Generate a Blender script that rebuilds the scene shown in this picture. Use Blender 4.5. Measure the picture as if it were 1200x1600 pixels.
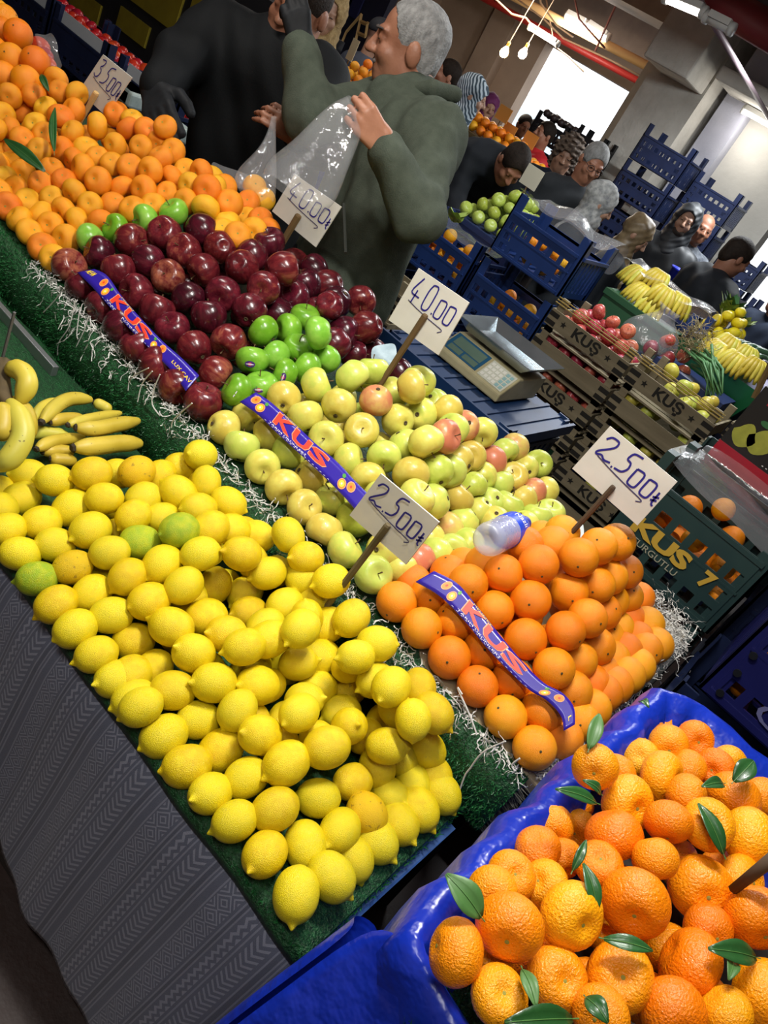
import bpy, bmesh, math, random
import numpy as np
from mathutils import Vector, Matrix, Quaternion
for o in list(bpy.data.objects): bpy.data.objects.remove(o, do_unlink=True)
SC = bpy.context.scene; COL = SC.collection
rnd = random.Random(7)
# ------------------------------------------------------------------ camera (solved from the vanishing points)
# world: x runs along the stall front, y into the stall, z up; camera stands at the origin, 1.6 m high
F = 1200.0; H = 1.6
def _cam(roll, pitch, yaw):
    cr, sr = math.cos(roll), math.sin(roll)
    up = np.array([0, -math.cos(pitch), -math.sin(pitch)]); fh = np.array([0, -math.sin(pitch), math.cos(pitch)]); rt = np.array([1., 0, 0])
    X = math.cos(yaw)*rt - math.sin(yaw)*fh; Y = math.sin(yaw)*rt + math.cos(yaw)*fh
    R = np.array([[cr, -sr, 0], [sr, cr, 0], [0, 0, 1]])
    return np.array([R@X, R@Y, R@up])
CM = _cam(*[math.radians(a) for a in (31.9, 29.26, 23.85)])
cam_d = bpy.data.cameras.new('camera'); cam_d.sensor_fit = 'VERTICAL'; cam_d.sensor_height = 24; cam_d.lens = 24*F/1600
cam_d.clip_start = .05; cam_d.clip_end = 200
cam = bpy.data.objects.new('camera', cam_d); COL.objects.link(cam); SC.camera = cam
m4 = Matrix.Identity(4)
for i in range(3):
    m4[i][0] = CM[i, 0]; m4[i][1] = -CM[i, 1]; m4[i][2] = -CM[i, 2]
m4[2][3] = H; cam.matrix_world = m4
# ------------------------------------------------------------------ daylight outside, colour management
w = bpy.data.worlds.new('daylight'); SC.world = w; w.use_nodes = True
w.node_tree.nodes['Background'].inputs[0].default_value = (.93, .97, 1, 1); w.node_tree.nodes['Background'].inputs[1].default_value = 2.6
vs = SC.view_settings; vs.view_transform = 'Standard'; vs.look = 'None'; vs.exposure = 0.0; vs.gamma = 1; vs.use_curve_mapping = False
# light of the market hall's lamps that hang above the stall, plus an added front fill over the customer aisle
def area(name, loc, tgt, sx, sy, power, col):
    d = bpy.data.lights.new(name, 'AREA'); d.shape = 'RECTANGLE'; d.size = sx; d.size_y = sy; d.energy = power; d.color = col
    o = bpy.data.objects.new(name, d); COL.objects.link(o); o.location = loc
    o.rotation_euler = (Vector(tgt)-Vector(loc)).to_track_quat('-Z', 'Y').to_euler(); return o
LAMPS = [((-.55, .85, 2.40), 34, (1, .97, .92), .6), ((-2.3, 1.2, 2.75), 20, (1, .95, .88), 1.15), ((-.2, -.35, 2.6), 19, (1, .97, .93), 1.15),
         ((-1.2, 3.4, 2.7), 44, (.93, .97, 1), 1.15), ((-4.2, 4.4, 2.7), 14, (1, .92, .84), 1.15), ((-1.6, 6.6, 2.7), 95, (.93, .97, 1), 1.15), ((-6.3, 9.2, 2.7), 60, (1, .9, .78), 1.15)]
for i, (l, p, c, n_) in enumerate(LAMPS):
    area('tube_light', (l[0], l[1], l[2]-.06), (l[0], l[1], 0), n_, .06, p, c)

# ------------------------------------------------------------------ helpers
def ray(px, py): return CM @ np.array([(px-600)/F, (py-800)/F, 1.0])
def dep(px, py, t): r = ray(px, py)*t; return Vector((r[0], r[1], r[2]+H))
def ony(px, py, y): r = ray(px, py); return dep(px, py, y/r[1])
def onz(px, py, z): r = ray(px, py); return dep(px, py, (z-H)/r[2])
def proj(p):
    v = CM.T @ (np.array(p, float)-np.array([0, 0, H])); return v[0]/v[2]*F+600, v[1]/v[2]*F+800
def incl(px, py, y0, z0, m): r = ray(px, py); return dep(px, py, (z0-m*y0-H)/(r[2]-m*r[1]))
class MB:
    def __init__(s): s.v = []; s.f = []
    def add(s, vs, fs):
        n = len(s.v); s.v += [tuple(v) for v in vs]; s.f += [tuple(i+n for i in f) for f in fs]; return s
    def box(s, a, b, M=None):
        (x0, y0, z0), (x1, y1, z1) = a, b
        vs = [Vector(p) for p in ((x0,y0,z0),(x1,y0,z0),(x1,y1,z0),(x0,y1,z0),(x0,y0,z1),(x1,y0,z1),(x1,y1,z1),(x0,y1,z1))]
        if M: vs = [M@v for v in vs]
        return s.add(vs, [(0,3,2,1),(4,5,6,7),(0,1,5,4),(1,2,6,5),(2,3,7,6),(3,0,4,7)])
    def tube(s, pts, rad, n=8, cap=True):
        pts = [Vector(p) for p in pts]; k = len(pts); rads = rad if isinstance(rad, (list, tuple)) else [rad]*k
        rings = []; ref = None
        for i, p in enumerate(pts):
            t = (pts[min(i+1, k-1)]-pts[max(i-1, 0)]).normalized()
            if ref is None: ref = Vector((0, 0, 1)) if abs(t.z) < .9 else Vector((1, 0, 0))
            a = t.cross(ref); a = a.normalized() if a.length > 1e-6 else Vector((1, 0, 0)); b = a.cross(t).normalized(); ref = b
            rings.append([p+(a*math.cos(q)+b*math.sin(q))*rads[i] for q in [2*math.pi*j/n for j in range(n)]])
        vs = [v for r in rings for v in r]
        fs = [(i*n+j, i*n+(j+1) % n, (i+1)*n+(j+1) % n, (i+1)*n+j) for i in range(k-1) for j in range(n)]
        if cap: fs += [tuple(range(n))[::-1], tuple((k-1)*n+j for j in range(n))]
        return s.add(vs, fs)
    def lathe(s, prof, n=20, M=None, fn=None):
        vs = []
        for r, z in prof:
            for j in range(n):
                a = 2*math.pi*j/n; v = Vector((r*math.cos(a), r*math.sin(a), z)); v = fn(v, a) if fn else v
                vs.append(M@v if M else v)
        k = len(prof); fs = [(i*n+j, i*n+(j+1) % n, (i+1)*n+(j+1) % n, (i+1)*n+j) for i in range(k-1) for j in range(n)]
        fs += [tuple(range(n))[::-1], tuple((k-1)*n+j for j in range(n))]
        return s.add(vs, fs)
    def grid(s, rows, closed=False):
        n = len(rows[0]); vs = [p for r in rows for p in r]
        fs = [(i*n+j, i*n+(j+1) % n, (i+1)*n+(j+1) % n, (i+1)*n+j) for i in range(len(rows)-1) for j in range(n if closed else n-1)]
        return s.add(vs, fs)
    def slab(s, quad, th):
        q = [Vector(p) for p in quad]; n = (q[1]-q[0]).cross(q[3]-q[0]).normalized()*th
        return s.add(q+[p-n for p in q], [(0,1,2,3),(7,6,5,4),(0,4,5,1),(1,5,6,2),(2,6,7,3),(3,7,4,0)])
    def build(s, name, mat, parent=None, smooth=False, bevel=0, data_only=False, uv=None):
        me = bpy.data.meshes.new(name); me.from_pydata([tuple(v) for v in s.v], [], s.f)
        if smooth: me.polygons.foreach_set('use_smooth', [True]*len(me.polygons))
        if mat: me.materials.append(mat)
        me.validate(); me.update()
        if data_only: return me
        o = link(name, me, parent)
        if bevel:
            b = o.modifiers.new('bevel', 'BEVEL'); b.width = bevel; b.segments = 2; b.limit_method = 'ANGLE'
        return o
def link(name, me, parent=None):
    o = bpy.data.objects.new(name, me); COL.objects.link(o)
    if parent is not None: o.parent = parent
    return o
def tag(o, label=None, cat=None, group=None, kind=None):
    if label: o['label'] = label
    if cat: o['category'] = cat
    if group: o['group'] = group
    if kind: o['kind'] = kind
    return o
def thing(name, label, cat, loc=(0, 0, 0), rz=0, group=None):
    o = bpy.data.objects.new(name, None); COL.objects.link(o); o.location = loc; o.rotation_euler = (0, 0, rz); o.empty_display_size = .05
    return tag(o, label, cat, group)
def copy_tree(o, parent=None):
    c = o.copy(); COL.objects.link(c); c.parent = parent
    for ch in list(o.children): copy_tree(ch, c)
    return c
# ------------------------------------------------------------------ materials
MATS = {}
def srgb(h):
    if isinstance(h, str):
        h = h.lstrip('#'); c = [int(h[i:i+2], 16)/255 for i in (0, 2, 4)]
        return tuple((x/12.92 if x <= .04045 else ((x+.055)/1.055)**2.4) for x in c)+(1,)
    return tuple(h)+(1,)
class NT:
    def __init__(s, name):
        s.m = bpy.data.materials.new(name); s.m.use_nodes = True; s.t = s.m.node_tree; s.b = s.t.nodes['Principled BSDF']
    def n(s, typ, **k):
        x = s.t.nodes.new(typ)
        for a, v in k.items(): setattr(x, a, v)
        return x
    def l(s, a, b): s.t.links.new(a, b)
    def math(s, op, a, b=None, c=None):
        x = s.n('ShaderNodeMath', operation=op)
        for i, v in enumerate((a, b, c)):
            if v is None: continue
            if isinstance(v, (int, float)): x.inputs[i].default_value = v
            else: s.l(v, x.inputs[i])
        return x.outputs[0]
    def mix(s, f, a, b, blend='MIX'):
        x = s.n('ShaderNodeMix', data_type='RGBA', blend_type=blend)
        for i, v in ((0, f), (6, a), (7, b)):
            if isinstance(v, (int, float)): x.inputs[i].default_value = v
            elif isinstance(v, tuple): x.inputs[i].default_value = v
            else: s.l(v, x.inputs[i])
        return x.outputs[2]
    def noise(s, scale, detail=3, coord='Object', stretch=None, rough=.55):
        tc = s.n('ShaderNodeTexCoord'); x = s.n('ShaderNodeTexNoise'); x.inputs['Scale'].default_value = scale
        x.inputs['Detail'].default_value = detail; x.inputs['Roughness'].default_value = rough
        src = tc.outputs[coord]
        if stretch:
            mp = s.n('ShaderNodeMapping'); mp.inputs['Scale'].default_value = stretch; s.l(src, mp.inputs[0]); src = mp.outputs[0]
        s.l(src, x.inputs['Vector']); return x.outputs['Fac']
    def ramp(s, f, stops):
        r = s.n('ShaderNodeValToRGB'); e = r.color_ramp.elements
        while len(e) < len(stops): e.new(.5)
        for q, (p, c) in zip(e, stops): q.position = p; q.color = c
        s.l(f, r.inputs[0]); return r.outputs[0]
    def bump(s, h, dist, strength=1.0):
        b = s.n('ShaderNodeBump'); b.inputs['Distance'].default_value = dist; b.inputs['Strength'].default_value = strength
        s.l(h, b.inputs['Height']); s.l(b.outputs[0], s.b.inputs['Normal'])
    def rand(s): return s.n('ShaderNodeObjectInfo').outputs['Random']
def mat(name, col, rough=.6, col2=None, nscale=8, bump=0, bscale=60, metal=0, spec=.5, alpha=1, trans=0, emit=None, estr=1, stretch=None, rand=0, coat=0, detail=3):
    if name in MATS: return MATS[name]
    t = NT(name); b = t.b; c = srgb(col); b.inputs['Roughness'].default_value = rough; b.inputs['Metallic'].default_value = metal
    b.inputs['Specular IOR Level'].default_value = spec; b.inputs['Coat Weight'].default_value = coat
    out = None
    if col2:
        n = t.noise(nscale, detail, stretch=stretch); out = t.ramp(n, [(.3, c), (.7, srgb(col2))])
    if rand:
        if out is None:
            rg = t.n('ShaderNodeRGB'); rg.outputs[0].default_value = c; out = rg.outputs[0]
        hs = t.n('ShaderNodeHueSaturation'); t.l(out, hs.inputs['Color']); v = t.math('MULTIPLY_ADD', t.rand(), rand, 1-rand/2); t.l(v, hs.inputs['Value']); out = hs.outputs[0]
    if out is None: b.inputs['Base Color'].default_value = c
    else: t.l(out, b.inputs['Base Color'])
    if bump: t.bump(t.noise(bscale, 3), bump)
    if alpha < 1: b.inputs['Alpha'].default_value = alpha
    if trans: b.inputs['Transmission Weight'].default_value = trans
    if emit: b.inputs['Emission Color'].default_value = srgb(emit); b.inputs['Emission Strength'].default_value = estr
    MATS[name] = t.m; return t.m
def fruit_mat(name, stops, nscale=9, rough=.4, bscale=260, bump=.0006, rand=.25, hue=.02, blot=None, stretch=None, coat=0, spec=.4, axis=None):
    t = NT(name); n = t.noise(nscale, 4, stretch=stretch)
    r = t.math('MULTIPLY_ADD', t.math('SUBTRACT', t.rand(), .5), .5, n)
    if axis:   # colour that changes from stem to calyx (axis = how much)
        tc = t.n('ShaderNodeTexCoord'); sx = t.n('ShaderNodeSeparateXYZ'); t.l(tc.outputs['Object'], sx.inputs[0])
        r = t.math('MULTIPLY_ADD', sx.outputs[2], axis, r)
    col = t.ramp(r, [(p, srgb(c)) for p, c in stops])
    if blot: # brown scars, speckles
        bn = t.noise(blot[1], 5); f = t.math('MULTIPLY', t.math('GREATER_THAN', bn, blot[2]), blot[3] if len(blot) > 3 else .6)
        col = t.mix(f, col, srgb(blot[0]))
    hs = t.n('ShaderNodeHueSaturation'); t.l(col, hs.inputs['Color'])
    t.l(t.math('MULTIPLY_ADD', t.rand(), hue, .5-hue/2), hs.inputs['Hue'])
    rr = t.math('FRACT', t.math('MULTIPLY', t.rand(), 7.13)); t.l(t.math('MULTIPLY_ADD', rr, rand, 1-rand/2), hs.inputs['Value'])
    t.l(hs.outputs[0], t.b.inputs['Base Color']); t.b.inputs['Roughness'].default_value = rough; t.b.inputs['Specular IOR Level'].default_value = spec
    t.b.inputs['Coat Weight'].default_value = coat; t.b.inputs['Subsurface Weight'].default_value = 0
    if bump: t.bump(t.noise(bscale, 2), bump)
    MATS[name] = t.m; return t.m
def film_mat(name, alpha=.12, tint=(1, 1, 1), rough=.12):
    t = NT(name); tr = t.n('ShaderNodeBsdfTransparent'); gl = t.n('ShaderNodeBsdfGlossy'); gl.inputs['Roughness'].default_value = rough
    df = t.n('ShaderNodeBsdfDiffuse'); df.inputs[0].default_value = (.85, .87, .9, 1)
    tr.inputs[0].default_value = tint+(1,)
    lw = t.n('ShaderNodeLayerWeight'); lw.inputs[0].default_value = .5
    nb = t.n('ShaderNodeBump'); nb.inputs['Distance'].default_value = .01; nb.inputs['Strength'].default_value = .5; t.l(t.noise(30, 3), nb.inputs['Height'])
    t.l(nb.outputs[0], gl.inputs['Normal']); t.l(nb.outputs[0], lw.inputs['Normal']); fac = t.math('MULTIPLY_ADD', t.math('POWER', lw.outputs['Facing'], 2.5), .45, .07)
    m1 = t.n('ShaderNodeMixShader'); m1.inputs[0].default_value = alpha; t.l(tr.outputs[0], m1.inputs[1]); t.l(df.outputs[0], m1.inputs[2])
    m2 = t.n('ShaderNodeMixShader'); t.l(fac, m2.inputs[0]); t.l(m1.outputs[0], m2.inputs[1]); t.l(gl.outputs[0], m2.inputs[2])
    t.l(m2.outputs[0], t.t.nodes['Material Output'].inputs[0]); MATS[name] = t.m; return t.m
# ------------------------------------------------------------------ lettering
def text_mesh(txt, res=3, bold=0):
    c = bpy.data.curves.new('lettering', 'FONT'); c.body = txt; c.offset = bold; c.resolution_u = res; c.fill_mode = 'FRONT' if False else 'BOTH'
    o = bpy.data.objects.new('lettering', c); COL.objects.link(o); dg = bpy.context.evaluated_depsgraph_get(); dg.update()
    me = bpy.data.meshes.new_from_object(o.evaluated_get(dg)); bpy.data.objects.remove(o, do_unlink=True)
    vs = [Vector(v.co) for v in me.vertices]; fs = [tuple(p.vertices) for p in me.polygons]; bpy.data.meshes.remove(me)
    x0 = min(v.x for v in vs); x1 = max(v.x for v in vs); y0 = min(v.y for v in vs); y1 = max(v.y for v in vs)
    return [((v.x-x0)/(x1-x0), (v.y-y0)/(y1-y0)) for v in vs], fs, (x1-x0)/max(y1-y0, 1e-6)
def put_text(name, txt, mt, parent, fn, bold=0):   # fn maps (u, v) in 0..1 (v up) to a point
    uv, fs, asp = text_mesh(txt, 3, bold); mb = MB(); mb.add([fn(u, v) for u, v in uv], fs)
    return mb.build(name, mt, parent)
def star_pts(cu, cv, ru, rv):
    return [(cu+math.sin(k*math.pi/5)*(ru if k % 2 == 0 else ru*.42), cv+math.cos(k*math.pi/5)*(rv if k % 2 == 0 else rv*.42)) for k in range(10)]
STROKE = {'2': [[(.05,.25),(.2,.02),(.6,.0),(.62,.3),(.05,.88),(.12,1),(.35,.85),(.55,1),(.85,.9)]],
 '5': [[(.95,.0),(.4,.05),(.3,.42),(.62,.42),(.72,.68),(.55,.95),(.1,1)]], '3': [[(.1,.05),(.55,.0),(.5,.3),(.25,.42),(.6,.55),(.6,.85),(.35,1),(.05,.85)]],
 '4': [[(.45,.0),(.05,.72),(.75,.72)],[(.45,.5),(.42,1.05)]], '0': [[(.25,.05),(.68,.0),(.7,.85),(.55,1),(.15,1),(.12,.3),(.25,.05)]],
 'o': [[(.1,.1),(.8,.02),(.78,.9),(.6,1),(.08,1),(.1,.1)]], '.': [[(.3,.92),(.6,.95)]], 't': [[(.45,.0),(.45,.9),(.85,1)],[(.1,.5),(.85,.3)],[(.1,.75),(.85,.55)]]}
def strokes(lines, wid, fn):    # flat pen strokes; lines in uv (v down); fn(u, v)->point
    mb = MB()
    for L in lines:
        P = []
        for i in range(len(L)-1):    # subdivide
            for k in range(4): P.append((L[i][0]+(L[i+1][0]-L[i][0])*k/4, L[i][1]+(L[i+1][1]-L[i][1])*k/4))
        P.append(L[-1]); Q = P[:]
        for _ in range(2): Q = [Q[0]]+[((Q[i-1][0]+2*Q[i][0]+Q[i+1][0])/4, (Q[i-1][1]+2*Q[i][1]+Q[i+1][1])/4) for i in range(1, len(Q)-1)]+[Q[-1]]
        P3 = [fn(u, v) for u, v in Q]; nrm = (fn(1, 0)-fn(0, 0)).cross(fn(0, 1)-fn(0, 0)).normalized()
        A = []; B = []
        for i, p in enumerate(P3):
            t = (P3[min(i+1, len(P3)-1)]-P3[max(i-1, 0)]).normalized(); s = t.cross(nrm).normalized()*wid/2; A.append(p+s); B.append(p-s)
        mb.grid([A, B])
    return mb
# fruit positions: read off the photo in zoomed crops (x0, y0, scale), unprojected onto the sloping faces of each heap
def Z(x0, y0, s, txt):
    out = []
    for tok in txt.split():
        v = [float(q) for q in tok.split(',')]
        out.append((x0+v[0]/s, y0+v[1]/s) + tuple(v[2:]))
    return out
LEMON = Z(0,680,2.857,"""130,180 245,203 410,172 530,170 610,165 710,180 805,140 895,88 920,212 95,282 -15,250 30,420 185,390 320,325 465,283 595,362
 640,285 795,257 885,330 1020,300 935,420 725,368 1035,425 1150,450 -10,325 90,530 245,490 405,425 490,525 625,478 800,425 895,530 1080,530
 165,640 325,590 570,632 725,575 820,670 995,665 1095,705 250,755 410,705 665,742 920,810 1110,790 335,865 495,805 765,855 1010,890
 1090,945 1185,860 430,980 595,920 865,975 1130,1030 520,1090 685,1040 770,1140 955,1105 600,1180 1150,1120""") + \
 Z(200,880,2.222,"""485,35 605,45 705,62 420,170 545,145 640,130 775,190 690,215 600,228 865,280 790,325 270,185 490,265 558,355 668,325
 655,440 765,440 845,405 915,430 1010,430 740,520 595,520 885,550 990,545 1060,520 480,425 380,512 300,415 245,545 150,458 125,600 45,500
 460,595 820,600 690,640 320,650 205,705 410,745 865,710 945,670 1035,645 550,695 780,760 660,815 905,805 990,765 1065,740 510,855 285,800
 370,895 830,870 735,925 940,905 1010,855 1090,800 475,1010 615,980 865,965 785,1030 705,1090 585,1150 85,362 228,315 30,270 5,392 420,385""") + [(450,836),(478,872)]
GOLD = Z(300,540,2,"""98,255 155,315 175,215 220,377 235,278 287,165 285,440 300,335 355,222 350,505 370,410 388,125 415,575 420,290 440,480 458,190
 477,640 490,360 500,95 505,545 530,265 550,415 565,715 575,170 565,80 600,345 585,480 600,640 630,145 645,235 645,700 685,130 685,400 665,310
 708,115 712,215 700,475 730,300 710,675 755,180 757,487 765,395 760,655 735,600 790,285 805,390 800,570 810,640 812,260 835,360 830,475 850,250
 850,550 800,205 870,345 872,437 857,622 897,515 907,410 905,270 935,360 930,490 975,330 960,432 985,500 1008,318 1003,410 1032,485 1042,385
 1080,372 1062,460 1105,457 1075,535 1117,525 1035,560 945,548""")
RED = Z(60,300,2.1429,"""100,248 205,205 310,165 425,142 545,125 610,185 705,152 775,172 150,315 270,265 365,230 490,200 720,208 330,335 435,285
 555,260 680,250 815,257 855,240 925,260 215,385 395,400 500,355 620,340 755,320 895,310 970,312 275,450 450,460 570,420 705,400 805,410 857,350
 932,400 1000,365 1078,362 525,525 640,500 1020,472 1100,452 590,605 550,705 1055,545 1115,540 990,510 335,520 395,580 465,648 1207,607""")
GREEN = Z(60,300,2.1429,"""175,155 260,122 358,92 455,70 755,468 838,460 892,420 937,470 870,525 960,560 715,565 795,550 825,610 900,590 665,665 745,650""")
ORANGE = Z(560,780,2.3077,"""138,370 195,302 258,345 228,465 325,268 378,240 395,305 352,438 328,570 430,675 530,785 450,235 455,540 490,400 522,268
 570,200 557,650 620,365 603,505 650,235 660,142 665,760 635,897 735,120 700,165 758,335 747,475 795,210 705,610 600,165 770,690 735,860
 795,800 840,755 790,580 835,665 865,170 930,155 858,310 825,430 855,530 902,280 880,405 872,620 960,260 910,365 890,495 915,575 882,700 920,670
 965,350 932,465 957,545 965,635 975,430 1010,355 1003,500 1040,450 1005,600 1030,545 1070,525""")
MAND = Z(0,0,3,"""45,450 105,525 160,445 215,510 280,430 265,375 360,440 15,540 60,605 170,590 285,545 345,520 340,620 210,635 105,655 455,590 185,705
 290,705 405,700 350,755 10,705 65,755 110,810 245,790 390,790 460,740 525,770 540,680 600,600 545,535 620,560 660,690 610,785 685,610 745,670
 810,710 705,800 755,740 805,840 870,800 460,850 575,885 300,845 190,860 20,835 75,890 350,900 245,930 130,945 425,960 535,960 675,890
 785,910 720,970 620,985 300,985 190,1005 365,1040 475,1045 90,1030 35,970 240,1060 140,1090 310,1120 200,1160 250,1210 870,945 890,870
 945,810 895,800 970,885 965,975 990,840 1010,885 1050,880 -20,610 -15,770 -10,900""") + \
 Z(180,0,3,"""535,955 625,950 525,1040 615,1030 680,1030 715,1085 505,1080 575,1105 650,1085""")
BIGOR = Z(0,0,3,"""85,160 50,275 165,290 10,150 15,360 120,380 -30,240 20,90 -20,60""")
# foreground clementines carry their pixel radius too
CLEM = Z(640,1060,2.143,"""840,130,72 790,168,62 955,205,58 735,222,58 865,220,72 775,268,65 620,295,78 690,320,65 845,330,92 930,300,70 1020,300,55 1070,290,45
 730,420,98 925,390,65 1085,400,95 1180,400,55 1000,490,85 1140,535,105 865,480,80 685,525,100 555,430,60 560,510,58 480,490,48 430,568,68 505,605,60
 820,605,74 635,625,82 340,660,68 450,690,80 280,715,62 975,700,125 755,750,125 540,795,112 335,830,112 155,915,105 300,1065,98 495,1010,108
 705,1000,112 940,955,125 1160,800,105 1185,1060,115 880,1120,115 1060,1120,85 640,1130,75 1110,680,90 1000,840,85""")
# ================================================================== the hall
def struct(name, mb, m, parent=None, **k):
    o = mb.build(name, m, parent, **k)
    if parent is None: o['kind'] = 'structure'
    return o
concrete = mat('concrete', '#cfccc3', .9, '#b3b0a8', 1.6, bump=.004, bscale=14, detail=8)
concrete_w = mat('concrete_warm', '#b5a292', .9, '#a08d7e', 1.2, bump=.003, bscale=10, detail=6)
concrete_l = mat('concrete_block', '#d2cec4', .9, '#bcb8ae', 5, bump=.006, bscale=30)
struct('floor', MB().box((-16, -2, -.1), (5, 22, 0)), mat('floor', '#33221d', .6, '#221713', 3, bump=.002, bscale=40, detail=6))
struct('ceiling', MB().box((-16, -2, 3.3), (5, 13.9, 3.4)), mat('ceiling', '#c79c8a', .9, '#b58f80', 1.5))
m = mat('panel_seam', '#7a5148', .9)
for i in range(9): struct('trim_1' if i == 0 else 'trim_1.%03d' % i, MB().box((-9.2+i*.62, 8.9, 3.285), (-9.18+i*.62, 13.4, 3.3)), m)
WX = ony(1195, 365, 8.8).x
struct('wall_right', MB().box((-4.05, 8.8, 0), (WX, 9.05, 3.3)), concrete)
struct('wall_back', MB().box((-16, 13.6, 0), (-8.1, 13.9, 3.3)).box((-8.1, 13.6, 2.42), (-3.5, 13.9, 3.3)).box((-4.6, 13.6, 0), (-3.5, 13.9, 2.42)), concrete_w)
struct('wall_left', MB().box((-16.2, -2, 0), (-16, 13.9, 3.4)), concrete_w)
struct('wall_front', MB().box((-16, -2.2, 0), (5, -2, 3.4)), concrete_w)
struct('wall_side', MB().box((5, -2.2, 0), (5.2, 13.9, 3.4)), concrete)
struct('wall_far', MB().box((WX+1.7, 13.6, 0), (5, 13.9, 3.3)), concrete)
# column, its corbels and the pilaster beside it
c0 = ony(945, 225, 8.3).x
struct('column_1', MB().box((c0, 8.3, 0), (c0+.62, 8.8, 3.3)), concrete_l)
struct('column_2', MB().box((c0+.7, 8.6, 0), (c0+.98, 8.8, 2.55)), mat('pilaster', '#b9bac6', .85, '#a7a8b6', 4, bump=.002))
struct('corbel_1', MB().box((c0+.1, 7.75, 2.36), (c0+.6, 8.3, 2.95)), concrete_l, bevel=.02)
struct('corbel_2', MB().box((c0+.72, 8.0, 2.5), (c0+1.35, 8.6, 2.62)), concrete_l, bevel=.02)
struct('corbel_3', MB().box((c0+.8, 8.25, 2.62), (c0+1.3, 8.8, 2.95)), MATS['pilaster'], bevel=.05)
struct('column_3', MB().box((-11.2, 13.2, 0), (-10.5, 13.6, 3.3)), concrete_w)
struct('column_4', MB().box((-9.2, 13.35, 0), (-8.7, 13.6, 3.3)), concrete_w)
dk = mat('dark_beam', '#55524f', .85, '#413f3e', 3)
struct('beam_1', MB().box((-16, 12.6, 2.75), (-3, 13.1, 3.3)), mat('beam', '#7f736a', .9, '#6b615a', 3))
struct('beam_2', MB().box((-16, 9.6, 2.9), (-3.6, 10.2, 3.3)), MATS['beam'])
struct('beam_3', MB().box((c0+1.0, 6.6, 2.86), (5, 8.8, 3.3)), dk)
struct('beam_4', MB().box((-6, 4.6, 2.95), (5, 5.2, 3.3)), dk)
def pipe(name, pts, r, m, label, cat='pipe'):
    return tag(MB().tube(pts, r, 10).build(name, m, None, True), label, cat)
redp = mat('red_paint', '#b5322c', .45)
a = ony(770, 5, 12.4); b = ony(1000, 128, 12.4)
pipe('sprinkler_pipe', [a+(a-b)*1.2, b+(b-a)*.5], .05, redp, 'long red pipe under the ceiling above the bright doorway')
a = ony(1120, 2, 5.6); b = ony(1200, 48, 5.6)
pipe('sprinkler_pipe', [a+(a-b)*.4, b+(b-a)*2], .1, mat('red_dark', '#7e2a2e', .5), 'thick dark red pipe in the top corner by the lit tube')
a = ony(640, -90, 11.5); b = ony(1015, 105, 11.5)
pipe('cable_duct', [a, b], .06, mat('duct_yellow', '#d9b27a', .6), 'pale yellow duct carrying two lit tubes below the pink ceiling')
pipe('conduit', [ony(1090, -5, 5.3), ony(1205, 190, 8.0)], .02, mat('conduit', '#8c7a80', .5), 'thin grey conduit slanting across the ceiling to the wall lamp')
pipe('conduit', [ony(975, -20, 10.4), ony(930, 80, 10.4)], .014, mat('conduit_red', '#7a4a44', .5), 'thin brown drop rod in front of the pink ceiling panels')
pipe('conduit', [ony(890, -40, 10.0), ony(905, 30, 10.0), ony(945, 75, 10.0)], .012, MATS['conduit_red'], 'short brown bracket rod beside the lit tube on the duct')
cab = mat('cable', '#b59a80', .6)
for i, (P, y) in enumerate([([(765, -10), (800, 22), (822, 28), (838, 48)], 9.6), ([(800, -8), (850, 30), (880, 60), (950, 92), (1000, 118)], 11), ([(832, -60), (845, 5), (870, 40), (895, 58)], 10.8), ([(850, -20), (866, 72), (890, 90), (912, 112)], 11.5)]):
    tag(MB().tube([ony(x, yy, y) for x, yy in P], .012, 6).build('cable', cab, None, True), ['loose tan cable looping down to the glowing bulb', 'long tan cable sagging along the red pipe', 'short cable loop hanging below the yellow duct', 'dark hook cable in front of the bright doorway'][i], 'cable')
# fluorescent lamps: the ones the photo shows, those overhead, and a fill fixture added over the customer aisle
white_metal = mat('lamp_white', '#d8d8d4', .4)
glow = mat('tube_glow', '#ffffff', .4, emit='#fff8ee', estr=9)
def tube_lamp(a, b, label, r=.03, glow_m=glow, watt=0):
    a, b = Vector(a), Vector(b); t = thing('tube_lamp', label, 'lamp', (a+b)/2, group='fluorescent tube lamps'); c = (a+b)/2; d = (b-a).normalized()
    MB().tube([a-c, b-c], r, 10).build('tube', glow_m, t, True)
    mb = MB(); s = d.cross(Vector((0, 0, 1))).normalized()*r*1.6; u = Vector((0, 0, 1))
    q = [a-c-s+u*r*1.2, b-c-s+u*r*1.2, b-c+s+u*r*1.2, a-c+s+u*r*1.2]; mb.slab(q[::-1], r*1.2); mb.build('housing', white_metal, t)
    for e, sg in ((a-c, -1), (b-c, 1)): MB().tube([e, e+d*sg*.03], r*1.25, 10).build('end_cap', white_metal, t, True)
    if watt:
        d_ = bpy.data.lights.new('tube_glow', 'POINT'); d_.energy = watt; d_.shadow_soft_size = .12; d_.color = (1, .95, .88); o_ = bpy.data.objects.new('tube_glow', d_); COL.objects.link(o_); o_.parent = t; o_.location = (0, -.05, -.16)
    return t
tube_lamp(ony(1045, -3, 5.2), ony(1096, 18, 5.2), 'lit white tube lamp at the very top edge, right of the pink panels')
tube_lamp(ony(1108, 28, 5.2), ony(1140, 44, 5.2), 'dim unlit tube lamp end next to the thick dark red pipe', glow_m=white_metal)
tube_lamp(ony(1165, 172, 8.5), ony(1215, 200, 8.5), 'lit tube lamp fixed on the concrete wall at the right edge', .035, watt=7)
tube_lamp(ony(888, 24, 11.43), ony(915, 38, 11.43), 'lit tube lamp on the yellow duct, the nearer to the red pipe of the pair', .05, watt=30)
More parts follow.
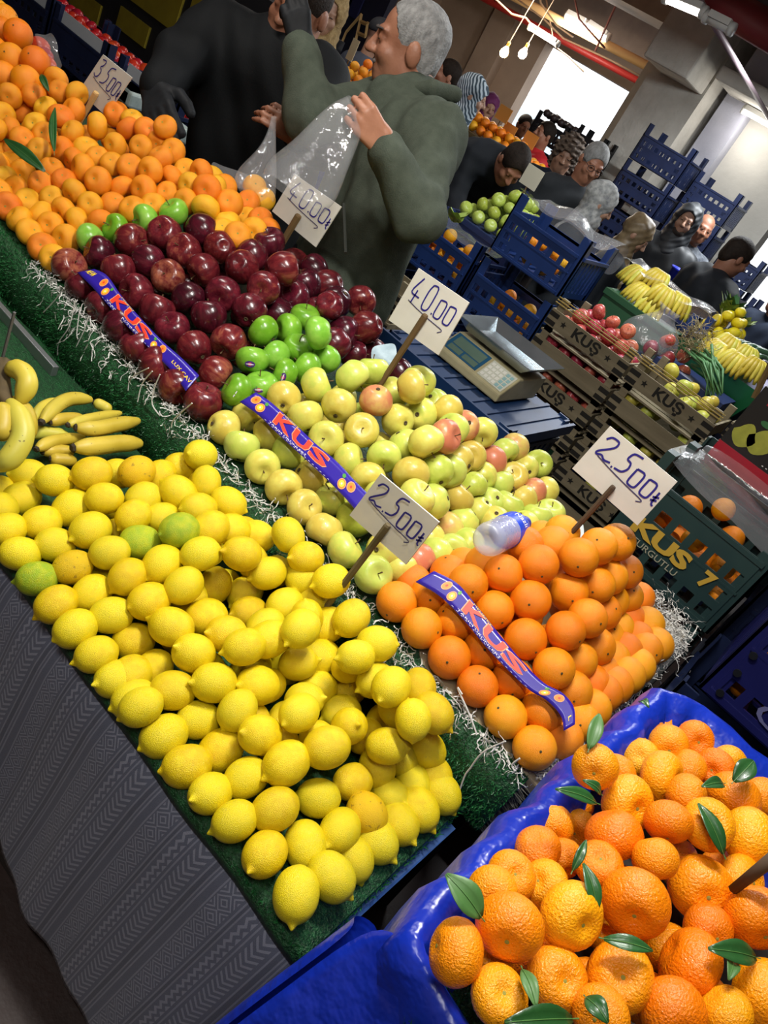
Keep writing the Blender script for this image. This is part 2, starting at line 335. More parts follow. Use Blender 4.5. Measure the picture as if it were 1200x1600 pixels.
tube_lamp(ony(922, 40, 11.43), ony(949, 58, 11.43), 'lit tube lamp on the yellow duct, nearest the drop rod', .05, watt=30)
tube_lamp(ony(830, 43, 9.7), ony(870, 68, 9.7), 'lit tube lamp hanging just below the red pipe', .035, watt=20)
for i, (l, p, c, n_) in enumerate(LAMPS):
    tube_lamp((l[0]-n_/2, l[1], l[2]), (l[0]+n_/2, l[1], l[2]), ['short tube lamp over the lemon heap', 'tube lamp over the heap of small mandarins', 'added fill tube lamp over the customers in front of the stall', 'tube lamp over the wooden apple crates', 'tube lamp over the crates of tomatoes', 'tube lamp over the shoppers by the concrete wall', 'tube lamp over the stalls near the doorway'][i], .018)
def bulb(p, label, e, col):
    t = thing('light_bulb', label, 'light bulb', p); mb = MB(); mb.lathe([(.002, -.09), (.035, -.08), (.055, -.045), (.05, -.01), (.03, .02), (.02, .04)], 12)
    mb.build('glass', mat('bulb_glow%d' % e, col, .4, emit=col, estr=e), t, True)
    MB().lathe([(.02, .04), (.022, .09), (.01, .1)], 10).build('socket', mat('brass', '#b98a40', .4), t, True); MB().tube([(0, 0, .1), (.02, .03, .75)], .006, 6).build('wire', cab, t)
    d = bpy.data.lights.new('bulb_light', 'POINT'); d.energy = e*1.2; d.color = (1, .78, .5); d.shadow_soft_size = .07; o = bpy.data.objects.new('bulb_light', d); COL.objects.link(o); o.parent = t; o.location = (0, 0, -.16)
bulb(ony(790, 78, 9.5), 'glowing warm light bulb hanging left of the doorway', 40, '#ffd890')
bulb(ony(819, 80, 9.6), 'pale light bulb hanging beside the glowing warm one', 8, '#fff0dc')
# street outside: pale building front and pavement seen through the doorway
struct('ground_outside', MB().box((-30, 13.9, -.1), (12, 40, -.02)), mat('street', '#bdbdbd', .9))
o = thing('building_outside', 'overexposed white building front seen through the doorway', 'building', (-12, 24, 0))
MB().box((-10, 0, 0), (8, .4, 1.6)).build('wall', mat('white_render', '#f4f6f8', .9), o)
for i in range(3): MB().box((-4+i*1.7, -.03, .5), (-2.9+i*1.7, .0, 1.2)).build('window', mat('pale_glass', '#cfe0ee', .3), o)
# faint banner strip on the far front: letters are blown out in the photo, only blue green specks remain
MB().box((-5, -.06, .1), (2, -.03, .42)).build('banner', mat('banner_pale', '#bfe6ec', .7, '#eef6fa', 4), o)
# ================================================================== the stall
turf_m = None
def turf_mat():
    t = NT('turf'); n = t.noise(140, 4); c = t.ramp(n, [(.3, srgb('#0b2a14')), (.55, srgb('#174d26')), (.8, srgb('#236636'))]); t.l(c, t.b.inputs['Base Color'])
    t.b.inputs['Roughness'].default_value = .5; t.bump(t.noise(300, 3), .004); return t.m
turf_m = turf_mat(); blade_m = mat('turf_blade', '#185228', .42, '#267038', 30, rand=0)
BEDY, BEDZ, BM = .65, .60, .10      # lemon bed: slopes gently up, away from the customer
SHY, SHZ, SM = 1.10, .745, .15      # upper shelf
def bedz(y): return BEDZ+BM*(y-BEDY)
def shz(y): return SHZ+SM*(y-SHY)
def profile_sheet(prof, x0, x1, nx, wob=.0):
    rows = []
    for i in range(nx+1):
        x = x0+(x1-x0)*i/nx; rows.append([Vector((x, y+wob*math.sin(x*23+y*9), z+wob*.7*math.sin(x*31+2+z*20))) for y, z in prof])
    return rows
def blades(prof, x0, x1, n, h, seed):   # short upright fibres on a sheet given by its profile
    r = random.Random(seed); mb = MB(); L = [math.hypot(prof[i+1][0]-prof[i][0], prof[i+1][1]-prof[i][1]) for i in range(len(prof)-1)]; T = sum(L)
    for _ in range(n):
        s = r.random()*T; i = 0
        while i < len(L)-1 and s > L[i]: s -= L[i]; i += 1
        f = min(1, s/L[i]); y = prof[i][0]+(prof[i+1][0]-prof[i][0])*f; z = prof[i][1]+(prof[i+1][1]-prof[i][1])*f
        nx_, nz_ = -(prof[i+1][1]-prof[i][1])/L[i], (prof[i+1][0]-prof[i][0])/L[i]
        p = Vector((x0+(x1-x0)*r.random(), y, z)); nr = Vector((r.uniform(-.7, .7), nx_+r.uniform(-.7, .7), nz_+r.uniform(-.6, .6))).normalized()
        sd = Vector((r.uniform(-1, 1), r.uniform(-1, 1), r.uniform(-.3, .3))).normalized()*.0013
        q = p+nr*h*r.uniform(.6, 1.2); mb.add([p-sd, p+sd, q], [(0, 1, 2)])
    return mb
# lower bed
bed = thing('lemon_table', 'table under the lemons, lined with green artificial turf', 'table', (0, 0, 0))
MB().box((-2.9, .655, .0), (-.07, 1.0, .04)).build('underframe', mat('dark_wood', '#2a2320', .8), bed)
q = [(-2.9, .668, bedz(.668)-.012), (-.05, .668, bedz(.668)-.012), (-.05, 1.03, bedz(1.03)-.012), (-2.9, 1.03, bedz(1.03)-.012)]
MB().slab(q, .025).build('table_top', MATS['dark_wood'], bed)
for x in (-2.7, -1.4, -.12):
    for y in (.72, .94): MB().box((x, y, .04), (x+.05, y+.05, bedz(y)-.037)).build('leg', MATS['dark_wood'], bed)
bprof = [(.664, .590), (.660, .604), (.664, .611), (.672, bedz(.672)+.003), (.8, bedz(.8)), (1.03, bedz(1.03))]
tf = MB().grid(profile_sheet(bprof, -2.9, -.045, 60, .002)).build('turf_mat', turf_m, bed, True); tf.modifiers.new('s', 'SOLIDIFY').thickness = .012
o = blades(bprof[:5], -1.0, -.045, 9000, .009, 1).build('turf_fibre', blade_m, bed); o['kind'] = 'stuff'
o = blades([(.65, .612), (.7, bedz(.7)), (1.05, bedz(1.05))], -.2, -.04, 9000, .010, 2).build('turf_fibre', blade_m, bed); o['kind'] = 'stuff'
o = blades([(.64, bedz(.64)), (1.05, bedz(1.05))], -1.7, -.9, 7000, .009, 5).build('turf_fibre', blade_m, bed); o['kind'] = 'stuff'
# blue board under the turf at the end of the bed
MB().slab([(-.046, .66, .588), (-.036, .70, .588), (-.028, 1.02, .622), (-.046, 1.02, .622)], .006).build('end_board', mat('blue_board', '#2c4f86', .5), bed); MB().box((-.06, .66, .04), (-.05, 1.02, .58)).build('gap_shade_panel', mat('black_sheet', '#0c0d0f', .8), bed)  # black panel added to stand in for the shade between bed and tray
# patterned cloth hung along the front
def cloth_mat():
    t = NT('tablecloth'); uv = t.n('ShaderNodeTexCoord').outputs['UV']; sx = t.n('ShaderNodeSeparateXYZ'); t.l(uv, sx.inputs[0]); U, V = sx.outputs[0], sx.outputs[1]
    P = .15; p = t.math('FRACT', t.math('DIVIDE', U, P))                       # one repeat of stripes along the cloth
    def band(a, b): return t.math('MULTIPLY', t.math('GREATER_THAN', p, a), t.math('LESS_THAN', p, b))
    tri = lambda x: t.math('ABSOLUTE', t.math('SUBTRACT', t.math('MULTIPLY', t.math('FRACT', x), 2), 1))
    loc = lambda a, b: t.math('ABSOLUTE', t.math('SUBTRACT', t.math('MULTIPLY', t.math('DIVIDE', t.math('SUBTRACT', p, a), b-a), 2), 1))
    dia = t.math('ADD', loc(.08, .30), tri(t.math('DIVIDE', V, .034)))           # diamonds
    d1 = t.math('GREATER_THAN', t.math('FRACT', t.math('MULTIPLY', dia, 2.0)), .62)
    zz = t.math('ADD', t.math('MULTIPLY', tri(t.math('DIVIDE', V, .018)), .35), t.math('DIVIDE', t.math('SUBTRACT', p, .42), .12))
    z1 = t.math('GREATER_THAN', t.math('FRACT', t.math('MULTIPLY', zz, 1.5)), .55)
    ch = t.math('GREATER_THAN', t.math('FRACT', t.math('ADD', t.math('DIVIDE', V, .014), t.math('MULTIPLY', loc(.62, .8), 1.0))), .6)
    f = t.math('ADD', t.math('ADD', t.math('MULTIPLY', d1, band(.08, .30)), t.math('MULTIPLY', z1, band(.42, .54))), t.math('MULTIPLY', ch, band(.62, .80)))
    for a in (.05, .33, .38, .57, .84, .91, .95): f = t.math('ADD', f, t.math('MULTIPLY', band(a, a+.018), .8))
    f = t.math('MINIMUM', f, 1)
    dark = t.math('ADD', band(.335, .40), band(.85, .93)); base = t.mix(t.math('MULTIPLY', dark, .45), srgb('#5c6274'), srgb('#3c404c'))
    base = t.mix(t.math('MULTIPLY', t.noise(14, 3), .4), base, srgb('#6a7084'))
    c = t.mix(t.math('MULTIPLY', f, .55), base, srgb('#a2a7b8')); t.l(c, t.b.inputs['Base Color']); t.b.inputs['Roughness'].default_value = .62
    t.b.inputs['Sheen Weight'].default_value = .15; t.bump(t.noise(900, 2), .0006); return t.m
rows = []; uvs = []
NXc, NZc = 150, 44
for i in range(NXc+1):
    x = -2.9+(2.87)*i/NXc; r_ = []
    for j in range(NZc+1):
        s = j/NZc; z = .602-s*.512; fold = (.010*math.sin(x*9+1)+.006*math.sin(x*21+s*2)+.003*math.sin(x*47))*min(1, s*1.6)
        y = .658-.012*min(1, s*6)-.030*s+fold*1.3
        if s < .08: y += .010*(1-s/.08); z += -.0
        r_.append(Vector((x+.012*s*math.sin(x*5), y, z+.006*math.sin(x*7)*s)))
    rows.append(r_)
cl = MB().grid(rows).build('tablecloth', cloth_mat(), None, True)
ul = cl.data.uv_layers.new(name='UVMap'); 
for lp in cl.data.loops:
    i, j = divmod(lp.vertex_index, NZc+1); ul.data[lp.index].uv = (2.87*i/NXc+.16*j/NZc*.512/.512*.2, .512*j/NZc)
cl.modifiers.new('s', 'SOLIDIFY').thickness = .002
tag(cl, 'grey patterned tablecloth with woven diamond bands hanging below the lemons', 'tablecloth')
# upper shelf: turf wrapped over a rounded front edge
sh = thing('fruit_shelf', 'upper turf covered shelf that carries the apple and orange heaps', 'shelf', (0, 0, 0))
sprof = [(1.085, .60), (1.062, .625), (1.052, .66), (1.05, .70), (1.056, .728), (1.072, .744), (1.10, .748), (1.16, shz(1.16)), (1.5, shz(1.5)), (1.74, shz(1.74))]
MB().grid(profile_sheet(sprof, -3.4, .0, 70, .003)).build('turf_mat', turf_m, sh, True).modifiers.new('s', 'SOLIDIFY').thickness = -.012
o = blades(sprof[:7], -1.9, .0, 22000, .008, 3).build('turf_fibre', blade_m, sh); o['kind'] = 'stuff'
MB().slab([(-3.4, 1.07, .735), (-.005, 1.07, .735), (-.005, 1.74, shz(1.74)-.012), (-3.4, 1.74, shz(1.74)-.012)], .05).build('shelf_board', mat('weathered_board', '#6b6152', .85, '#4a4338', 12, stretch=(1, 12, 12)), sh)
r = random.Random(4); mb = MB()
for k in range(500):   # frayed bristles at the cut end of the turf
    a = r.random(); y = 1.06+a*.16; z = .62+r.random()*.12; mb.tube([(0, y, z), (.012+.01*r.random(), y+r.uniform(-.006, .006), z-.012*r.random())], [.0012, .0004], 3, False)
o = mb.build('turf_fibre', mat('bristle_dark', '#22221d', .7, '#4a4a40', 60), sh); o['kind'] = 'stuff'
for x in (-3.2, -1.7, -.15): MB().box((x, 1.62, .0), (x+.06, 1.68, shz(1.62)-.07)).build('leg', MATS['dark_wood'], sh)
MB().box((-3.4, 1.30, .0), (-.03, 1.32, .70)).build('skirt', mat('black_sheet', '#0c0d0f', .8), sh)
# lower turf riser to the left, behind the bananas, with a metal rail
rz = thing('turf_riser', 'dark green turf covered step behind the bananas', 'display step', (0, 0, 0))
pr = [(1.02, .50), (1.0, .53), (.995, .585), (1.005, .60), (1.04, .603)]
MB().grid(profile_sheet([(1.13, .30), (1.13, .57), (1.14, .58)], -3.4, -1.02, 30, .003)).build('turf_mat', turf_m, rz, True).modifiers.new('s', 'SOLIDIFY').thickness = .01
tag(MB().box((-2.6, .985, .632), (-1.30, 1.0, .67)).box((-2.6, .985, .632), (-1.30, 1.03, .638)).build('metal_rail', mat('steel_rail', '#9a9fa2', .35, metal=.8), None, bevel=.002), 'grey metal rail edge beside the hanging bananas', 'rail')
# ================================================================== fruit meshes
def sph_prof(n): return [math.pi*i/n for i in range(1, n)]
def noise3(v, s, seed=0):
    x, y, z = v.x*s+seed*1.7, v.y*s+seed*.9, v.z*s-seed*1.3
    return (math.sin(x+1.3*math.sin(y))+math.sin(y*1.1+1.7*math.sin(z))+math.sin(z*.9+1.1*math.sin(x)))/3
def fruit_mesh(name, m, rad, zf, n=26, k=18, wob=.02, seed=0, lobes=0, lobe_amp=0, pw=1.0):
    prof = []
    for th in [math.pi*((i+.25)/(k+.5))**pw for i in range(k+1)]: prof.append((rad(th), zf(th)))
    prof = [(max(1e-4, r), z) for r, z in prof][::-1]
    s0 = max(p[0] for p in prof)
    def fn(v, a):
        f = 1+wob*noise3(v, 1.6/s0, seed)
        if lobes: f += lobe_amp*math.cos(lobes*a+seed)*abs(v.z)/s0
        return Vector((v.x*f, v.y*f, v.z*(1+wob*.5*noise3(v, 1.1/s0, seed+5))))
    return MB().lathe(prof, n, fn=fn).build(name, m, None, True, data_only=True)
s_, c_ = math.sin, math.cos
def g(x, c, w): return math.exp(-((x-c)/w)**2)
lemon_m = fruit_mat('lemon_peel', [(.2, '#dcbc08'), (.5, '#e8cf14'), (.8, '#dcc81e')], 2.2, .32, 26, .0014, .12, .008, ('#a8863a', 3.2, .70, .5), spec=.45)
lemon_g = fruit_mat('lemon_peel_green', [(.2, '#b8bf1e'), (.55, '#8fae22'), (.8, '#c4c420')], 2, .34, 26, .0016, .1, .02)
lemon_o = fruit_mat('lemon_peel_deep', [(.2, '#e2c00c'), (.6, '#deb60e'), (.9, '#ceac10')], 2, .36, 26, .0016, .1, .02, ('#7d5a20', 3, .64, .6))
LEM = [fruit_mesh('lemon', lemon_m, (lambda a, e: (lambda th: a*(s_(th)**.92)*(1-.02*c_(th))+.0))(1.0, i), (lambda e: (lambda th: 1.15*c_(th)+e[0]*g(th, 0, .135)-e[1]*g(th, math.pi, .2)))(((.18, .03), (.24, .05), (.13, .02), (.26, .04))[i]), 26, 26, .035, i, pw=1.45) for i in range(4)]
def orng(name, m, seed, obl=1.0, dim=.05, wob=.015, lob=0, amp=0): return fruit_mesh(name, m, lambda th: s_(th), lambda th: obl*c_(th)*(1-dim*g(th, 0, .35)-dim*.8*g(th, math.pi, .35)), 26, 18, wob, seed, lob, amp)
orange_m = fruit_mat('orange_peel', [(.2, '#e88206'), (.5, '#ee8c0c'), (.85, '#f29a14')], 1.6, .34, 42, .0010, .12, .022, spec=.45)
mand_m = fruit_mat('mandarin_peel', [(.2, '#f08f10'), (.5, '#f39c16'), (.85, '#f6ab22')], 1.6, .34, 30, .0016, .12, .03, spec=.45)
clem_m = fruit_mat('clementine_peel', [(.2, '#ee8606'), (.5, '#f2900a'), (.85, '#f59e12')], 1.5, .27, 13, .0022, .10, .02, ('#b0713c', 3, .72, .45), spec=.5)
ORA = [orng('orange', orange_m, i, .98, .03, .012) for i in range(3)]
MAN = [orng('mandarin', mand_m, i, .80, .26, .035, 9, .014) for i in range(4)]
CLE = [orng('clementine', clem_m, i+3, (.80, .86, .78, .9)[i], (.32, .2, .36, .15)[i], .06, (8, 5, 7, 6)[i], .02) for i in range(4)]
def apple(name, m, seed, tall=.92, lob=5, amp=.02, taper=.1): return fruit_mesh(name, m, lambda th: s_(th)*(1+taper*c_(th)), lambda th: tall*c_(th)*(1-.30*g(th, 0, .42)-.22*g(th, math.pi, .35)), 26, 20, .02, seed, lob, amp)
gold_m = fruit_mat('golden_apple_skin', [(.25, '#c9b84c'), (.5, '#d3cb5e'), (.8, '#bfca56')], 1.4, .32, 8, .0003, .14, .03, ('#8d8240', 22, .70, .5), coat=.1)
gold_r = fruit_mat('golden_apple_blush', [(.3, '#c98058'), (.5, '#d2a862'), (.75, '#d2c860')], 1.2, .32, 8, .0003, .1, .02, ('#d8c58a', 22, .70, .4), coat=.1)
gold_g = fruit_mat('golden_apple_green', [(.25, '#a9ba45'), (.5, '#bcc957'), (.8, '#c9cc62')], 1.4, .32, 8, .0003, .12, .03, ('#8d8240', 22, .70, .5), coat=.1)
red_m = fruit_mat('red_apple_skin', [(.25, '#350c14'), (.5, '#50131e'), (.72, '#6a2029'), (1.0, '#9c5340')], 1.6, .26, 8, .0003, .25, .02, ('#c88a6c', 26, .71, .45), stretch=(2.2, 2.2, .4), coat=.25, axis=.10)
green_m = fruit_mat('green_apple_skin', [(.25, '#5f9a22'), (.55, '#7bb236'), (.85, '#93c04c')], 1.4, .28, 8, .0003, .14, .02, ('#b9d68a', 24, .72, .4), coat=.2)
GOL = [apple('golden_apple', gold_m, i, .90) for i in range(3)]; GOLR = apple('golden_apple', gold_r, 7, .9); GOLG = apple('golden_apple', gold_g, 8, .9)
REDA = [apple('red_apple', red_m, i, (1.0, .94, 1.06)[i], 5, .035, .13) for i in range(3)]; GREENA = [apple('green_apple', green_m, i, .86) for i in range(2)]
but_m = mat('stem_button', '#3f3a1c', .8); stem_m = mat('stem_wood', '#5a4326', .8); butg_m = mat('stem_button_green', '#8f8a35', .8)
BUT = MB().lathe([(.001, .955), (.05, .962), (.06, .975), (.03, .99), (.001, .992)], 8).build('stem_button', but_m, data_only=True)
def butm(z): return MB().lathe([(.001, z-.02), (.06, z-.005), (.07, z+.012), (.03, z+.02), (.001, z+.022)], 8).build('stem_button', butg_m, data_only=True)
BUTM = butm(.80*.74)
BUTC = {m_.name: butm(a_*(1-b_)) for m_, a_, b_ in zip(CLE, (.80, .86, .78, .9), (.32, .2, .36, .15))}
BUTX = MB().lathe([(.001, .60), (.07, .62), (.08, .645), (.04, .66), (.001, .665)], 8).build('stem_button', butg_m, data_only=True)
STEM = MB().tube([(0, 0, .6), (.02, .0, .8), (.07, .02, 1.0)], [.035, .03, .045], 6).build('stem', stem_m, data_only=True)
CALX = MB().lathe([(.001, -.70), (.10, -.72), (.13, -.78), (.09, -.80), (.001, -.74)], 8).build('calyx', mat('calyx', '#4d4026', .9), data_only=True)
# ------------------------------------------------------------------ heaps
def enter(px, py, planes):
    r = ray(px, py); o = np.array([0, 0, H]); best = -1; bi = 0
    for i, (n, p) in enumerate(planes):
        n = np.array(n, float); d = n@r
        if d < -1e-6:
            t = n@(np.array(p)-o)/d
            if t > best: best = t; bi = i
    return best, bi
def pl_front(y, z, ang): a = math.radians(ang); return ((0, -math.sin(a), math.cos(a)), (0, y, z))
def pl_right(x, z, ang): a = math.radians(ang); return ((math.sin(a), 0, math.cos(a)), (x, 0, z))
def pl_top(z): return ((0, 0, 1), (0, 0, z))
def settle(L, planes, rad, squeeze=.93, rounds=80, floor=None, ymax=None):
    """fruit centres along their view rays: start on the heap's faces, then slide back until none overlap"""
    keep = []
    for p in L:
        if all(math.hypot(p[0]-q[0], p[1]-q[1]) > 9 for q in keep): keep.append(p)
    R = np.array([ray(p[0], p[1]) for p in keep]); T = []; I = []
    for p in keep: t, b = enter(p[0], p[1], planes); T.append(t); I.append(b)
    T = np.array(T); rr = np.array([rad(p) for p in keep]); o = np.array([0, 0, H]); n = len(keep)
    for it in range(rounds):
        P = o+R*T[:, None]; D = np.linalg.norm(P[:, None]-P[None], axis=2)+np.eye(n)*9; need = (rr[:, None]+rr[None])*squeeze
        bad = np.argwhere((D < need-1e-4)); 
        if len(bad) == 0: break
        for i, j in bad:
            if i < j:
                k, q = (i, j) if T[i] > T[j] else (j, i); d = need[i, j]-np.linalg.norm(o+R[i]*T[i]-o-R[j]*T[j])
                if d > 0: T[k] += min(.008, d*.6); T[q] -= min(.003, d*.2)
    P = o+R*T[:, None]
    if floor is not None:
        for i in range(n):
            while P[i, 2]-rr[i]*.97 < floor(P[i]): T[i] -= .004; P[i] = o+R[i]*T[i]
    if ymax is not None:
        for i in range(n):
            while P[i, 1] > ymax: T[i] -= .004; P[i] = o+R[i]*T[i]
    return [Vector(p) for p in P], list(rr), I, keep
def fill(P, rr, planes, rad, n, depth, box, seed, floor):
    """second layer that shows in the gaps"""
    r = random.Random(seed); A = [np.array(p) for p in P]; Rr = list(rr); out = []; PX = np.array([proj(p) for p in P])
    for _ in range(n):
        p = np.array([r.uniform(*box[0]), r.uniform(*box[1]), r.uniform(*box[2])]); q = rad(None)
        s = min(((np.array(pp)-p)@np.array(nn)) for nn, pp in planes)
        if not (depth[0] < s < depth[1]) or p[2]-q < floor(p): continue
        AA = np.array(A); dd = np.linalg.norm(AA-p, axis=1)
        if (dd < (np.array(Rr)+q)*.93).any(): continue
        v = PX-np.array(proj(p)); dp = np.hypot(v[:, 0], v[:, 1]); rpx = q*F/np.linalg.norm(p-np.array([0, 0, H])); near = v[dp < 2.6*rpx]
        if len(near) < 3: continue       # must be surrounded by fruit that can be seen
        an = np.sort(np.arctan2(near[:, 1], near[:, 0])); gaps = np.diff(np.r_[an, an[0]+2*math.pi])
        if gaps.max() > 2.6: continue
        A.append(p); Rr.append(q); out.append(Vector(p))
    return out
def orient(axis, roll=0): return Vector(axis).to_track_quat('Z', 'Y') @ Quaternion((0, 0, 1), roll)
def view_axis(ang, tilt):    # a direction given in the photo: image angle (0 right, 90 down) and lean towards the viewer
    a, t = math.radians(ang), math.radians(tilt); v = CM @ np.array([math.cos(a)*math.cos(t), math.sin(a)*math.cos(t), -math.sin(t)]); return Vector(v)
def place(me, p, r, q, label, cat, group, parts=()):
    o = link(me.name.split('.')[0], me); o.location = p; o.rotation_mode = 'QUATERNION'; o.rotation_quaternion = q; o.scale = (r, r, r); tag(o, label, cat, group)
    for nm, d in parts: link(nm, d, o)
    return o
def bed_floor(p): return bedz(p[1])
def sh_floor(p): return shz(p[1])
# ---- lemons
lp = [pl_front(.675, .655, 30), pl_right(-.085, .655, 58), pl_top(.80)]
lr = lambda p: rnd.uniform(.0285, .0325)
P, R, I, K = settle(LEMON, lp, lr, .95, floor=bed_floor, ymax=1.015)
GREENISH = [(58, 904), (219, 847), (285, 829), (300, 1111)]; DEEP = [(545, 1078), (573, 1271), (213, 738), (114, 886)]
for p, r, i, k in zip(P, R, I, K):
    dR = float(np.dot(np.array(lp[1][1])-np.array(p), np.array(lp[1][0])))      # how far inside the end face
    if i == 0: a, t = (rnd.gauss(162, 20), rnd.gauss(30, 14)) if dR > .075 else (rnd.gauss(98, 28), rnd.gauss(34, 14))
    elif i == 1: a, t = rnd.gauss(48, 20), rnd.gauss(18, 14)
    else: a, t = rnd.gauss(120, 60), rnd.gauss(30, 25)
    px, py = k[:2]; me = rnd.choice(LEM)
    if i == 0: lab = 'yellow lemon on the front slope of its heap'
    elif i == 1: lab = 'yellow lemon on the end face of its heap'
    else: lab = 'yellow lemon on top of its heap'
    if i == 0 and (py-880)-(px*1.312) > -95: lab = 'yellow lemon in the lowest row by the cloth'
    o = place(me, p, r, orient(view_axis(a, t), rnd.random()*6), lab, 'lemon', 'lemons heaped on the front table')
    for j, (gx, gy) in enumerate(GREENISH):
        if math.hypot(px-gx, py-gy) < 14:
            o.data = me.copy(); o.data.name = 'lemon'; o.data.materials[0] = lemon_g; tag(o, ['greenish lemon at the left end of the row along the cloth', 'pale green lemon near the top of the lemon heap', 'large lime yellow lemon high on the lemon heap', 'green tinged small lemon in the middle of the heap'][j])
    for j, (gx, gy) in enumerate(DEEP):
        if math.hypot(px-gx, py-gy) < 14:
            o.data = me.copy(); o.data.name = 'lemon'; o.data.materials[0] = lemon_o; tag(o, ['deep orange yellow lemon right of the middle of the heap', 'brown scarred lemon low on the heap end face', 'amber lemon half hidden behind the top row', 'golden lemon in the second row above the cloth'][j])
for p in fill(P, R, lp, lambda _: .029, 5000, (.042, .10), ((-1.0, -.1), (.68, 1.05), (.63, .78)), 1, bed_floor):
    place(rnd.choice(LEM), p, .029, orient(view_axis(rnd.uniform(0, 360), rnd.uniform(-20, 60))), 'yellow lemon deep in the heap, seen only between other lemons', 'lemon', 'lemons heaped on the front table')
# ---- oranges
op = [pl_front(1.13, .79, 37), pl_right(-.02, .79, 52), pl_top(1.03)]
P, R, I, K = settle(ORANGE, op, lambda p: rnd.uniform(.0370, .0395), .90, floor=sh_floor)
def toward(jit): return view_axis(rnd.uniform(0, 360), 90-abs(rnd.gauss(0, jit)))
for p, r, i, k in zip(P, R, I, K):
    lab = 'orange on the customer side of the orange pyramid' if i == 0 else 'orange on the end face of the orange pyramid'
    place(rnd.choice(ORA), p, r, orient(toward(38), rnd.random()*6), lab, 'orange', 'oranges of the pyramid', (('stem_button', BUT),))
for p in fill(P, R, op, lambda _: .035, 3000, (.05, .12), ((-.45, -.05), (1.15, 1.8), (.78, 1.0)), 2, sh_floor):
    place(rnd.choice(ORA), p, .035, orient(toward(60)), 'orange inside the pyramid, seen only between other oranges', 'orange', 'oranges of the pyramid')
# ---- golden apples
gp = [pl_front(1.13, .79, 37), pl_right(-.43, .79, 52), pl_top(1.05)]
P, R, I, K = settle(GOLD, gp, lambda p: rnd.uniform(.0365, .0395), .88, floor=sh_floor)
BLUSH = [(587, 625), (600, 860), (832, 767), (702, 687), (672, 762)]
for p, r, i, k in zip(P, R, I, K):
    lab = 'golden apple on the customer side of its pyramid' if i == 0 else 'golden apple on the end face of its pyramid'
    me = GOLG if rnd.random() < (.15 if i == 0 else .35) else rnd.choice(GOL)
    if i == 1 and rnd.random() < .14: me = GOLR; lab = 'pink blushed yellow apple on the end face of the golden pyramid'
    o = None
    for j, b in enumerate(BLUSH):
        if math.hypot(k[0]-b[0], k[1]-b[1]) < 12: me = GOLR; lab = ['rosy cheeked apple right below the middle 40.00 price stick', 'rosy apple half hidden behind the front 25.00 card', 'pink cheeked apple high at the far end of the golden pyramid', 'peach tinted apple in the middle of the golden pyramid', 'faintly blushed apple left above the front 25.00 card'][j]
    place(me, p, r, orient(view_axis(rnd.uniform(0, 360), rnd.gauss(0, 45)), rnd.random()*6), lab, 'apple', 'golden apples of the pyramid', (('stem', STEM), ('calyx', CALX)))
for p in fill(P, R, gp, lambda _: .033, 3000, (.05, .12), ((-1.0, -.5), (1.15, 1.9), (.78, 1.02)), 3, sh_floor):
    place(rnd.choice(GOL), p, .033, orient(toward(60)), 'yellow apple inside the golden pyramid, seen only between others', 'apple', 'golden apples of the pyramid')
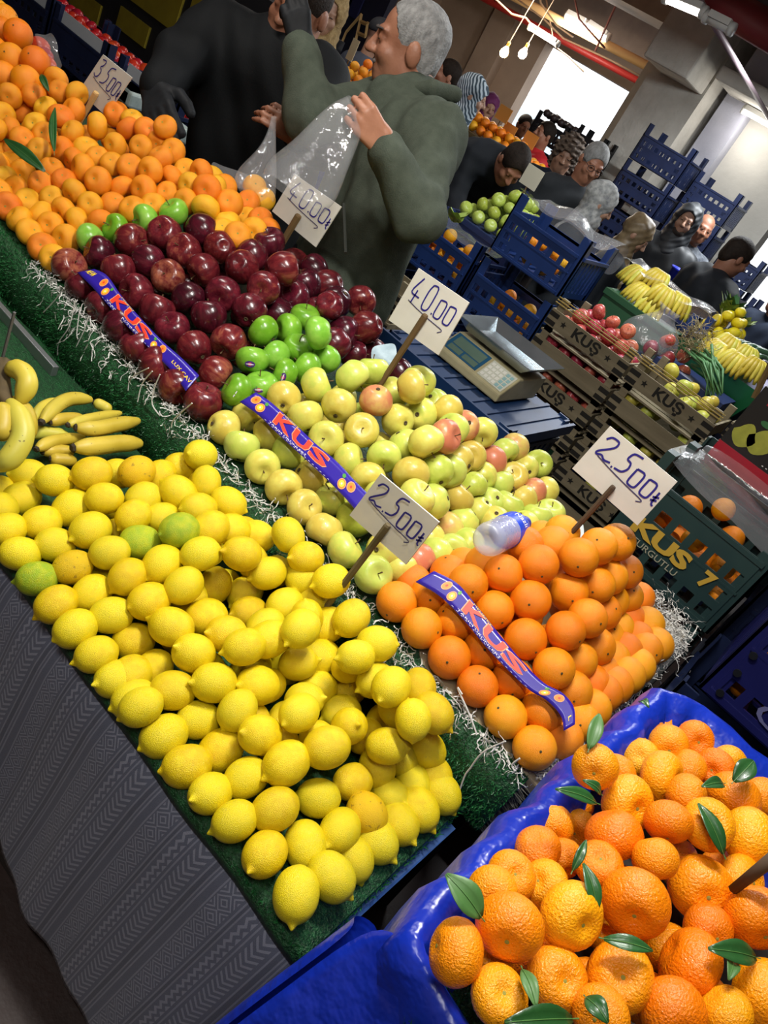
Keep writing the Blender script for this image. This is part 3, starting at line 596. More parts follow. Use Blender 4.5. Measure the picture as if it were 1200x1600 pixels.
# ---- red and green apples share one heap
rp = [pl_front(1.13, .79, 37), pl_right(-.86, .79, 62), pl_top(1.05)]
both = [(p[0], p[1], 0) for p in RED]+[(p[0], p[1], 1) for p in GREEN]
P, R, I, K = settle(both, rp, lambda p: rnd.uniform(.0395, .0425) if p[2] == 0 else rnd.uniform(.036, .0385), .88, floor=sh_floor)
stick = mat('apple_sticker', '#43206e', .4); stick2 = mat('apple_sticker_pink', '#d0486a', .4); stick3 = mat('sticker_white', '#d8d2e6', .4)
for p, r, i, k in zip(P, R, I, K):
    if k[2] == 0:
        lab = 'dark red apple on the front slope of its heap'
        if k[1]-k[0]*1.0 > 285: lab = 'dark red apple in the shaded lowest row under the ribbon'
        if k[0] > 430: lab = 'dark red apple on the right shoulder of its heap'
        if k[0] > 610: lab = 'single red apple beside the middle 40.00 price stick'
        place(rnd.choice(REDA), p, r, orient(view_axis(rnd.uniform(0, 360), rnd.gauss(0, 40)), rnd.random()*6), lab, 'apple', 'red apples of the heap', (('stem', STEM), ('calyx', CALX)))
    else:
        q = orient(view_axis(rnd.uniform(150, 300), rnd.gauss(15, 25)), rnd.random()*6); st = [(393, 563), (370, 610), (405, 603), (432, 588)]
        lab = 'bright green apple between the red heap and the golden apples'
        if k[1] < 380: lab = 'bright green apple in the row behind the red apples, below the mandarins'
        o = place(rnd.choice(GREENA), p, r, q, lab, 'apple', 'green apples', (('stem', STEM), ('calyx', CALX)))
        for j, s in enumerate(st):
            if math.hypot(k[0]-s[0], k[1]-s[1]) < 18:
                tag(o, ['large green apple with a purple sticker facing the customer', 'lowest green apple with a purple sticker, left of the second ribbon', 'green apple with a purple sticker wedged under the others', 'shaded green apple with a purple sticker at the rear'][j]); v = (Vector((0, 0, H))-p).normalized(); lo = q.inverted()@(v+view_axis(120, 0)*.25).normalized()
                M = Matrix.Translation(lo*.955)@lo.to_track_quat('Z', 'Y').to_matrix().to_4x4()
                for nm, mm, rx, ry, h in (('sticker', stick, .30, .19, .045), ('sticker_fruit', stick2, .12, .1, .055), ('sticker_band', stick3, .24, .035, .062)):
                    mb = MB(); ring = []
                    for kk in range(16): a = kk*math.pi/8; ring.append((rx*math.cos(a), ry*math.sin(a)))
                    cz = lambda x, y: h-(x*x+y*y)*.5
                    vs_ = [M@Vector((0, 0, cz(0, 0)))]+[M@Vector((x*.55, y*.55, cz(x*.55, y*.55))) for x, y in ring]+[M@Vector((x, y, cz(x, y))) for x, y in ring]
                    mb.add(vs_, [(0, 1+a, 1+(a+1) % 16) for a in range(16)]+[(1+a, 17+a, 17+(a+1) % 16, 1+(a+1) % 16) for a in range(16)]); mb.build(nm, mm, o, True)
for p in fill(P, R, rp, lambda _: .035, 3000, (.05, .12), ((-1.6, -.9), (1.15, 1.7), (.78, 1.02)), 4, sh_floor):
    place(rnd.choice(REDA), p, .035, orient(toward(60)), 'red apple inside the heap, seen only between others', 'apple', 'red apples of the heap')
# ---- small mandarins and, beyond them, larger oranges
mp = [pl_front(1.13, .785, 37), pl_top(1.10)]
P, R, I, K = settle(MAND, mp, lambda p: rnd.uniform(.032, .0375), .86, floor=sh_floor)
for p, r, i, k in zip(P, R, I, K):
    lab = 'small mandarin in the long rear mandarin heap'
    if k[1]-k[0]*1.0 > 300: lab = 'small mandarin in the lowest row along the turf edge'
    if k[0] > 280: lab = 'small mandarin at the thin end of its heap'
    place(rnd.choice(MAN), p, r, orient(toward(40), rnd.random()*6), lab, 'mandarin', 'mandarins of the rear heap', (('stem_button', BUTM),))
for p in fill(P, R, mp, lambda _: .031, 4000, (.045, .11), ((-2.4, -1.3), (1.14, 1.6), (.77, 1.05)), 5, sh_floor):
    place(rnd.choice(MAN), p, .031, orient(toward(60)), 'mandarin inside the rear heap, seen only between others', 'mandarin', 'mandarins of the rear heap')
P, R, I, K = settle(BIGOR, [pl_front(1.13, .80, 37), pl_top(1.3)], lambda p: .042, .93)
for p, r, i, k in zip(P, R, I, K):
    place(rnd.choice(ORA), p, r, orient(toward(40)), 'large smooth orange in the heap at the top left corner', 'orange', 'large oranges at the corner', (('stem_button', BUT),))
# ---- clementines in the blue tray
def cz_plane(px, py): return incl(px, py, .6, .925, .22)
pts = []
o3 = Vector((0, 0, H))
keep = []
for p in CLEM:
    t = (cz_plane(p[0], p[1])-o3).length/np.linalg.norm(ray(p[0], p[1])); rp_ = p[2]/2.143; r = min(.040, max(.029, t*rp_/F)); keep.append((p[0], p[1], r))
P, R, I, K = settle(keep, [((0, -.215, .977), (0, .6, .925))], lambda p: p[2], .84, 120)
for p, r, i, k in zip(P, R, I, K):
    big = k[1] > 1330
    me = rnd.choice(CLE); place(me, p, r, orient(toward(45), rnd.random()*6), 'big glossy clementine at the front of the tray' if big else 'bumpy clementine in the rear half of the tray', 'clementine', 'clementines in the blue tray', (('stem_button', BUTC[me.name]),))
CLP = P
for p in fill(P, R, [((0, -.215, .977), (0, .6, .925))], lambda _: .032, 3000, (.055, .10), ((.06, .4), (.55, 1.1), (.8, 1.0)), 6, lambda p: -9):
    place(rnd.choice(CLE), p, .032, orient(toward(60)), 'clementine under the top layer of the blue tray', 'clementine', 'clementines in the blue tray')

# ---- the heaps go on a little beyond the photo's edges
def extend(kinds, r, n, box, surf, label, cat, group, seed, parts=()):
    q = random.Random(seed); A = np.array([o.location for o in COL.objects if o.get('group') in (group, 'lemons heaped on the front table', 'large oranges at the corner')])
    for _ in range(n):
        x = q.uniform(*box[0]); y = q.uniform(*box[1]); p = np.array([x, y, surf(y)]); u, v = proj(p)
        if -40 < u < 1240 and -40 < v < 1640: continue
        if (np.linalg.norm(A-p, axis=1) < r*1.86).any(): continue
        A = np.vstack([A, p]); place(q.choice(kinds), Vector(p), r, orient(toward(50), q.random()*6), label, cat, group, parts)
tn = math.tan(math.radians(37))
extend(MAN, .034, 2500, ((-2.75, -1.9), (1.13, 1.46)), lambda y: .785+(y-1.13)*tn, 'small mandarin at the far end of the rear heap', 'mandarin', 'mandarins of the rear heap', 91, (('stem_button', BUTM),))
extend(LEM, .030, 1200, ((-1.30, -.9), (.69, .84)), lambda y: bedz(y)+.030+(y-.69)*.5, 'yellow lemon at the far end of its heap', 'lemon', 'lemons heaped on the front table', 92)
extend(CLE, .035, 900, ((.3, .62), (.66, 1.12)), lambda y: .93+.22*(y-.6), 'clementine at the far side of the blue tray', 'clementine', 'clementines in the blue tray', 93)

# ---- labels that say where in its heap a fruit lies
def zone_labels(group, along):
    by = {}
    for o in COL.objects:
        if o.get('group') == group and 'seen only' not in o.get('label', '') and ' far ' not in o.get('label', ''): by.setdefault(o['label'], []).append(o)
    ups = ('low down', 'halfway up', 'high up')
    for lab, L in by.items():
        if len(L) < 6: continue
        xs = sorted(o.location.x for o in L); zs = sorted(o.location.z for o in L); q = lambda a, f: a[min(len(a)-1, int(len(a)*f))]
        small = len(L) < 14
        for o in L:
            i = 0 if o.location.x < q(xs, .34) else 1 if o.location.x < q(xs, .67) else 2; j = 0 if o.location.z < q(zs, .34) else 1 if o.location.z < q(zs, .67) else 2
            o['label'] = lab+', '+(along[i] if small else ups[j]+' '+along[i])
zone_labels('lemons heaped on the front table', ('toward the bananas', 'near the middle', 'toward the blue tray'))
zone_labels('oranges of the pyramid', ('toward the golden apples', 'near the middle', 'toward the blue tray'))
zone_labels('golden apples of the pyramid', ('toward the green apples', 'near the middle', 'toward the oranges'))
zone_labels('red apples of the heap', ('toward the mandarins', 'near the middle', 'toward the green apples'))
zone_labels('green apples', ('at the left', 'near the middle', 'at the right'))
zone_labels('mandarins of the rear heap', ('toward the left edge', 'near the middle', 'toward the red apples'))
zone_labels('clementines in the blue tray', ('toward the left rim', 'near the middle', 'toward the right edge'))
# ================================================================== blue lined tray
tarp = NT('blue_tarp'); tarp.t.links.new(tarp.ramp(tarp.noise(6, 4), [(.3, srgb('#0a2496')), (.7, srgb('#1634b2'))]), tarp.b.inputs['Base Color']); tarp.b.inputs['Roughness'].default_value = .28; tarp.bump(tarp.noise(22, 3), .006); tarp = tarp.m
tray = thing('fruit_tray', 'raised tray lined with shiny blue plastic sheet, full of clementines', 'tray', (0, 0, 0))
path = []
def seg(a, b, n): return [Vector(a).lerp(Vector(b), i/n) for i in range(n)]
corner_b, corner_f = Vector((.05, 1.19, .985)), Vector((.018, .60, .845))
path = [(p, Vector((.0, 1, 0))) for p in seg((.62, 1.22, 1.0), (.12, 1.22, .998), 12)]
for i in range(5): a = math.pi/2*i/5; path.append((Vector((.114-.05*math.sin(a), 1.17+.05*math.cos(a), .992-.002*i)), Vector((-math.sin(a), math.cos(a), 0))))
path += [(p, Vector((-1, 0, 0))) for p in seg((.064, 1.16, .985), (.030, .66, .862), 26)]
for i in range(6): a = math.pi/2*i/5; path.append((Vector((.080-.05*math.cos(a), .65-.05*math.sin(a), .858-.002*i)), Vector((-math.cos(a), -math.sin(a), 0))))
path += [(p, Vector((0, -1, 0))) for p in seg((.13, .60, .845), (.75, .60, .845), 22)]
rows = []; r = random.Random(9)
for i, (p, o_) in enumerate(path):
    wv = .006*math.sin(i*1.7)+.004*math.sin(i*.73+1)
    prof = [(-.12, -.10), (-.07, -.085), (-.035, -.04), (-.018, -.008), (0, .010), (.014, .008), (.024, -.006), (.029, -.03), (.028, -.08), (.020, -.2), (.0, -.45), (.0, -.75)]
    if o_.y < -.3: prof = [(a if a < 0 else a*(1-.2*(-o_.y)), b) for a, b in prof]
    rows.append([p+o_*(a+wv*(1 if a < .03 else .6))+Vector((0, 0, b+wv*.7*math.sin(i*.9+j))) for j, (a, b) in enumerate(prof)])
MB().grid(rows).build('lining', tarp, tray, True).modifiers.new('s', 'SOLIDIFY').thickness = .002
# the sheet hanging over the front corner, its edge folded double
E0 = [Vector((-.018, .618, .785)), Vector((-.030, .585, .70)), Vector((-.046, .548, .60)), Vector((-.06, .53, .45)), Vector((-.06, .525, .25))]
rows = []
for j, e in enumerate(E0):
    rw = []
    for k in range(14):
        f = k/13; x = e.x+f*.75; y = e.y-.03*math.sin(f*3)*(j/4)-.012*math.sin(f*11+j*.6)-.012; z = e.z+(.055*min(1, f*5) if j == 0 else .02*min(1, f*5)*(4-j)/4)
        rw.append(Vector((x, y, z)))
    rows.append(rw)
top = [Vector((.0+.02*0+f*.75, .595-.006*math.sin(f*9), .848+.004*math.sin(f*14))) for f in [k/13 for k in range(14)]]; top[0] = Vector((.004, .625, .838))
o = MB().grid([top]+rows).build('front_drape', tarp, tray, True); sb = o.modifiers.new('sub', 'SUBSURF'); sb.levels = sb.render_levels = 2; o.modifiers.new('s', 'SOLIDIFY').thickness = .002
MB().grid([[e+Vector((-.004, .004, 0)), e+Vector((-.016, .012, -.012)), e+Vector((-.014, .028, -.014)), e+Vector((.03, .032, 0))] for e in E0]).build('folded_edge', tarp, tray, True).modifiers.new('sub', 'SUBSURF').levels = 2
q = [(.03, .60, .76), (.75, .60, .76), (.75, 1.2, .90), (.03, 1.2, .90)]
MB().slab(q, .02).build('tray_board', MATS['dark_wood'], tray)
for x in (.1, .6):
    for y in (.68, 1.1): MB().box((x, y, 0), (x+.05, y+.05, .80)).build('leg', MATS['dark_wood'], tray)
MB().grid([[Vector((x, y, .795+.22*(y-.6)+.004*math.sin(x*40))) for y in (.56, .6, .66, .72)] for x in np.linspace(.10, .7, 12)]).build('turf_mat', turf_m, tray, True)
o = blades([(.555, .80), (.60, .812), (.68, .825)], .08, .4, 4000, .011, 8).build('turf_fibre', blade_m, tray); o['kind'] = 'stuff'
# ================================================================== leaves
leaf_m = mat('citrus_leaf', '#1f4a20', .35, '#2f6030', 12, bump=.0006, bscale=90, rand=.3, coat=.15); leafp_m = mat('citrus_leaf_pale', '#50783e', .45, '#416a34', 12, rand=.2)
vein_m = mat('leaf_vein', '#4f7a3c', .5)
def leaf(a, b, w, bend, nrm, label, cat='leaf', m=leaf_m, group='loose citrus leaves'):
    a, b = Vector(a), Vector(b); d = b-a; L = d.length; nrm = Vector(nrm).normalized(); s = d.cross(nrm).normalized(); nrm = s.cross(d).normalized()
    rows = []; mid = []
    for i in range(9):
        f = i/8; hw = w*.5*(math.sin(math.pi*min(1, f*.93+.04))**.85)*(1-.25*f); c = a+d*f+nrm*(bend*math.sin(math.pi*f)); mid.append(c+nrm*.0006)
        rows.append([c-s*hw+nrm*hw*.35, c-s*hw*.5+nrm*hw*.10, c, c+s*hw*.5+nrm*hw*.10, c+s*hw+nrm*hw*.35])
    o = MB().grid(rows).build('leaf', m, None, True); o.modifiers.new('s', 'SOLIDIFY').thickness = .0007
    MB().tube([a-d*.10]+mid, [.0008]+[.0005]*8+[.0002], 5).build('midrib', vein_m, o); return tag(o, label, cat, group)
def clp(px, py, lift): 
    n = np.array((0, -.215, .977)); p0 = np.array((0, .6, .925))+n*lift; rr_ = ray(px, py); t = n@(p0-np.array([0, 0, H]))/(n@rr_); return dep(px, py, t)
def z7(x, y): return 640+x/2.143, 1060+y/2.143
for k, (a, b, w, pale, lab) in enumerate([((240, 800), (122, 655), 92, 1, 'broad pale green leaf at the front left rim of the blue tray'), ((625, 418), (488, 370), 46, 0, 'slender dark leaf hanging over the left rim of the blue tray'),
  ((640, 388), (580, 340), 34, 0, 'small dark leaf tucked beside the slender rim leaf'), ((545, 645), (592, 540), 30, 0, 'narrow dark leaf standing upright between clementines'), ((628, 778), (582, 618), 50, 0, 'long leaf lying across two large clementines'),
  ((650, 872), (815, 912), 46, 0, 'leaf pressed flat below the largest clementine'), ((1050, 588), (966, 418), 56, 0, 'long leaf leaning on the big clementine near the right edge'), ((1085, 345), (1152, 275), 62, 0, 'pointed leaf at the rear right of the blue tray'),
  ((1050, 352), (978, 362), 40, 0, 'dark leaf half hidden below the rear right clementine'), ((600, 236), (636, 118), 50, 1, 'upright leaf between the orange pyramid and the blue rim'), ((1160, 935), (1000, 905), 66, 0, 'wide leaf at the right edge among the front clementines'),
  ((378, 975), (425, 1105), 48, 1, 'pale leaf hanging between the two lowest clementines'), ((545, 1140), (318, 1152), 76, 0, 'large leaf cut by the bottom edge of the photo'), ((590, 1068), (665, 1155), 62, 0, 'crumpled leaf at the bottom edge beside the large one'), ((770, 80), (802, 98), 30, 0, 'tiny leaf at the far corner of the blue tray'), ((1075, 940), (1068, 1010), 40, 1, 'small pale leaf below the wide leaf at the right edge')]):
    A = clp(*z7(*a), .030); B = clp(*z7(*b), .042); sc = (A-Vector((0, 0, H))).length/F/2.143
    leaf(A, B, w*sc*1.05, .006, (-.1, -.45, .9), lab, m=leafp_m if pale else leaf_m)
def on_front(px, py, lift, y=1.13, z=.79, ang=37):
    n = np.array(pl_front(y, z, ang)[0]); p0 = np.array((0, y, z))+n*lift; rr_ = ray(px, py); return dep(px, py, n@(p0-np.array([0, 0, H]))/(n@rr_))
for a, b, w, lab in [((85, 236), (86, 168), 16, 'narrow leaf standing upright in the rear mandarins'), ((70, 268), (6, 217), 24, 'broad dark leaf lying on the rear mandarins at the left edge'), ((76, 142), (64, 116), 14, 'small leaf on a mandarin near the large oranges')]:
    A = on_front(*a, .045); B = on_front(*b, .05); leaf(A, B, w*1.75/F*1.05, .008, (0, -.7, .7), lab)
# ================================================================== ribbons printed KUS
rib_m = mat('ribbon_purple', '#2f1f96', .3, coat=.3); rib_red = mat('ribbon_red', '#e8402a', .4); rib_yel = mat('ribbon_outline', '#f0a070', .4); rib_w = mat('ribbon_white', '#e8e6f0', .4)
rib_o = mat('ribbon_orange', '#f08a28', .4); rib_y = mat('ribbon_yellow', '#f5d23c', .4); rib_g = mat('ribbon_green', '#4a9a3a', .4)
def spline(pts, n):
    pts = [Vector(p) for p in pts]; out = []
    for i in range(len(pts)-1):
        p0, p1, p2, p3 = pts[max(i-1, 0)], pts[i], pts[i+1], pts[min(i+2, len(pts)-1)]
        for k in range(n):
            t = k/n; out.append(.5*((2*p1)+(p2-p0)*t+(2*p0-5*p1+4*p2-p3)*t*t+(3*p1-p0-3*p2+p3)*t**3))
    return out+[pts[-1]]
def ribbon(up, lo, s, ox, oy, lift, label, layout, extra):
    U = spline([on_front(ox+x/s, oy+y/s, lift+.004) for x, y in up], 6); L = spline([on_front(ox+x/s, oy+y/s, lift) for x, y in lo], 6)
    t = thing('fruit_ribbon', label, 'ribbon', L[len(L)//2], group='printed ribbons across the fruit'); c = Vector(t.location); N = len(U)-1
    cum = [0]
    for i in range(N): cum.append(cum[-1]+((U[i+1]+L[i+1])/2-(U[i]+L[i])/2).length)
    T = cum[-1]
    def fn(u, v, h=.0009):
        s_ = max(0, min(.9999, u))*T; i = max(k for k in range(N+1) if cum[k] <= s_); i = min(i, N-1); f = (s_-cum[i])/(cum[i+1]-cum[i])
        a = L[i].lerp(L[i+1], f); b = U[i].lerp(U[i+1], f); n = (L[i+1]-L[i]).cross(U[i]-L[i]).normalized(); return a.lerp(b, v)+n*h-c
    o = MB().grid([[fn(k/48, v, 0) for v in (0, .25, .5, .75, 1)] for k in range(49)]).build('band', rib_m, t, True); o.modifiers.new('s', 'SOLIDIFY').thickness = .0005
    def sub_text(name, txt, m, u0, u1, v0, v1, h, off=0, sl=0):
        cu = bpy.data.curves.new('lettering', 'FONT'); cu.body = txt; cu.resolution_u = 2; cu.offset = off; ob = bpy.data.objects.new('lettering', cu); COL.objects.link(ob)
        dg = bpy.context.evaluated_depsgraph_get(); dg.update(); me = bpy.data.meshes.new_from_object(ob.evaluated_get(dg)); bpy.data.objects.remove(ob, do_unlink=True)
        bm = bmesh.new(); bm.from_mesh(me); bpy.data.meshes.remove(me); bmesh.ops.triangulate(bm, faces=bm.faces[:])
        for _ in range(2): bmesh.ops.subdivide_edges(bm, edges=[e for e in bm.edges if e.calc_length() > .12], cuts=1); bmesh.ops.triangulate(bm, faces=bm.faces[:])
        xs = [v.co.x for v in bm.verts]; ys = [v.co.y for v in bm.verts]; x0, x1, y0, y1 = min(xs), max(xs), min(ys), max(ys)
        bm.verts.index_update(); mb = MB(); mb.add([fn(u0+(u1-u0)*(v.co.x-x0)/(x1-x0), v0+(v1-v0)*(v.co.y-y0)/(y1-y0), h) for v in bm.verts], [tuple(v.index for v in f.verts) for f in bm.faces]); bm.free()
        return mb.build(name, m, o)
    asp = (U[N//2]-L[N//2]).length/T
    def disc(name, m, cu, cv, r, h, n=18):
        return MB().add([fn(cu, cv, h)]+[fn(cu+r*asp*math.cos(a), cv+r*math.sin(a), h) for a in [2*math.pi*k/n for k in range(n)]], [(0, 1+k, 1+(k+1) % n) for k in range(n)]).build(name, m, o)
    for i, cu in enumerate(layout['fruit']):
        s_ = 1 if i % 2 == 0 else -1
        disc('fruit_print', rib_yel, cu-.028*s_, .62, .27, .0010); disc('fruit_print', rib_o, cu-.028*s_, .62, .22, .0013); disc('fruit_print', rib_red, cu-.028*s_, .62, .07, .0017)
        disc('fruit_print', rib_yel, cu+.03*s_, .38, .27, .0014); disc('fruit_print', rib_o, cu+.03*s_, .38, .235, .0018); disc('fruit_print', rib_y, cu+.03*s_, .38, .17, .0022); disc('fruit_print', rib_w, cu+.03*s_, .38, .05, .0025)
        disc('leaf_print', rib_g, cu+.045*s_, .76, .11, .0012)
    a, b = layout['kus']
    for j, ch in enumerate('KUS'):
        w = (b-a)/3; sub_text('letter_outline', ch, rib_yel, a+w*j-.006, a+w*(j+.92)+.006, .24, .93, .0011, .03); sub_text('letter', ch, rib_red, a+w*j, a+w*(j+.92), .28, .89, .0019, .035)
    sub_text('small_lettering', 'MEHMET', rib_y, a+.03, a+.16, .90, .98, .0016); sub_text('small_lettering', 'TARIM ÜRÜNLERİ', rib_w, a-.02, a+.30, .10, .22, .0016)
    sub_text('small_lettering', '- - - - - - - - - - - - - - - - - -', rib_w, a-.05, b+.05, .05, .065, .0016)
    for (tx, u0, u1, v0, v1) in extra: sub_text('small_lettering', tx, rib_y, u0, u1, v0, v1, .0014, .012)
    return t
ribbon([(215,60),(330,120),(450,290),(620,490),(820,700),(1000,860),(1150,1010)], [(60,90),(190,215),(330,375),(520,585),(740,805),(900,965),(1030,1150)], 5.714, 110, 410, .046,
  'purple printed ribbon laid across the dark red apples', {'fruit': (.17, .70), 'kus': (.27, .63)}, [('LUX ÇAV', .82, .99, .30, .55), ('MEHM', .01, .06, .4, .75)])
ribbon([(170,75),(300,160),(480,320),(700,530),(900,700),(1050,860),(1200,1010)], [(25,160),(190,275),(380,460),(600,660),(800,850),(950,1000),(1090,1160)], 5.714, 370, 600, .043,
  'purple printed ribbon laid across the yellow green apples', {'fruit': (.08, .84), 'kus': (.23, .68)}, [])
ribbon([(170,55),(330,140),(460,290),(620,490),(780,680),(930,830),(1060,900),(1140,1000),(1148,1120)], [(40,130),(210,230),(380,400),(520,570),(680,740),(830,880),(950,950),(1050,1060),(1070,1165)], 4.444, 640, 880, .048,
  'purple printed ribbon laid across the orange pyramid', {'fruit': (.14, .83), 'kus': (.25, .68)}, [('L', .95, .97, .45, .7)])
# ================================================================== price cards
card_m = mat('price_card', '#d3d0c6', .6, '#c4c1b6', 10, bump=.0003, bscale=40); ink = mat('blue_ink', '#241f7a', .5); pencil = mat('pencil_line', '#3a3560', .6)
wood_st = mat('stick_wood', '#7a6138', .7, '#5a4526', 20, stretch=(1, 1, .2)); wood_pale = mat('stick_pale', '#c9a56a', .7); wood_dark = mat('stick_dark', '#4a3a2a', .7)
def price_card(corners, y, text, label, stick, smat, sw, tilt=0, pen=.0034):
    P = []
    for (x, yy) in corners:   # the card leans back slightly from the vertical plane at y
        n = np.array((0, -math.cos(tilt), math.sin(tilt))); c0 = ony(*corners[3], y); rr_ = ray(x, yy); P.append(dep(x, yy, n@(np.array(c0)-np.array([0, 0, H]))/(n@rr_)))
    t = thing('price_card', label, 'price sign', P[3]); c = Vector(P[3]); q = [p-c for p in P]
    n = (q[1]-q[0]).cross(q[3]-q[0]).normalized(); n = n if n.y < 0 else -n
    def fn(u, v): a = q[0].lerp(q[1], u); b = q[3].lerp(q[2], u); return a.lerp(b, v)+n*.0008
    cd_ = MB().slab([q[0], q[3], q[2], q[1]], .003).build('card', card_m, t)
    if text:
        for ch, (u, v, w, h) in text:
            strokes([[(u+a*w, v+b*h) for a, b in L] for L in STROKE[ch]], pen, fn).build('number', ink, cd_)
        strokes([[(.12, .52), (.3, .56), (.6, .60), (.88, .62), (.80, .70)]], pen*.55, fn).build('underline', pencil, cd_)
    if stick:
        (x0, y0), (x1, y1) = stick; yb = y-.006
        a = ony(x0, y0, yb)-c; b = ony(x1, y1, yb+.0)-c; d = (b-a).normalized()
        MB().tube([a-d*.004, a, b, b+d*.05], [sw*.8, sw, sw*.9, sw*.7], 7).build('stick', smat, t, False)
    return t
D25 = [('2', (.06, .10, .27, .42)), ('.', (.30, .46, .07, .06)), ('5', (.34, .06, .22, .44)), ('o', (.56, .22, .17, .34)), ('o', (.74, .22, .17, .34)), ('t', (.90, .32, .09, .26))]
D40 = [('4', (.06, .08, .27, .44)), ('0', (.32, .06, .24, .46)), ('.', (.53, .40, .08, .1)), ('o', (.58, .18, .18, .34)), ('o', (.76, .18, .18, .34)), ('t', (.93, .32, .07, .24))]
D35 = [('3', (.06, .06, .28, .44)), ('5', (.32, .08, .24, .44)), ('.', (.52, .38, .08, .1)), ('o', (.58, .22, .17, .34)), ('o', (.75, .22, .17, .34)), ('t', (.92, .36, .08, .22))]
price_card([(161,85),(206,121),(165,181),(123,142)], 1.48, D35, 'white card handwritten 35.00 above the rear mandarins', ((150,146),(126,188)), wood_pale, .009)
price_card([(460,272),(533,323),(493,386),(425,330)], 1.52, D40, 'white card handwritten 40.00 above the red apples, before the green fleece', ((466,338),(415,424)), wood_st, .009)
price_card([(654,419),(733,473),(685,555),(607,500)], 1.42, [d for d in D40 if d[0] != 't'], 'white card handwritten 40.00 above the yellow apples, beside the scale', ((664,494),(596,598)), wood_st, .0075)
price_card([(595,740),(686,816),(634,882),(546,805)], 1.02, D25, 'white card handwritten 25.00 on a stick in the lemon heap', ((605,822),(505,955)), mat('stick_grey', '#6d6146', .7, '#4f452f', 20), .0065)
price_card([(953,666),(1058,753),(996,821),(894,732)], 1.47, D25, 'largest white card handwritten 25.00 above the orange pyramid', ((957,762),(866,862)), wood_dark, .006, pen=.0042)
# stick of a card beyond the right edge, stuck between the front clementines
tag(MB().tube([clp(1145, 1390, .02), clp(1215, 1335, .10)], [.006, .008], 7).build('price_stick', wood_dark, None, True), 'dark wooden stick between clementines at the right edge', 'stick')
# ================================================================== white paper shreds
def shreds(name, label, spots, seed, wid=.0009):
    r = random.Random(seed); mb = MB()
    for (p, n, spread, hang) in spots:
        for _ in range(n):
            q = Vector(p)+Vector((r.gauss(0, spread[0]), r.gauss(0, spread[1]), abs(r.gauss(0, spread[2])))); d = Vector((r.uniform(-1, 1), r.uniform(-1, 1), r.uniform(-.4, .6))).normalized(); pts = [q]; st = r.uniform(.0035, .0075)
            for k in range(r.randint(4, 9)):
                d = (d+Vector((r.gauss(0, .6), r.gauss(0, .6), r.gauss(0, .5)-hang))).normalized(); q = q+d*st; pts.append(q)
            A = []; B = []; s = Vector((r.uniform(-1, 1), r.uniform(-1, 1), r.uniform(-1, 1))).normalized()
            for i, x in enumerate(pts):
                t_ = (pts[min(i+1, len(pts)-1)]-pts[max(0, i-1)]); t_ = t_.normalized() if t_.length > 1e-6 else Vector((1, 0, 0)); w_ = t_.cross(s); w_ = w_.normalized()*wid*(.6+.8*r.random()) if w_.length > 1e-4 else Vector((wid, 0, 0)); A.append(x+w_); B.append(x-w_)
            mb.grid([A, B])
    return tag(mb.build(name, mat('paper_shred', '#d9d8d2', .6, '#bdbdb8', 30), None), label, 'shredded paper', kind='stuff')
sp = []; r = random.Random(3)
for i in range(75):
    x = -1.60+1.60*i/75; sp.append(((x, 1.078, .752), 12, (.012, .007, .004), .12))
for i in range(22):
    x = r.uniform(-1.60, -.02); sp.append(((x, 1.05, .735), r.randint(2, 7), (.010, .003, .004), .6))
shreds('paper_shreds', 'white paper shreds fringing the turf edge below the apples', sp, 5)
sp = []
for i in range(60): y = 1.12+.62*i/60; sp.append(((.008, y, shz(y)+.004), 30, (.011, .008, .006), .1))
for i in range(40): x = -.30+.33*r.random(); sp.append(((x, 1.70+r.gauss(0, .05), shz(1.7)+.008), 34, (.018, .03, .012), .05))
shreds('paper_shreds', 'thick white paper shreds around the far end of the orange pyramid', sp, 6)
for k, pts in enumerate([[(722,1085),(715,1075),(735,1120),(745,1148)], [(790,1158),(755,1175),(735,1200),(725,1215),(712,1255)], [(812,1185),(800,1195),(805,1205)]]):
    P = spline([ony(a, b, 1.046) for a, b in pts], 4); tag(MB().tube(P, .0016, 5).build('paper_strand', MATS['paper_shred'], None), ['short curled paper strand on the turf below the orange pyramid', 'long paper strand trailing down the turf end near the lemons', 'tiny paper strand at the corner of the turf shelf'][k], 'paper strand')
for k, pts in enumerate([[(92,438),(75,440),(62,455)], [(100,450),(85,470),(68,488)], [(118,468),(108,510),(92,535),(90,555)], [(125,480),(120,520),(122,530)], [(138,495),(132,515),(118,545),(117,560)], [(232,575),(205,590),(200,610)], [(238,580),(222,600),(215,628)], [(250,585),(240,610),(238,632),(250,650)], [(300,630),(272,655),(268,668)]]):
    P = spline([ony(a, b, 1.044+.003*j) for j, (a, b) in enumerate(pts)], 4); tag(MB().tube(P, .0014, 5).build('paper_strand', MATS['paper_shred'], None), 'white paper strand dangling over the turf below the red apples', 'paper strand', 'paper strands below the red apples')
# kraft board that ends the shelf under the shreds
tag(MB().slab([(-.30, 1.10, shz(1.10)+.004), (.028, 1.10, shz(1.10)+.004), (.030, 1.76, shz(1.76)+.004), (-.30, 1.76, shz(1.76)+.004)], .03).build('base_board', mat('kraft', '#a89878', .8, '#8d7f62', 14), None, bevel=.004), 'worn beige board edge under the white shreds and oranges', 'board')
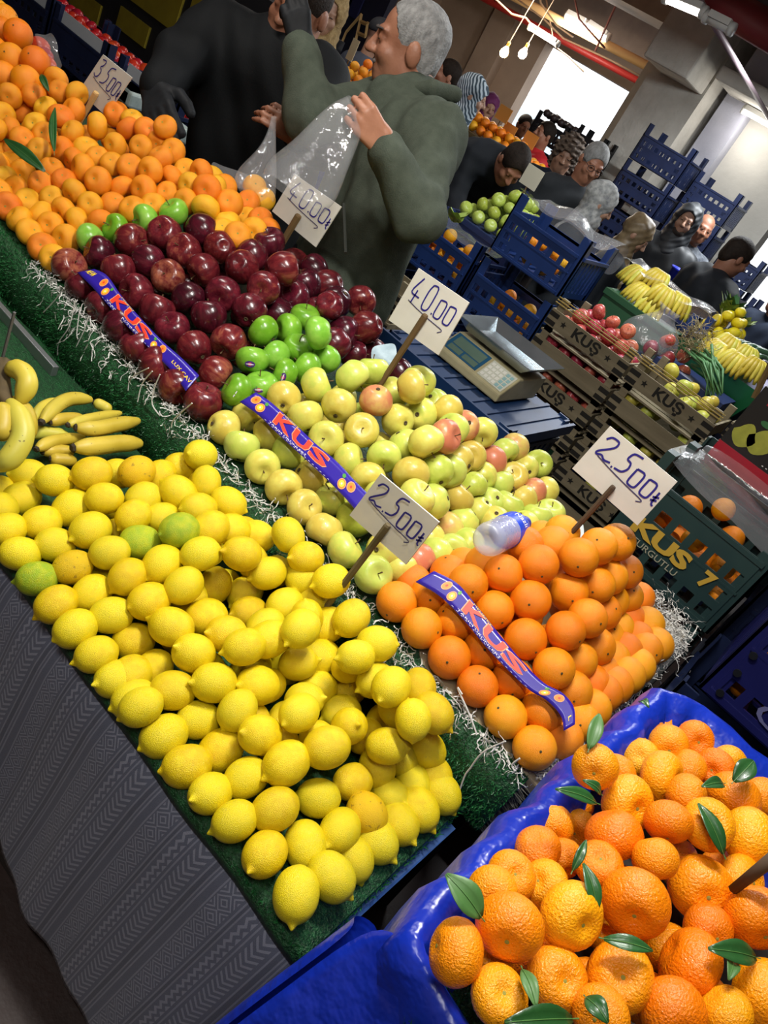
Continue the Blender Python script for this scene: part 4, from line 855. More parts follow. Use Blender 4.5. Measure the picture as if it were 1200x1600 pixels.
# ================================================================== water bottle
bt = dep(760, 845, 1.40); ct = dep(822, 816, 1.58); d = (ct-bt).normalized(); t = thing('water_bottle', 'small clear water bottle with blue label lying between apples and oranges', 'bottle', bt)
t.rotation_mode = 'QUATERNION'; t.rotation_quaternion = d.to_track_quat('Z', 'Y')
pet = NT('clear_plastic'); pet.b.inputs['Transmission Weight'].default_value = 1; pet.b.inputs['Roughness'].default_value = .05; pet.b.inputs['IOR'].default_value = 1.35; pet.b.inputs['Base Color'].default_value = (.95, .97, 1, 1); pet.bump(pet.noise(60, 2), .004); pet = pet.m
MB().lathe([(.012, .004), (.022, .0), (.030, .006), (.033, .02), (.032, .04), (.033, .055), (.031, .07), (.033, .085), (.033, .13), (.030, .15), (.018, .172), (.013, .18), (.013, .188)], 24).build('body', film_mat('bottle_clear', .34, rough=.05), t, True)
MB().lathe([(.0335, .092), (.0338, .094), (.0338, .138), (.0335, .14)], 24).build('label', mat('bottle_label', '#1440c8', .35), t, True); lb_ = t.children[-1]
MB().lathe([(.0155, .184), (.0155, .200), (.013, .203), (.001, .203)], 18).build('cap', mat('bottle_cap', '#2a2f9c', .4), t, True)
loc = t.rotation_quaternion.inverted()@((Vector((0, 0, H))-bt).normalized()); a0 = math.atan2(loc.y, loc.x)-.25
put_text('lettering', 'Nazlı', mat('label_white', '#f4f4f8', .4), lb_, lambda u, v: Vector((.0345*math.cos(a0+(u-.5)*1.0), .0345*math.sin(a0+(u-.5)*1.0), .122+(v-.5)*.018)))
# ================================================================== bananas
ban_m = fruit_mat('banana_peel', [(.25, '#b39f2c'), (.5, '#c8b440'), (.8, '#bdb548')], 9, .45, 60, .0002, .14, .02, ('#4a3518', 70, .70, .75)); ban_tip = mat('banana_tip', '#2e2415', .8)
def banana(P, r, label, parent=None, stem=True):
    Q = spline(P, 5); n = len(Q); c = Q[n//2]
    prof = [r*(min(1, .35+3.2*min(i, n-1-i)/n)) for i in range(n)]
    par = parent.location if parent else None; off = Vector(par) if parent else c
    o = MB().tube([q-off for q in Q], prof, 5).build('banana', ban_m, parent, True); sb = o.modifiers.new('sub', 'SUBSURF'); sb.levels = sb.render_levels = 1
    if not parent: o.location = c; tag(o, label, 'banana', 'bananas lying behind the lemons')
    if stem and not parent:
        MB().tube([Q[0]-off+(Q[0]-Q[1])*.6, Q[0]-off+(Q[1]-Q[0])*.2], [r*.28, r*.42], 6).build('tip', ban_tip, o)
    return o
def bz(x, y, z): return onz(x/5, 540+y/5, z)
BL = ['leftmost pale banana at the rear of the banana row', 'fat banana at the rear of the banana row', 'banana half hidden in the middle of the row', 'thin banana lying above the curved one', 'curved banana with a blunt end near the turf step', 'dull banana at the left below the rear ones', 'green tinged banana under the big front one', 'big straight banana nearest the lemons', 'dark banana under the left of the front one', 'small banana end just behind the lemons', 'shaded banana end against the turf step']
for k, (pts, z, r) in enumerate([([(260,590),(330,480),(470,425)], .70, .014), ([(325,600),(430,480),(560,415),(725,425)], .71, .019), ([(390,600),(500,570),(660,565)], .70, .016), ([(530,620),(690,575),(955,525)], .70, .015), ([(590,640),(740,650),(900,620),(1095,585)], .715, .021),
    ([(200,690),(350,680),(540,705)], .675, .018), ([(285,810),(420,745),(670,715)], .685, .016), ([(570,800),(750,785),(940,765),(1115,765)], .70, .024), ([(330,830),(450,820),(580,835)], .672, .017), ([(390,885),(480,890),(600,900)], .672, .016), ([(730,440),(800,470),(870,510)], .69, .016)]):
    banana([bz(x, y, z) for x, y in pts], r, BL[k])
bh = thing('banana_bunch', 'bunch of spotted bananas hanging at the left edge of the stall', 'bananas', dep(4, 628, 1.32))
def bd(x, y, t): return dep(x/5, 540+y/5, t)
for pts, r in [([(50,200,1.36),(150,190,1.35),(215,290,1.34),(150,460,1.34)], .024), ([(70,430,1.33),(150,560,1.31),(175,720,1.30),(80,880,1.29),(-40,960,1.29)], .026), ([(70,410,1.35),(190,520,1.35),(215,640,1.35),(190,740,1.35)], .022), ([(10,450,1.31),(30,600,1.30),(-10,740,1.29)], .026), ([(20,170,1.37),(-40,300,1.36),(-60,500,1.36)], .024)]:
    banana([bd(*q) for q in pts], r, '', bh)
MB().tube([bd(15, 120, 1.37)-bh.location, bd(15, 260, 1.36)-bh.location, bd(20, 400, 1.34)-bh.location, bd(60, 450, 1.33)-bh.location], [.016, .014, .016, .01], 7).build('stalk', mat('stalk', '#5a4a2a', .8, '#3a2f1c', 30), bh, True)
MB().tube([bd(15, 120, 1.37)-bh.location, bd(15, 120, 1.37)-bh.location+Vector((0, 0, .10))], .003, 5).build('hanging_wire', mat('wire', '#555555', .5), bh)
# ================================================================== plastic crates
def holed_panel(mb, o, ux, uz, th, xs, zs, holes):
    """panel in the plane o + ux*x + uz*z, cells between cuts xs, zs; cells listed in holes stay open"""
    n = ux.cross(uz).normalized()*th
    for j in range(len(zs)-1):
        i = 0
        while i < len(xs)-1:
            if (i, j) in holes: i += 1; continue
            k = i
            while k+1 < len(xs)-1 and (k+1, j) not in holes: k += 1
            a, b, c, d = xs[i], xs[k+1], zs[j], zs[j+1]
            q = [o+ux*a+uz*c, o+ux*b+uz*c, o+ux*b+uz*d, o+ux*a+uz*d]
            mb.add(q+[p+n for p in q], [(3,2,1,0),(4,5,6,7),(0,1,5,4),(1,2,6,5),(2,3,7,6),(3,0,4,7)]); i = k+1
    return mb
CR = {}
X_, Y_, Z_ = Vector((1, 0, 0)), Vector((0, 1, 0)), Vector((0, 0, 1))
def crate_meshes(W, D, Hh, style):
    key = (W, D, Hh, style)
    if key in CR: return CR[key]
    low = .72 if style in ('low', 'plain') else .92; hp = Hh*low
    def cuts(L, n, m): 
        xs = [0]; g_ = L/(n*1.0)
        for i in range(n): xs += [g_*(i+.5)-g_*m/2, g_*(i+.5)+g_*m/2]
        return xs+[L]
    nx = max(4, round(W/.07)); nd = max(3, round(D/.05)); xs = cuts(W-.05, nx, .62); ds = cuts(D-.05, nd, .45)
    zs = [0, hp*.12, hp*.26, hp*.36, hp*.50, hp*.60, hp*.76, hp]
    hx = {(2*i+1, j) for i in range(nx) for j in ((1, 3, 5) if style != 'plain' else (1,))}
    if style == 'text': hx = {(2*i+1, j) for i in range(nx) for j in (1, 5)} | {(2*i+1, 3) for i in (nx-1,)}
    if style == 'low': hx -= {(2*i+1, 3) for i in range(1, nx-1)}
    zd = [0, hp*.14, hp*.9, hp]; hd = {(2*i+1, 1) for i in range(nd)}
    fr = holed_panel(MB(), Vector((-W/2+.025, -D/2, 0)), X_, Z_, -.006 if False else .006, xs, zs, hx)
    fr2 = fr
    rail = MB().box((-W/2, -D/2-.008, hp-.018), (W/2, -D/2+.006, hp)); 
    fr2.box((-W/2+.02, -D/2-.010, hp-.016), (W/2-.02, -D/2, hp-.002)).box((-W/2+.02, -D/2-.010, hp*.02), (W/2-.02, -D/2, hp*.08)).box((-W/2+.02, -D/2-.007, hp*.54), (W/2-.02, -D/2, hp*.565))
    zr = Matrix.Rotation(math.pi, 4, 'Z')
    bk = MB(); bk.add([zr@Vector(v) for v in fr.v], fr.f)
    def side(s):
        mb = holed_panel(MB(), Vector((s*W/2, -D/2+.025, 0)), Y_*1.0, Z_, .006*(-s), ds, zd, hd); mb.box((min(s*W/2, s*(W/2+.01)), -D/2+.02, hp-.016), (max(s*W/2, s*(W/2+.01)), D/2-.02, hp)); return mb
    def post(sx, sy):
        mb = MB(); x0, y0 = sx*W/2, sy*D/2
        mb.box((min(x0, x0-sx*.05), min(y0, y0-sy*.008), 0), (max(x0, x0-sx*.05), max(y0, y0-sy*.008), Hh)); mb.box((min(x0, x0-sx*.008), min(y0, y0-sy*.05), 0), (max(x0, x0-sx*.008), max(y0, y0-sy*.05), Hh)); return mb
    base = MB()
    for i in range(7): x = -W/2+.01+(W-.02)*i/7; base.box((x, -D/2+.008, 0), (x+(W-.02)/7*.6, D/2-.008, .008))
    for i in range(4): y = -D/2+.01+(D-.03)*i/3; base.box((-W/2+.01, y, -.003), (W/2-.01, y+.015, .006))
    bb = lambda mb, n: mb.build(n, None, data_only=True)
    CR[key] = [('front_panel', bb(fr2, 'front_panel')), ('back_panel', bb(bk, 'back_panel')), ('side_panel', bb(side(1), 'side_panel')), ('side_panel', bb(side(-1), 'side_panel')), ('base', bb(base, 'base'))]+[('corner_post', bb(post(a, b), 'corner_post')) for a in (-1, 1) for b in (-1, 1)]
    for _, me in CR[key]: me.materials.append(None)
    return CR[key]
def crate(x0, x1, y, z, D, Hh, m, label, style='low', group=None, rz=0, parts=True, cat='crate', name='plastic_crate'):
    W = round(x1-x0, 3); t = thing(name, label, cat, ((x0+x1)/2, y+D/2, z), rz, group)
    for nm, me in crate_meshes(W, D, Hh, style):
        o = link(nm, me, t); 
        if o.material_slots: o.material_slots[0].link = 'OBJECT'; o.material_slots[0].material = m
    return t
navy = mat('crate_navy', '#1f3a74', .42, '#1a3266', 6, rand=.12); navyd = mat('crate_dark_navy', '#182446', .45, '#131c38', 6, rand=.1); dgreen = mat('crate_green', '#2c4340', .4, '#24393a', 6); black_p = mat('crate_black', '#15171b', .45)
indigo = mat('crate_indigo', '#1c1f58', .35, '#181a4c', 6); gold_t = mat('gold_lettering', '#c9a23c', .5); grey_t = mat('faded_lettering', '#7a8296', .6)
def flat(t, name, txt, m, x0, x1, z0, z1, y, bold=0): return put_text(name, txt, m, [c for c in t.children if c.name.startswith('front_panel')][0], lambda u, v: Vector((x0+(x1-x0)*u, y, z0+(z1-z0)*v)), bold)
small_or = [fruit_mesh('orange', mand_m, s_, lambda q: s_, None) for s_ in []]
LO = MB().lathe([(math.sin(a)*1.0+1e-4, math.cos(a)*.95) for a in [math.pi*(1-i/10) for i in range(11)]], 14).build('orange', mand_m, None, True, data_only=True)
LA = MB().lathe([(math.sin(a)*(1+.08*math.cos(a))+1e-4, math.cos(a)*.9*(1-.25*g(a, 0, .4)-.2*g(a, math.pi, .4))) for a in [math.pi*(1-i/12) for i in range(13)]], 14)
LAr = LA.build('apple', fruit_mat('crate_apple_red', [(.25, '#8e2030'), (.5, '#a83a42'), (.8, '#c46a52')], 6, .3, 60, .0001, .25, .02, ('#e0a088', 90, .68, .4)), None, True, data_only=True)
LAy = LA.build('apple', fruit_mat('crate_apple_yellow', [(.25, '#b8a83a'), (.5, '#cdbf52'), (.8, '#b8c050')], 6, .35, 60, .0001, .15, .03), None, True, data_only=True)
LAg = LA.build('apple', fruit_mat('far_apple_green', [(.25, '#8fa038'), (.5, '#a6b84a'), (.8, '#bcc860')], 6, .35, 60, .0001, .15, .03), None, True, data_only=True)
LT = MB().lathe([(math.sin(a)+1e-4, math.cos(a)*.8) for a in [math.pi*(1-i/10) for i in range(11)]], 12).build('tomato', fruit_mat('tomato_skin', [(.25, '#a8201a'), (.6, '#c8301e'), (.9, '#d0482a')], 6, .3, 60, 0, .2, .02), None, True, data_only=True)
LP = MB().lathe([(.001, -.95), (.5, -.92), (.85, -.6), (.95, -.15), (.8, .3), (.5, .7), (.38, 1.05), (.2, 1.25), (.001, 1.28)], 14)
def scatter(me, x0, x1, y0, y1, z, r, label, cat, group, seed, jz=.3, layers=1, inset=0, stem=False, keep=1):
    rr = random.Random(seed); out = []
    for L in range(layers):
        nx = max(1, int((x1-x0-2*r*L)/(2.02*r))); ny = max(1, int((y1-y0-2*r*L)/(1.9*r)))
        for i in range(nx):
            for j in range(ny):
                if rr.random() > keep: continue
                x = x0+r*(1+L)+(x1-x0-2*r*(1+L))*(i/(nx-1) if nx > 1 else .5)+rr.uniform(-.1, .1)*r+(r*.0); y = y0+r*(1+L)+(y1-y0-2*r*(1+L))*(j/(ny-1) if ny > 1 else .5)
                o = place(me, Vector((x, y, z+r+L*1.55*r+rr.random()*jz*r)), r*rr.uniform(.92, 1.05), orient((rr.uniform(-1, 1), rr.uniform(-1, .4), rr.uniform(-.2, 1))), label, cat, group, (('stem', STEM),) if stem else ()); out.append(o)
    return out
film = film_mat('clear_film', .10); film2 = film_mat('bag_film', .10, rough=.08); film_w = film_mat('cloudy_film', .13)
def sheet(name, rows, m, label, cat, sub=2, amp=.0, seed=0, group=None):
    r = random.Random(seed); o = MB().grid([[Vector(p)+Vector((r.uniform(-amp, amp), r.uniform(-amp, amp), r.uniform(-amp, amp))) for p in rw] for rw in rows]).build(name, m, None, True)
    s = o.modifiers.new('sub', 'SUBSURF'); s.levels = s.render_levels = sub; return tag(o, label, cat, group)
# ---- navy stack in the middle
tA = crate(-1.865, -1.415, 3.6, .945, .36, .29, navy, 'navy crate wrapped with film on top of the middle stack', 'low'); flat(tA, 'lettering', '2', grey_t, .11, .14, .07, .11, -.184)
tB = crate(-1.868, -1.412, 3.6, .60, .36, .30, navy, 'navy crate of oranges, lower in the middle stack beside the scale', 'low'); flat(tB, 'lettering', '4.2', grey_t, .04, .14, .04, .08, -.184)
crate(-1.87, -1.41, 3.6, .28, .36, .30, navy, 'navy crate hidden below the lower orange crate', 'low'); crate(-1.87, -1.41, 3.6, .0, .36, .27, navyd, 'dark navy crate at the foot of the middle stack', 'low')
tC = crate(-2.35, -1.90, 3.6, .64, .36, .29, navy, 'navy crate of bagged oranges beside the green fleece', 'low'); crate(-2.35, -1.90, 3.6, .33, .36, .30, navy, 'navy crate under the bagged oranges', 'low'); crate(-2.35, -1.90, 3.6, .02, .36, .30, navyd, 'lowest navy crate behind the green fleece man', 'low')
scatter(LO, -1.82, -1.46, 3.64, 3.92, .62, .037, 'orange in the navy crate beside the scale pan', 'orange', 'oranges in the lower navy crate', 1, layers=3)
scatter(LO, -1.82, -1.46, 3.64, 3.92, .96, .037, 'orange inside the film wrapped navy crate', 'orange', 'oranges in the film wrapped crate', 2, layers=2, keep=.7)
scatter(LO, -2.31, -1.94, 3.64, 3.92, .68, .037, 'orange under clear film in the crate beside the green fleece', 'orange', 'bagged oranges', 3, layers=3)
for k in range(4): crate(-1.36, -.92, 4.15, .02+k*.29, .34, .28, navy, ['navy slatted crate right of the film, lowest', 'navy slatted crate right of the film, second from the floor', 'navy slatted crate right of the film, third from the floor', 'topmost navy slatted crate showing oranges through slots'][k], 'low', 'navy slatted crates behind the red apples')
scatter(LO, -1.33, -.95, 4.18, 4.45, .90, .036, 'orange seen through the slots of the topmost slatted crate', 'orange', 'oranges in the slatted crate', 4, layers=2)
sheet('film_wrap', [[(-1.89+.49*i/8, 3.58+.45*j/5, 1.245+.02*math.sin(i*1.3+j)-.03*math.sin(j*.9)) for i in range(9)] for j in range(6)]+[[(-1.89+.49*i/8, 4.05, 1.1) for i in range(9)]], film_w, 'clear plastic film stretched over the top navy crate', 'plastic film', 2, .012, 1)
sheet('film_wrap', [[(-1.42+.5*i/8, 4.02+.45*j/5, 1.21+.02*math.sin(i*1.7+j*2)) for i in range(9)] for j in range(6)]+[[(-1.42+.5*i/8, 4.5, 1.1) for i in range(9)]], film_w, 'clear plastic film over the slatted crates behind the red apples', 'plastic film', 2, .012, 2)
sheet('film_wrap', [[(-2.33+.42*i/6, 3.63+.3*j/4, .885+.02*math.sin(i*1.1+j*2)) for i in range(7)] for j in range(5)], film, 'clear film over the bagged oranges beside the green fleece', 'plastic film', 2, .012, 3)
# ---- wooden KUS crates
wd = mat('crate_wood', '#8f846a', .85, '#71664f', 9, bump=.001, bscale=60, stretch=(.25, 3, 3), rand=.15); stencil = mat('stencil_black', '#17140f', .8); tape = mat('strap', '#b59a50', .5); dkb = mat('corner_black', '#1c1914', .85)
def wood_crate(x0, x1, y, z, D, label, text=True, Hb=.074, group='stencilled wooden crates', strap=False):
    W = x1-x0; t = thing('wooden_crate', label, 'crate', (x0, y, z), 0, group); B = lambda nm, a, b, m=wd: MB().box(a, b).build(nm, m, t)
    fb = B('front_board', (0, 0, .035), (W, .012, .035+Hb)); B('back_board', (0, D-.012, .035), (W, D, .035+Hb))
    for sx in (0, W-.010): B('side_board', (sx, .012, .05), (sx+.010, D-.012, .035+Hb))
    for i in range(4): B('bottom_slat', (.0, .014+i*(D-.03)/4, .0), (W, .014+i*(D-.03)/4+.055, .008))
    for sx in (.012, W-.047):
        for sy in (.012, D-.030): B('corner_post', (sx, sy, .008), (sx+.035, sy+.018, .165))
    yf = -.0012
    if text:
        put_text('lettering', 'KUŞ', stencil, fb, lambda u, v: Vector((W*(.33+.34*u), yf, .035+Hb*(.06+.84*v))), .035)
        for cu in (.20, .78):
            S = star_pts(0, 0, .017, .017); MB().add([Vector((W*cu, yf, .035+Hb*.52))]+[Vector((W*cu+a, yf, .035+Hb*.52+b)) for a, b in S], [(0, 1+k, 1+(k+1) % 10) for k in range(10)]).build('star', stencil, fb)
    for sx in (.0, W-.05):
        for k in range(2): MB().box((sx, -.0012, .035+Hb*(.08+.5*k)), (sx+.05, -.0004, .035+Hb*(.36+.5*k))).build('corner_plate', dkb, fb)
    if strap:
        for k in range(3): MB().box((-.004, -.004+k*.004, .135+k*.012), (W+.004, -.001+k*.004, .139+k*.012)).build('strap', tape, t)
    return t
ords = ['topmost', 'second', 'third', 'fourth']
pt = .134
for k in range(7): wood_crate(-1.287, -.853, 3.3, .845-k*pt, .30, ('%s wooden crate of the red apple stack' % (ords+['fifth', 'sixth', 'lowest'])[k]), k % 2 == 0, strap=k == 0)
for k in range(7): wood_crate(-.838, -.42, 3.3, .852-k*pt, .30, ('%s wooden crate of the yellow apple stack' % (ords+['fifth', 'sixth', 'lowest'])[k]), k in (0, 2, 4), strap=k == 0)
for k, c in enumerate((.845, .845-pt, .845-2*pt)):
    scatter(LAr, -1.26, -.88, 3.33, 3.58, c+(.03 if k == 0 else .062), .036, ['glossy red apple in the topmost wooden crate', 'red apple in the second wooden crate of the red stack', 'dull red apple in the third wooden crate of the red stack'][k], 'apple', 'red apples in wooden crates', 10+k, layers=3 if k == 0 else 1, stem=True)
for k, c in enumerate((.852, .852-pt, .852-2*pt, .852-4*pt)):
    scatter(LAy, -.81, -.45, 3.33, 3.58, c+(.04 if k == 0 else .062), .036, ['yellow apple in the topmost crate of the yellow stack', 'yellow apple in the second crate of the yellow stack', 'yellow apple in the third crate behind the 25.00 card', 'green yellow apple in the low crate beside the orange pyramid'][k], 'apple', 'yellow apples in wooden crates', 20+k, layers=2 if k == 0 else 1, keep=.8 if k else .55, stem=True)
wood_crate(-.41, -.15, 3.55, .86, .30, 'empty looking wooden crate beside the spring onions', False); wood_crate(-2.2, -1.78, 2.95, .56, .3, 'wooden crate standing behind the green fleece man', True); wood_crate(-2.2, -1.78, 2.95, .42, .3, 'lower wooden crate behind the green fleece man', False); wood_crate(-2.2, -1.78, 2.95, .28, .3, 'third wooden crate from the top behind the green fleece man', False); wood_crate(-2.2, -1.78, 2.95, .14, .3, 'fourth wooden crate from the top behind the green fleece man', False); wood_crate(-2.2, -1.78, 2.95, .0, .3, 'lowest wooden crate behind the green fleece man', False)
# red fruit in a clear bag behind the wooden crates
scatter(LAr, -.98, -.72, 3.72, 3.86, .93, .04, 'red fruit in the clear bag behind the wooden crates', 'apple', 'red fruit in the clear bag', 31, layers=2)
tag(MB().box((-1.0, 3.70, .0), (-.78, 3.86, .93)).build('support_box', navyd, None, bevel=.01), 'dark box under the bagged red fruit behind the crates', 'box')
bp = ony(1020, 520, 3.8); sheet('clear_bag', [[(bp.x+.15*math.cos(a)*s, 3.8+.09*math.sin(a)*s, z) for a in [2*math.pi*k/12 for k in range(13)]] for z, s in ((.95, .9), (1.0, 1.05), (1.05, .9), (1.10, .55), (1.13, .25), (1.17, .4))], film_w, 'crumpled clear bag behind the topmost wooden crates', 'plastic bag', 2, .012, 5)
# ---- green crate KUS 7 with oranges, a second one below, film and the pear box
kx = 2.25/1.98
def g1(px, py): return ony(px, py, 2.25)
gx0, gx1 = -.345, .075
tG = crate(gx0, gx1, 2.25, .685, .32, .29, dgreen, 'dark green crate with gold lettering, full of oranges', 'text'); W = gx1-gx0
flat(tG, 'lettering', 'KUS', gold_t, -.15, .045, .10, .155, -.172, .05); flat(tG, 'lettering', '7', gold_t, .09, .128, .10, .155, -.172, .05); flat(tG, 'small_lettering', 'TURGUTLU', mat('grey_lettering', '#a8a48c', .6), -.125, .035, .072, .092, -.172)
for sx in (-1, 1): MB().box((sx*W/2-.03*(sx > 0), .09, .27), (sx*W/2+.03*(sx < 0), .15, .345)).build('post_top', dgreen, tG)
MB().box((-W/2, -.155, .27), (-W/2+.03, -.10, .345)).build('post_top', dgreen, tG)
crate(gx0-.01, gx1-.01, 2.25, .38, .32, .29, dgreen, 'dark green crate below the gold lettered crate, wrapped in film', 'low'); crate(gx0, gx1, 2.25, .0, .32, .36, navyd, 'dark crate at the foot of the green stack', 'low')
scatter(ORA[0], gx0+.02, gx1-.02, 2.27, 2.56, .735, .038, 'orange in the gold lettered green crate', 'orange', 'oranges in the green crate', 41, layers=4)
scatter(ORA[0], gx0+.03, gx1-.03, 2.28, 2.55, .40, .038, 'orange in the film wrapped lower green crate', 'orange', 'oranges in the lower green crate', 42, layers=3)
sheet('film_wrap', [[(gx0+.42*f, 2.26, .95+.07*(1-f)), (gx0+.44*f, 2.36, 1.0+.02*(1-f)), (gx0+.45*f, 2.48, 1.02-.02*f), (gx0+.46*f, 2.58, 1.03-.08*f)] for f in (0, .15, .3, .45, .6, .75, .9, 1.05)], film, 'clear film pulled across the gold lettered green crate', 'plastic film', 2, .012, 7)
sheet('film_wrap', [[(gx0-.03+.44*f, 2.235, .64), (gx0-.03+.44*f, 2.225, .58), (gx0-.03+.44*f, 2.225, .50), (gx0-.03+.44*f, 2.235, .42)] for f in (0, .2, .4, .6, .8, 1)], film, 'clear film hanging over the lower green crate', 'plastic film', 2, .008, 8)
tg2 = crate(-.36, .12, 2.62, .72, .30, .28, dgreen, 'green crate behind the gold lettered crate carrying the pear box', 'plain')
bx = thing('fruit_box', 'black cardboard box printed with green pears and red bands', 'box', (-.30, 2.66, 1.0))
ctn = MB().box((0, 0, 0), (.5, .28, .27)).build('carton', mat('carton_black', '#15161a', .35), bx); cr = mat('carton_red', '#a8142c', .3)
MB().box((-.001, -.0015, .0), (.501, 0, .06)).build('red_band', cr, ctn); MB().box((.04, -.0015, .225), (.501, 0, .271)).build('red_band', cr, ctn); MB().box((.03, -.002, .262), (.5, .0, .275)).build('white_edge', mat('carton_white', '#e0dedc', .5), ctn)
pear = mat('pear_print', '#a8a83c', .5, '#8f9434', 30)
for cx_, cz_, s_2 in ((.05, .115, 1), (.10, .125, 1.05)):
    pts = [(cx_+s_2*(.034+.006*math.cos(2*a))*math.cos(a)*(1 if math.sin(a) < .2 else .75), cz_+s_2*.042*math.sin(a)) for a in [2*math.pi*k/20 for k in range(20)]]
    MB().add([Vector((cx_, -.0025, cz_))]+[Vector((x, -.0025, z)) for x, z in pts], [(0, 1+k, 1+(k+1) % 20) for k in range(20)]).build('pear_print', pear, ctn)
MB().add([Vector((.08+.02*math.cos(a), -.003, .178+.010*math.sin(a))) for a in [2*math.pi*k/10 for k in range(10)]], [tuple(range(10))]).build('leaf_print', mat('print_green', '#2f6a3a', .5), ctn)
put_text('script_lettering', 'Cher', mat('carton_pink', '#e06a80', .5), ctn, lambda u, v: Vector((.155+.10*u, -.0025, .085+.035*v+.01*u))); MB().box((.15, -.002, .135), (.25, -.001, .155)).build('print_swash', mat('carton_silver', '#9aa0ac', .4), ctn); put_text('small_lettering', '- - - - - -', mat('carton_pink2', '#e0b0b8', .5), ctn, lambda u, v: Vector((.06+.10*u, -.0025, .243+.004*v)))
put_text('small_lettering', '- - - - - - -', MATS['carton_white'], ctn, lambda u, v: Vector((.15+.09*u, -.0025, .070+.003*v)))
sheet('film_wrap', [[(-.32+.5*f, 2.63, 1.04), (-.32+.5*f, 2.60, 1.02), (-.32+.5*f, 2.60, .99), (-.32+.5*f, 2.61, .96)] for f in (0, .2, .4, .6, .8, 1)], film, 'clear film over the red lower band of the pear box', 'plastic film', 2, .008, 9)
# ---- indigo crate at the right edge, dark slatted crates beneath
rz_ = math.radians(0)
tI = crate(.135, .64, 1.92, .70, .42, .33, indigo, 'indigo crate with raised letters at the right edge', 'text'); fpI = [c for c in tI.children if c.name.startswith('front_panel')][0]
lo_ = lambda px, py: ony(px, py, 1.905)-Vector(tI.location)
put_text('lettering', 'Gi', mat('outline_lettering', '#6a6c96', .4), fpI, lambda u, v: Vector((lo_(1172, 1118).x+.11*u, -.222, lo_(1172, 1118).z+.055*v)))
for px, py in ((1125, 1083), (1152, 1052), (1177, 1025)): q = lo_(px, py); MB().lathe([(.001, 0), (.010, 0), (.010, .004), (.001, .004)], 12, Matrix.Translation((q.x, -.222, q.z))@Matrix.Rotation(math.pi/2, 4, 'X')).build('round_hole', black_p, fpI)
scatter(ORA[1], .17, .61, 1.96, 2.30, .71, .038, 'orange inside the indigo crate', 'orange', 'oranges in the indigo crate', 43, layers=2)
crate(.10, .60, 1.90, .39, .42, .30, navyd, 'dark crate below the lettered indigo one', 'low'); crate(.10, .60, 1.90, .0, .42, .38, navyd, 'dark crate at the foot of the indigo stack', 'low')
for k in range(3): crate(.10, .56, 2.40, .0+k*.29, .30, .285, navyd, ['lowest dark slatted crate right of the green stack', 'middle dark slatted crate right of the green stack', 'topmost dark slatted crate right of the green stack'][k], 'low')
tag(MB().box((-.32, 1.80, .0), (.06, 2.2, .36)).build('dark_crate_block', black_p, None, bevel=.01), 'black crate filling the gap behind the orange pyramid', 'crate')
for k in range(7): MB().box((.02+.0, 1.82+k*.05, .60), (.10, 1.845+k*.05, .61)).build
# ---- weighing scale on blue crates
for k, (z, lb) in enumerate(((.555, 'blue flat crate directly under the weighing scale'), (.30, 'second blue crate under the weighing scale'), (.04, 'lowest blue crate under the weighing scale'))): crate(-1.30, -.74, 2.18, z, .48, .245, mat('crate_blue', '#183660', .45, '#132c50', 6), lb, 'low')
lid = thing('crate_lid', 'blue ribbed crate lid that carries the weighing scale', 'lid', (-1.02, 2.42, .775)); MB().box((-.29, -.25, 0), (.29, .25, .012)).build('plate', MATS['crate_blue'], lid)
for k in range(9): MB().box((-.29+.065*k, -.25, .012), (-.275+.065*k, .25, .018)).build('rib', MATS['crate_blue'], lid)
MB().box((-.30, -.262, -.02), (.30, -.25, .02)).build('rim', MATS['crate_blue'], lid); MB().box((.29, -.25, -.02), (.302, .25, .02)).build('rim', MATS['crate_blue'], lid)
sc = thing('weighing_scale', 'cream shop scale with steel pan and blue display', 'scale', (-1.03, 2.30, .795)); cream = mat('scale_cream', '#b9b08a', .5, '#a39a76', 12)
fr = [(-.145, .0, .0), (.145, .0, .0), (.145, .30, .0), (-.145, .30, .0), (-.145, .0, .03), (.145, .0, .03), (.145, .085, .088), (-.145, .085, .088), (.145, .30, .088), (-.145, .30, .088)]
MB().add(fr, [(3,2,1,0), (0,1,5,4), (4,5,6,7), (7,6,8,9), (1,2,8,6,5), (0,4,7,9,3), (2,3,9,8)]).build('body', cream, sc, bevel=.006)
pn = lambda u, v, h: Vector((-.145+.29*u, .0+.085*v, .03+.058*v))+Vector((0, -.56, .83))*h
def quad(nm, m, u0, u1, v0, v1, h, par=None): return MB().slab([pn(u0, v0, h), pn(u1, v0, h), pn(u1, v1, h), pn(u0, v1, h)], .002).build(nm, m, par or sc)
dfr = quad('display_frame', mat('scale_blue', '#27587a', .35), .03, .56, .12, .95, .002); quad('display', mat('lcd', '#5d7468', .2, '#6a8072', 8), .08, .52, .45, .86, .003, dfr); quad('display', MATS['lcd'], .08, .28, .18, .40, .003, dfr); quad('display', MATS['lcd'], .31, .52, .18, .40, .003, dfr)
kpd = quad('keypad', mat('keypad', '#c9cabb', .5), .60, .97, .10, .95, .002)
for i in range(6):
    for j in range(4): quad('key', mat('key_blue', '#8fb6b8', .5) if i > 3 else mat('key_white', '#e2e2d8', .5), .62+.057*i, .62+.057*i+.042, .16+.19*j, .16+.19*j+.13, .0035, kpd)
MB().box((-.05, .12, .088), (.05, .22, .105)).build('pan_support', mat('scale_dark', '#3a3a38', .5), sc)
steel = mat('steel', '#a9b0b4', .25, '#8c9498', 5, metal=.9, bump=.0008, bscale=20)
pr = [(-.165, .055), (.165, .055), (.165, .345), (-.165, .345)]; pi = [(-.125, .095), (.125, .095), (.125, .305), (-.125, .305)]
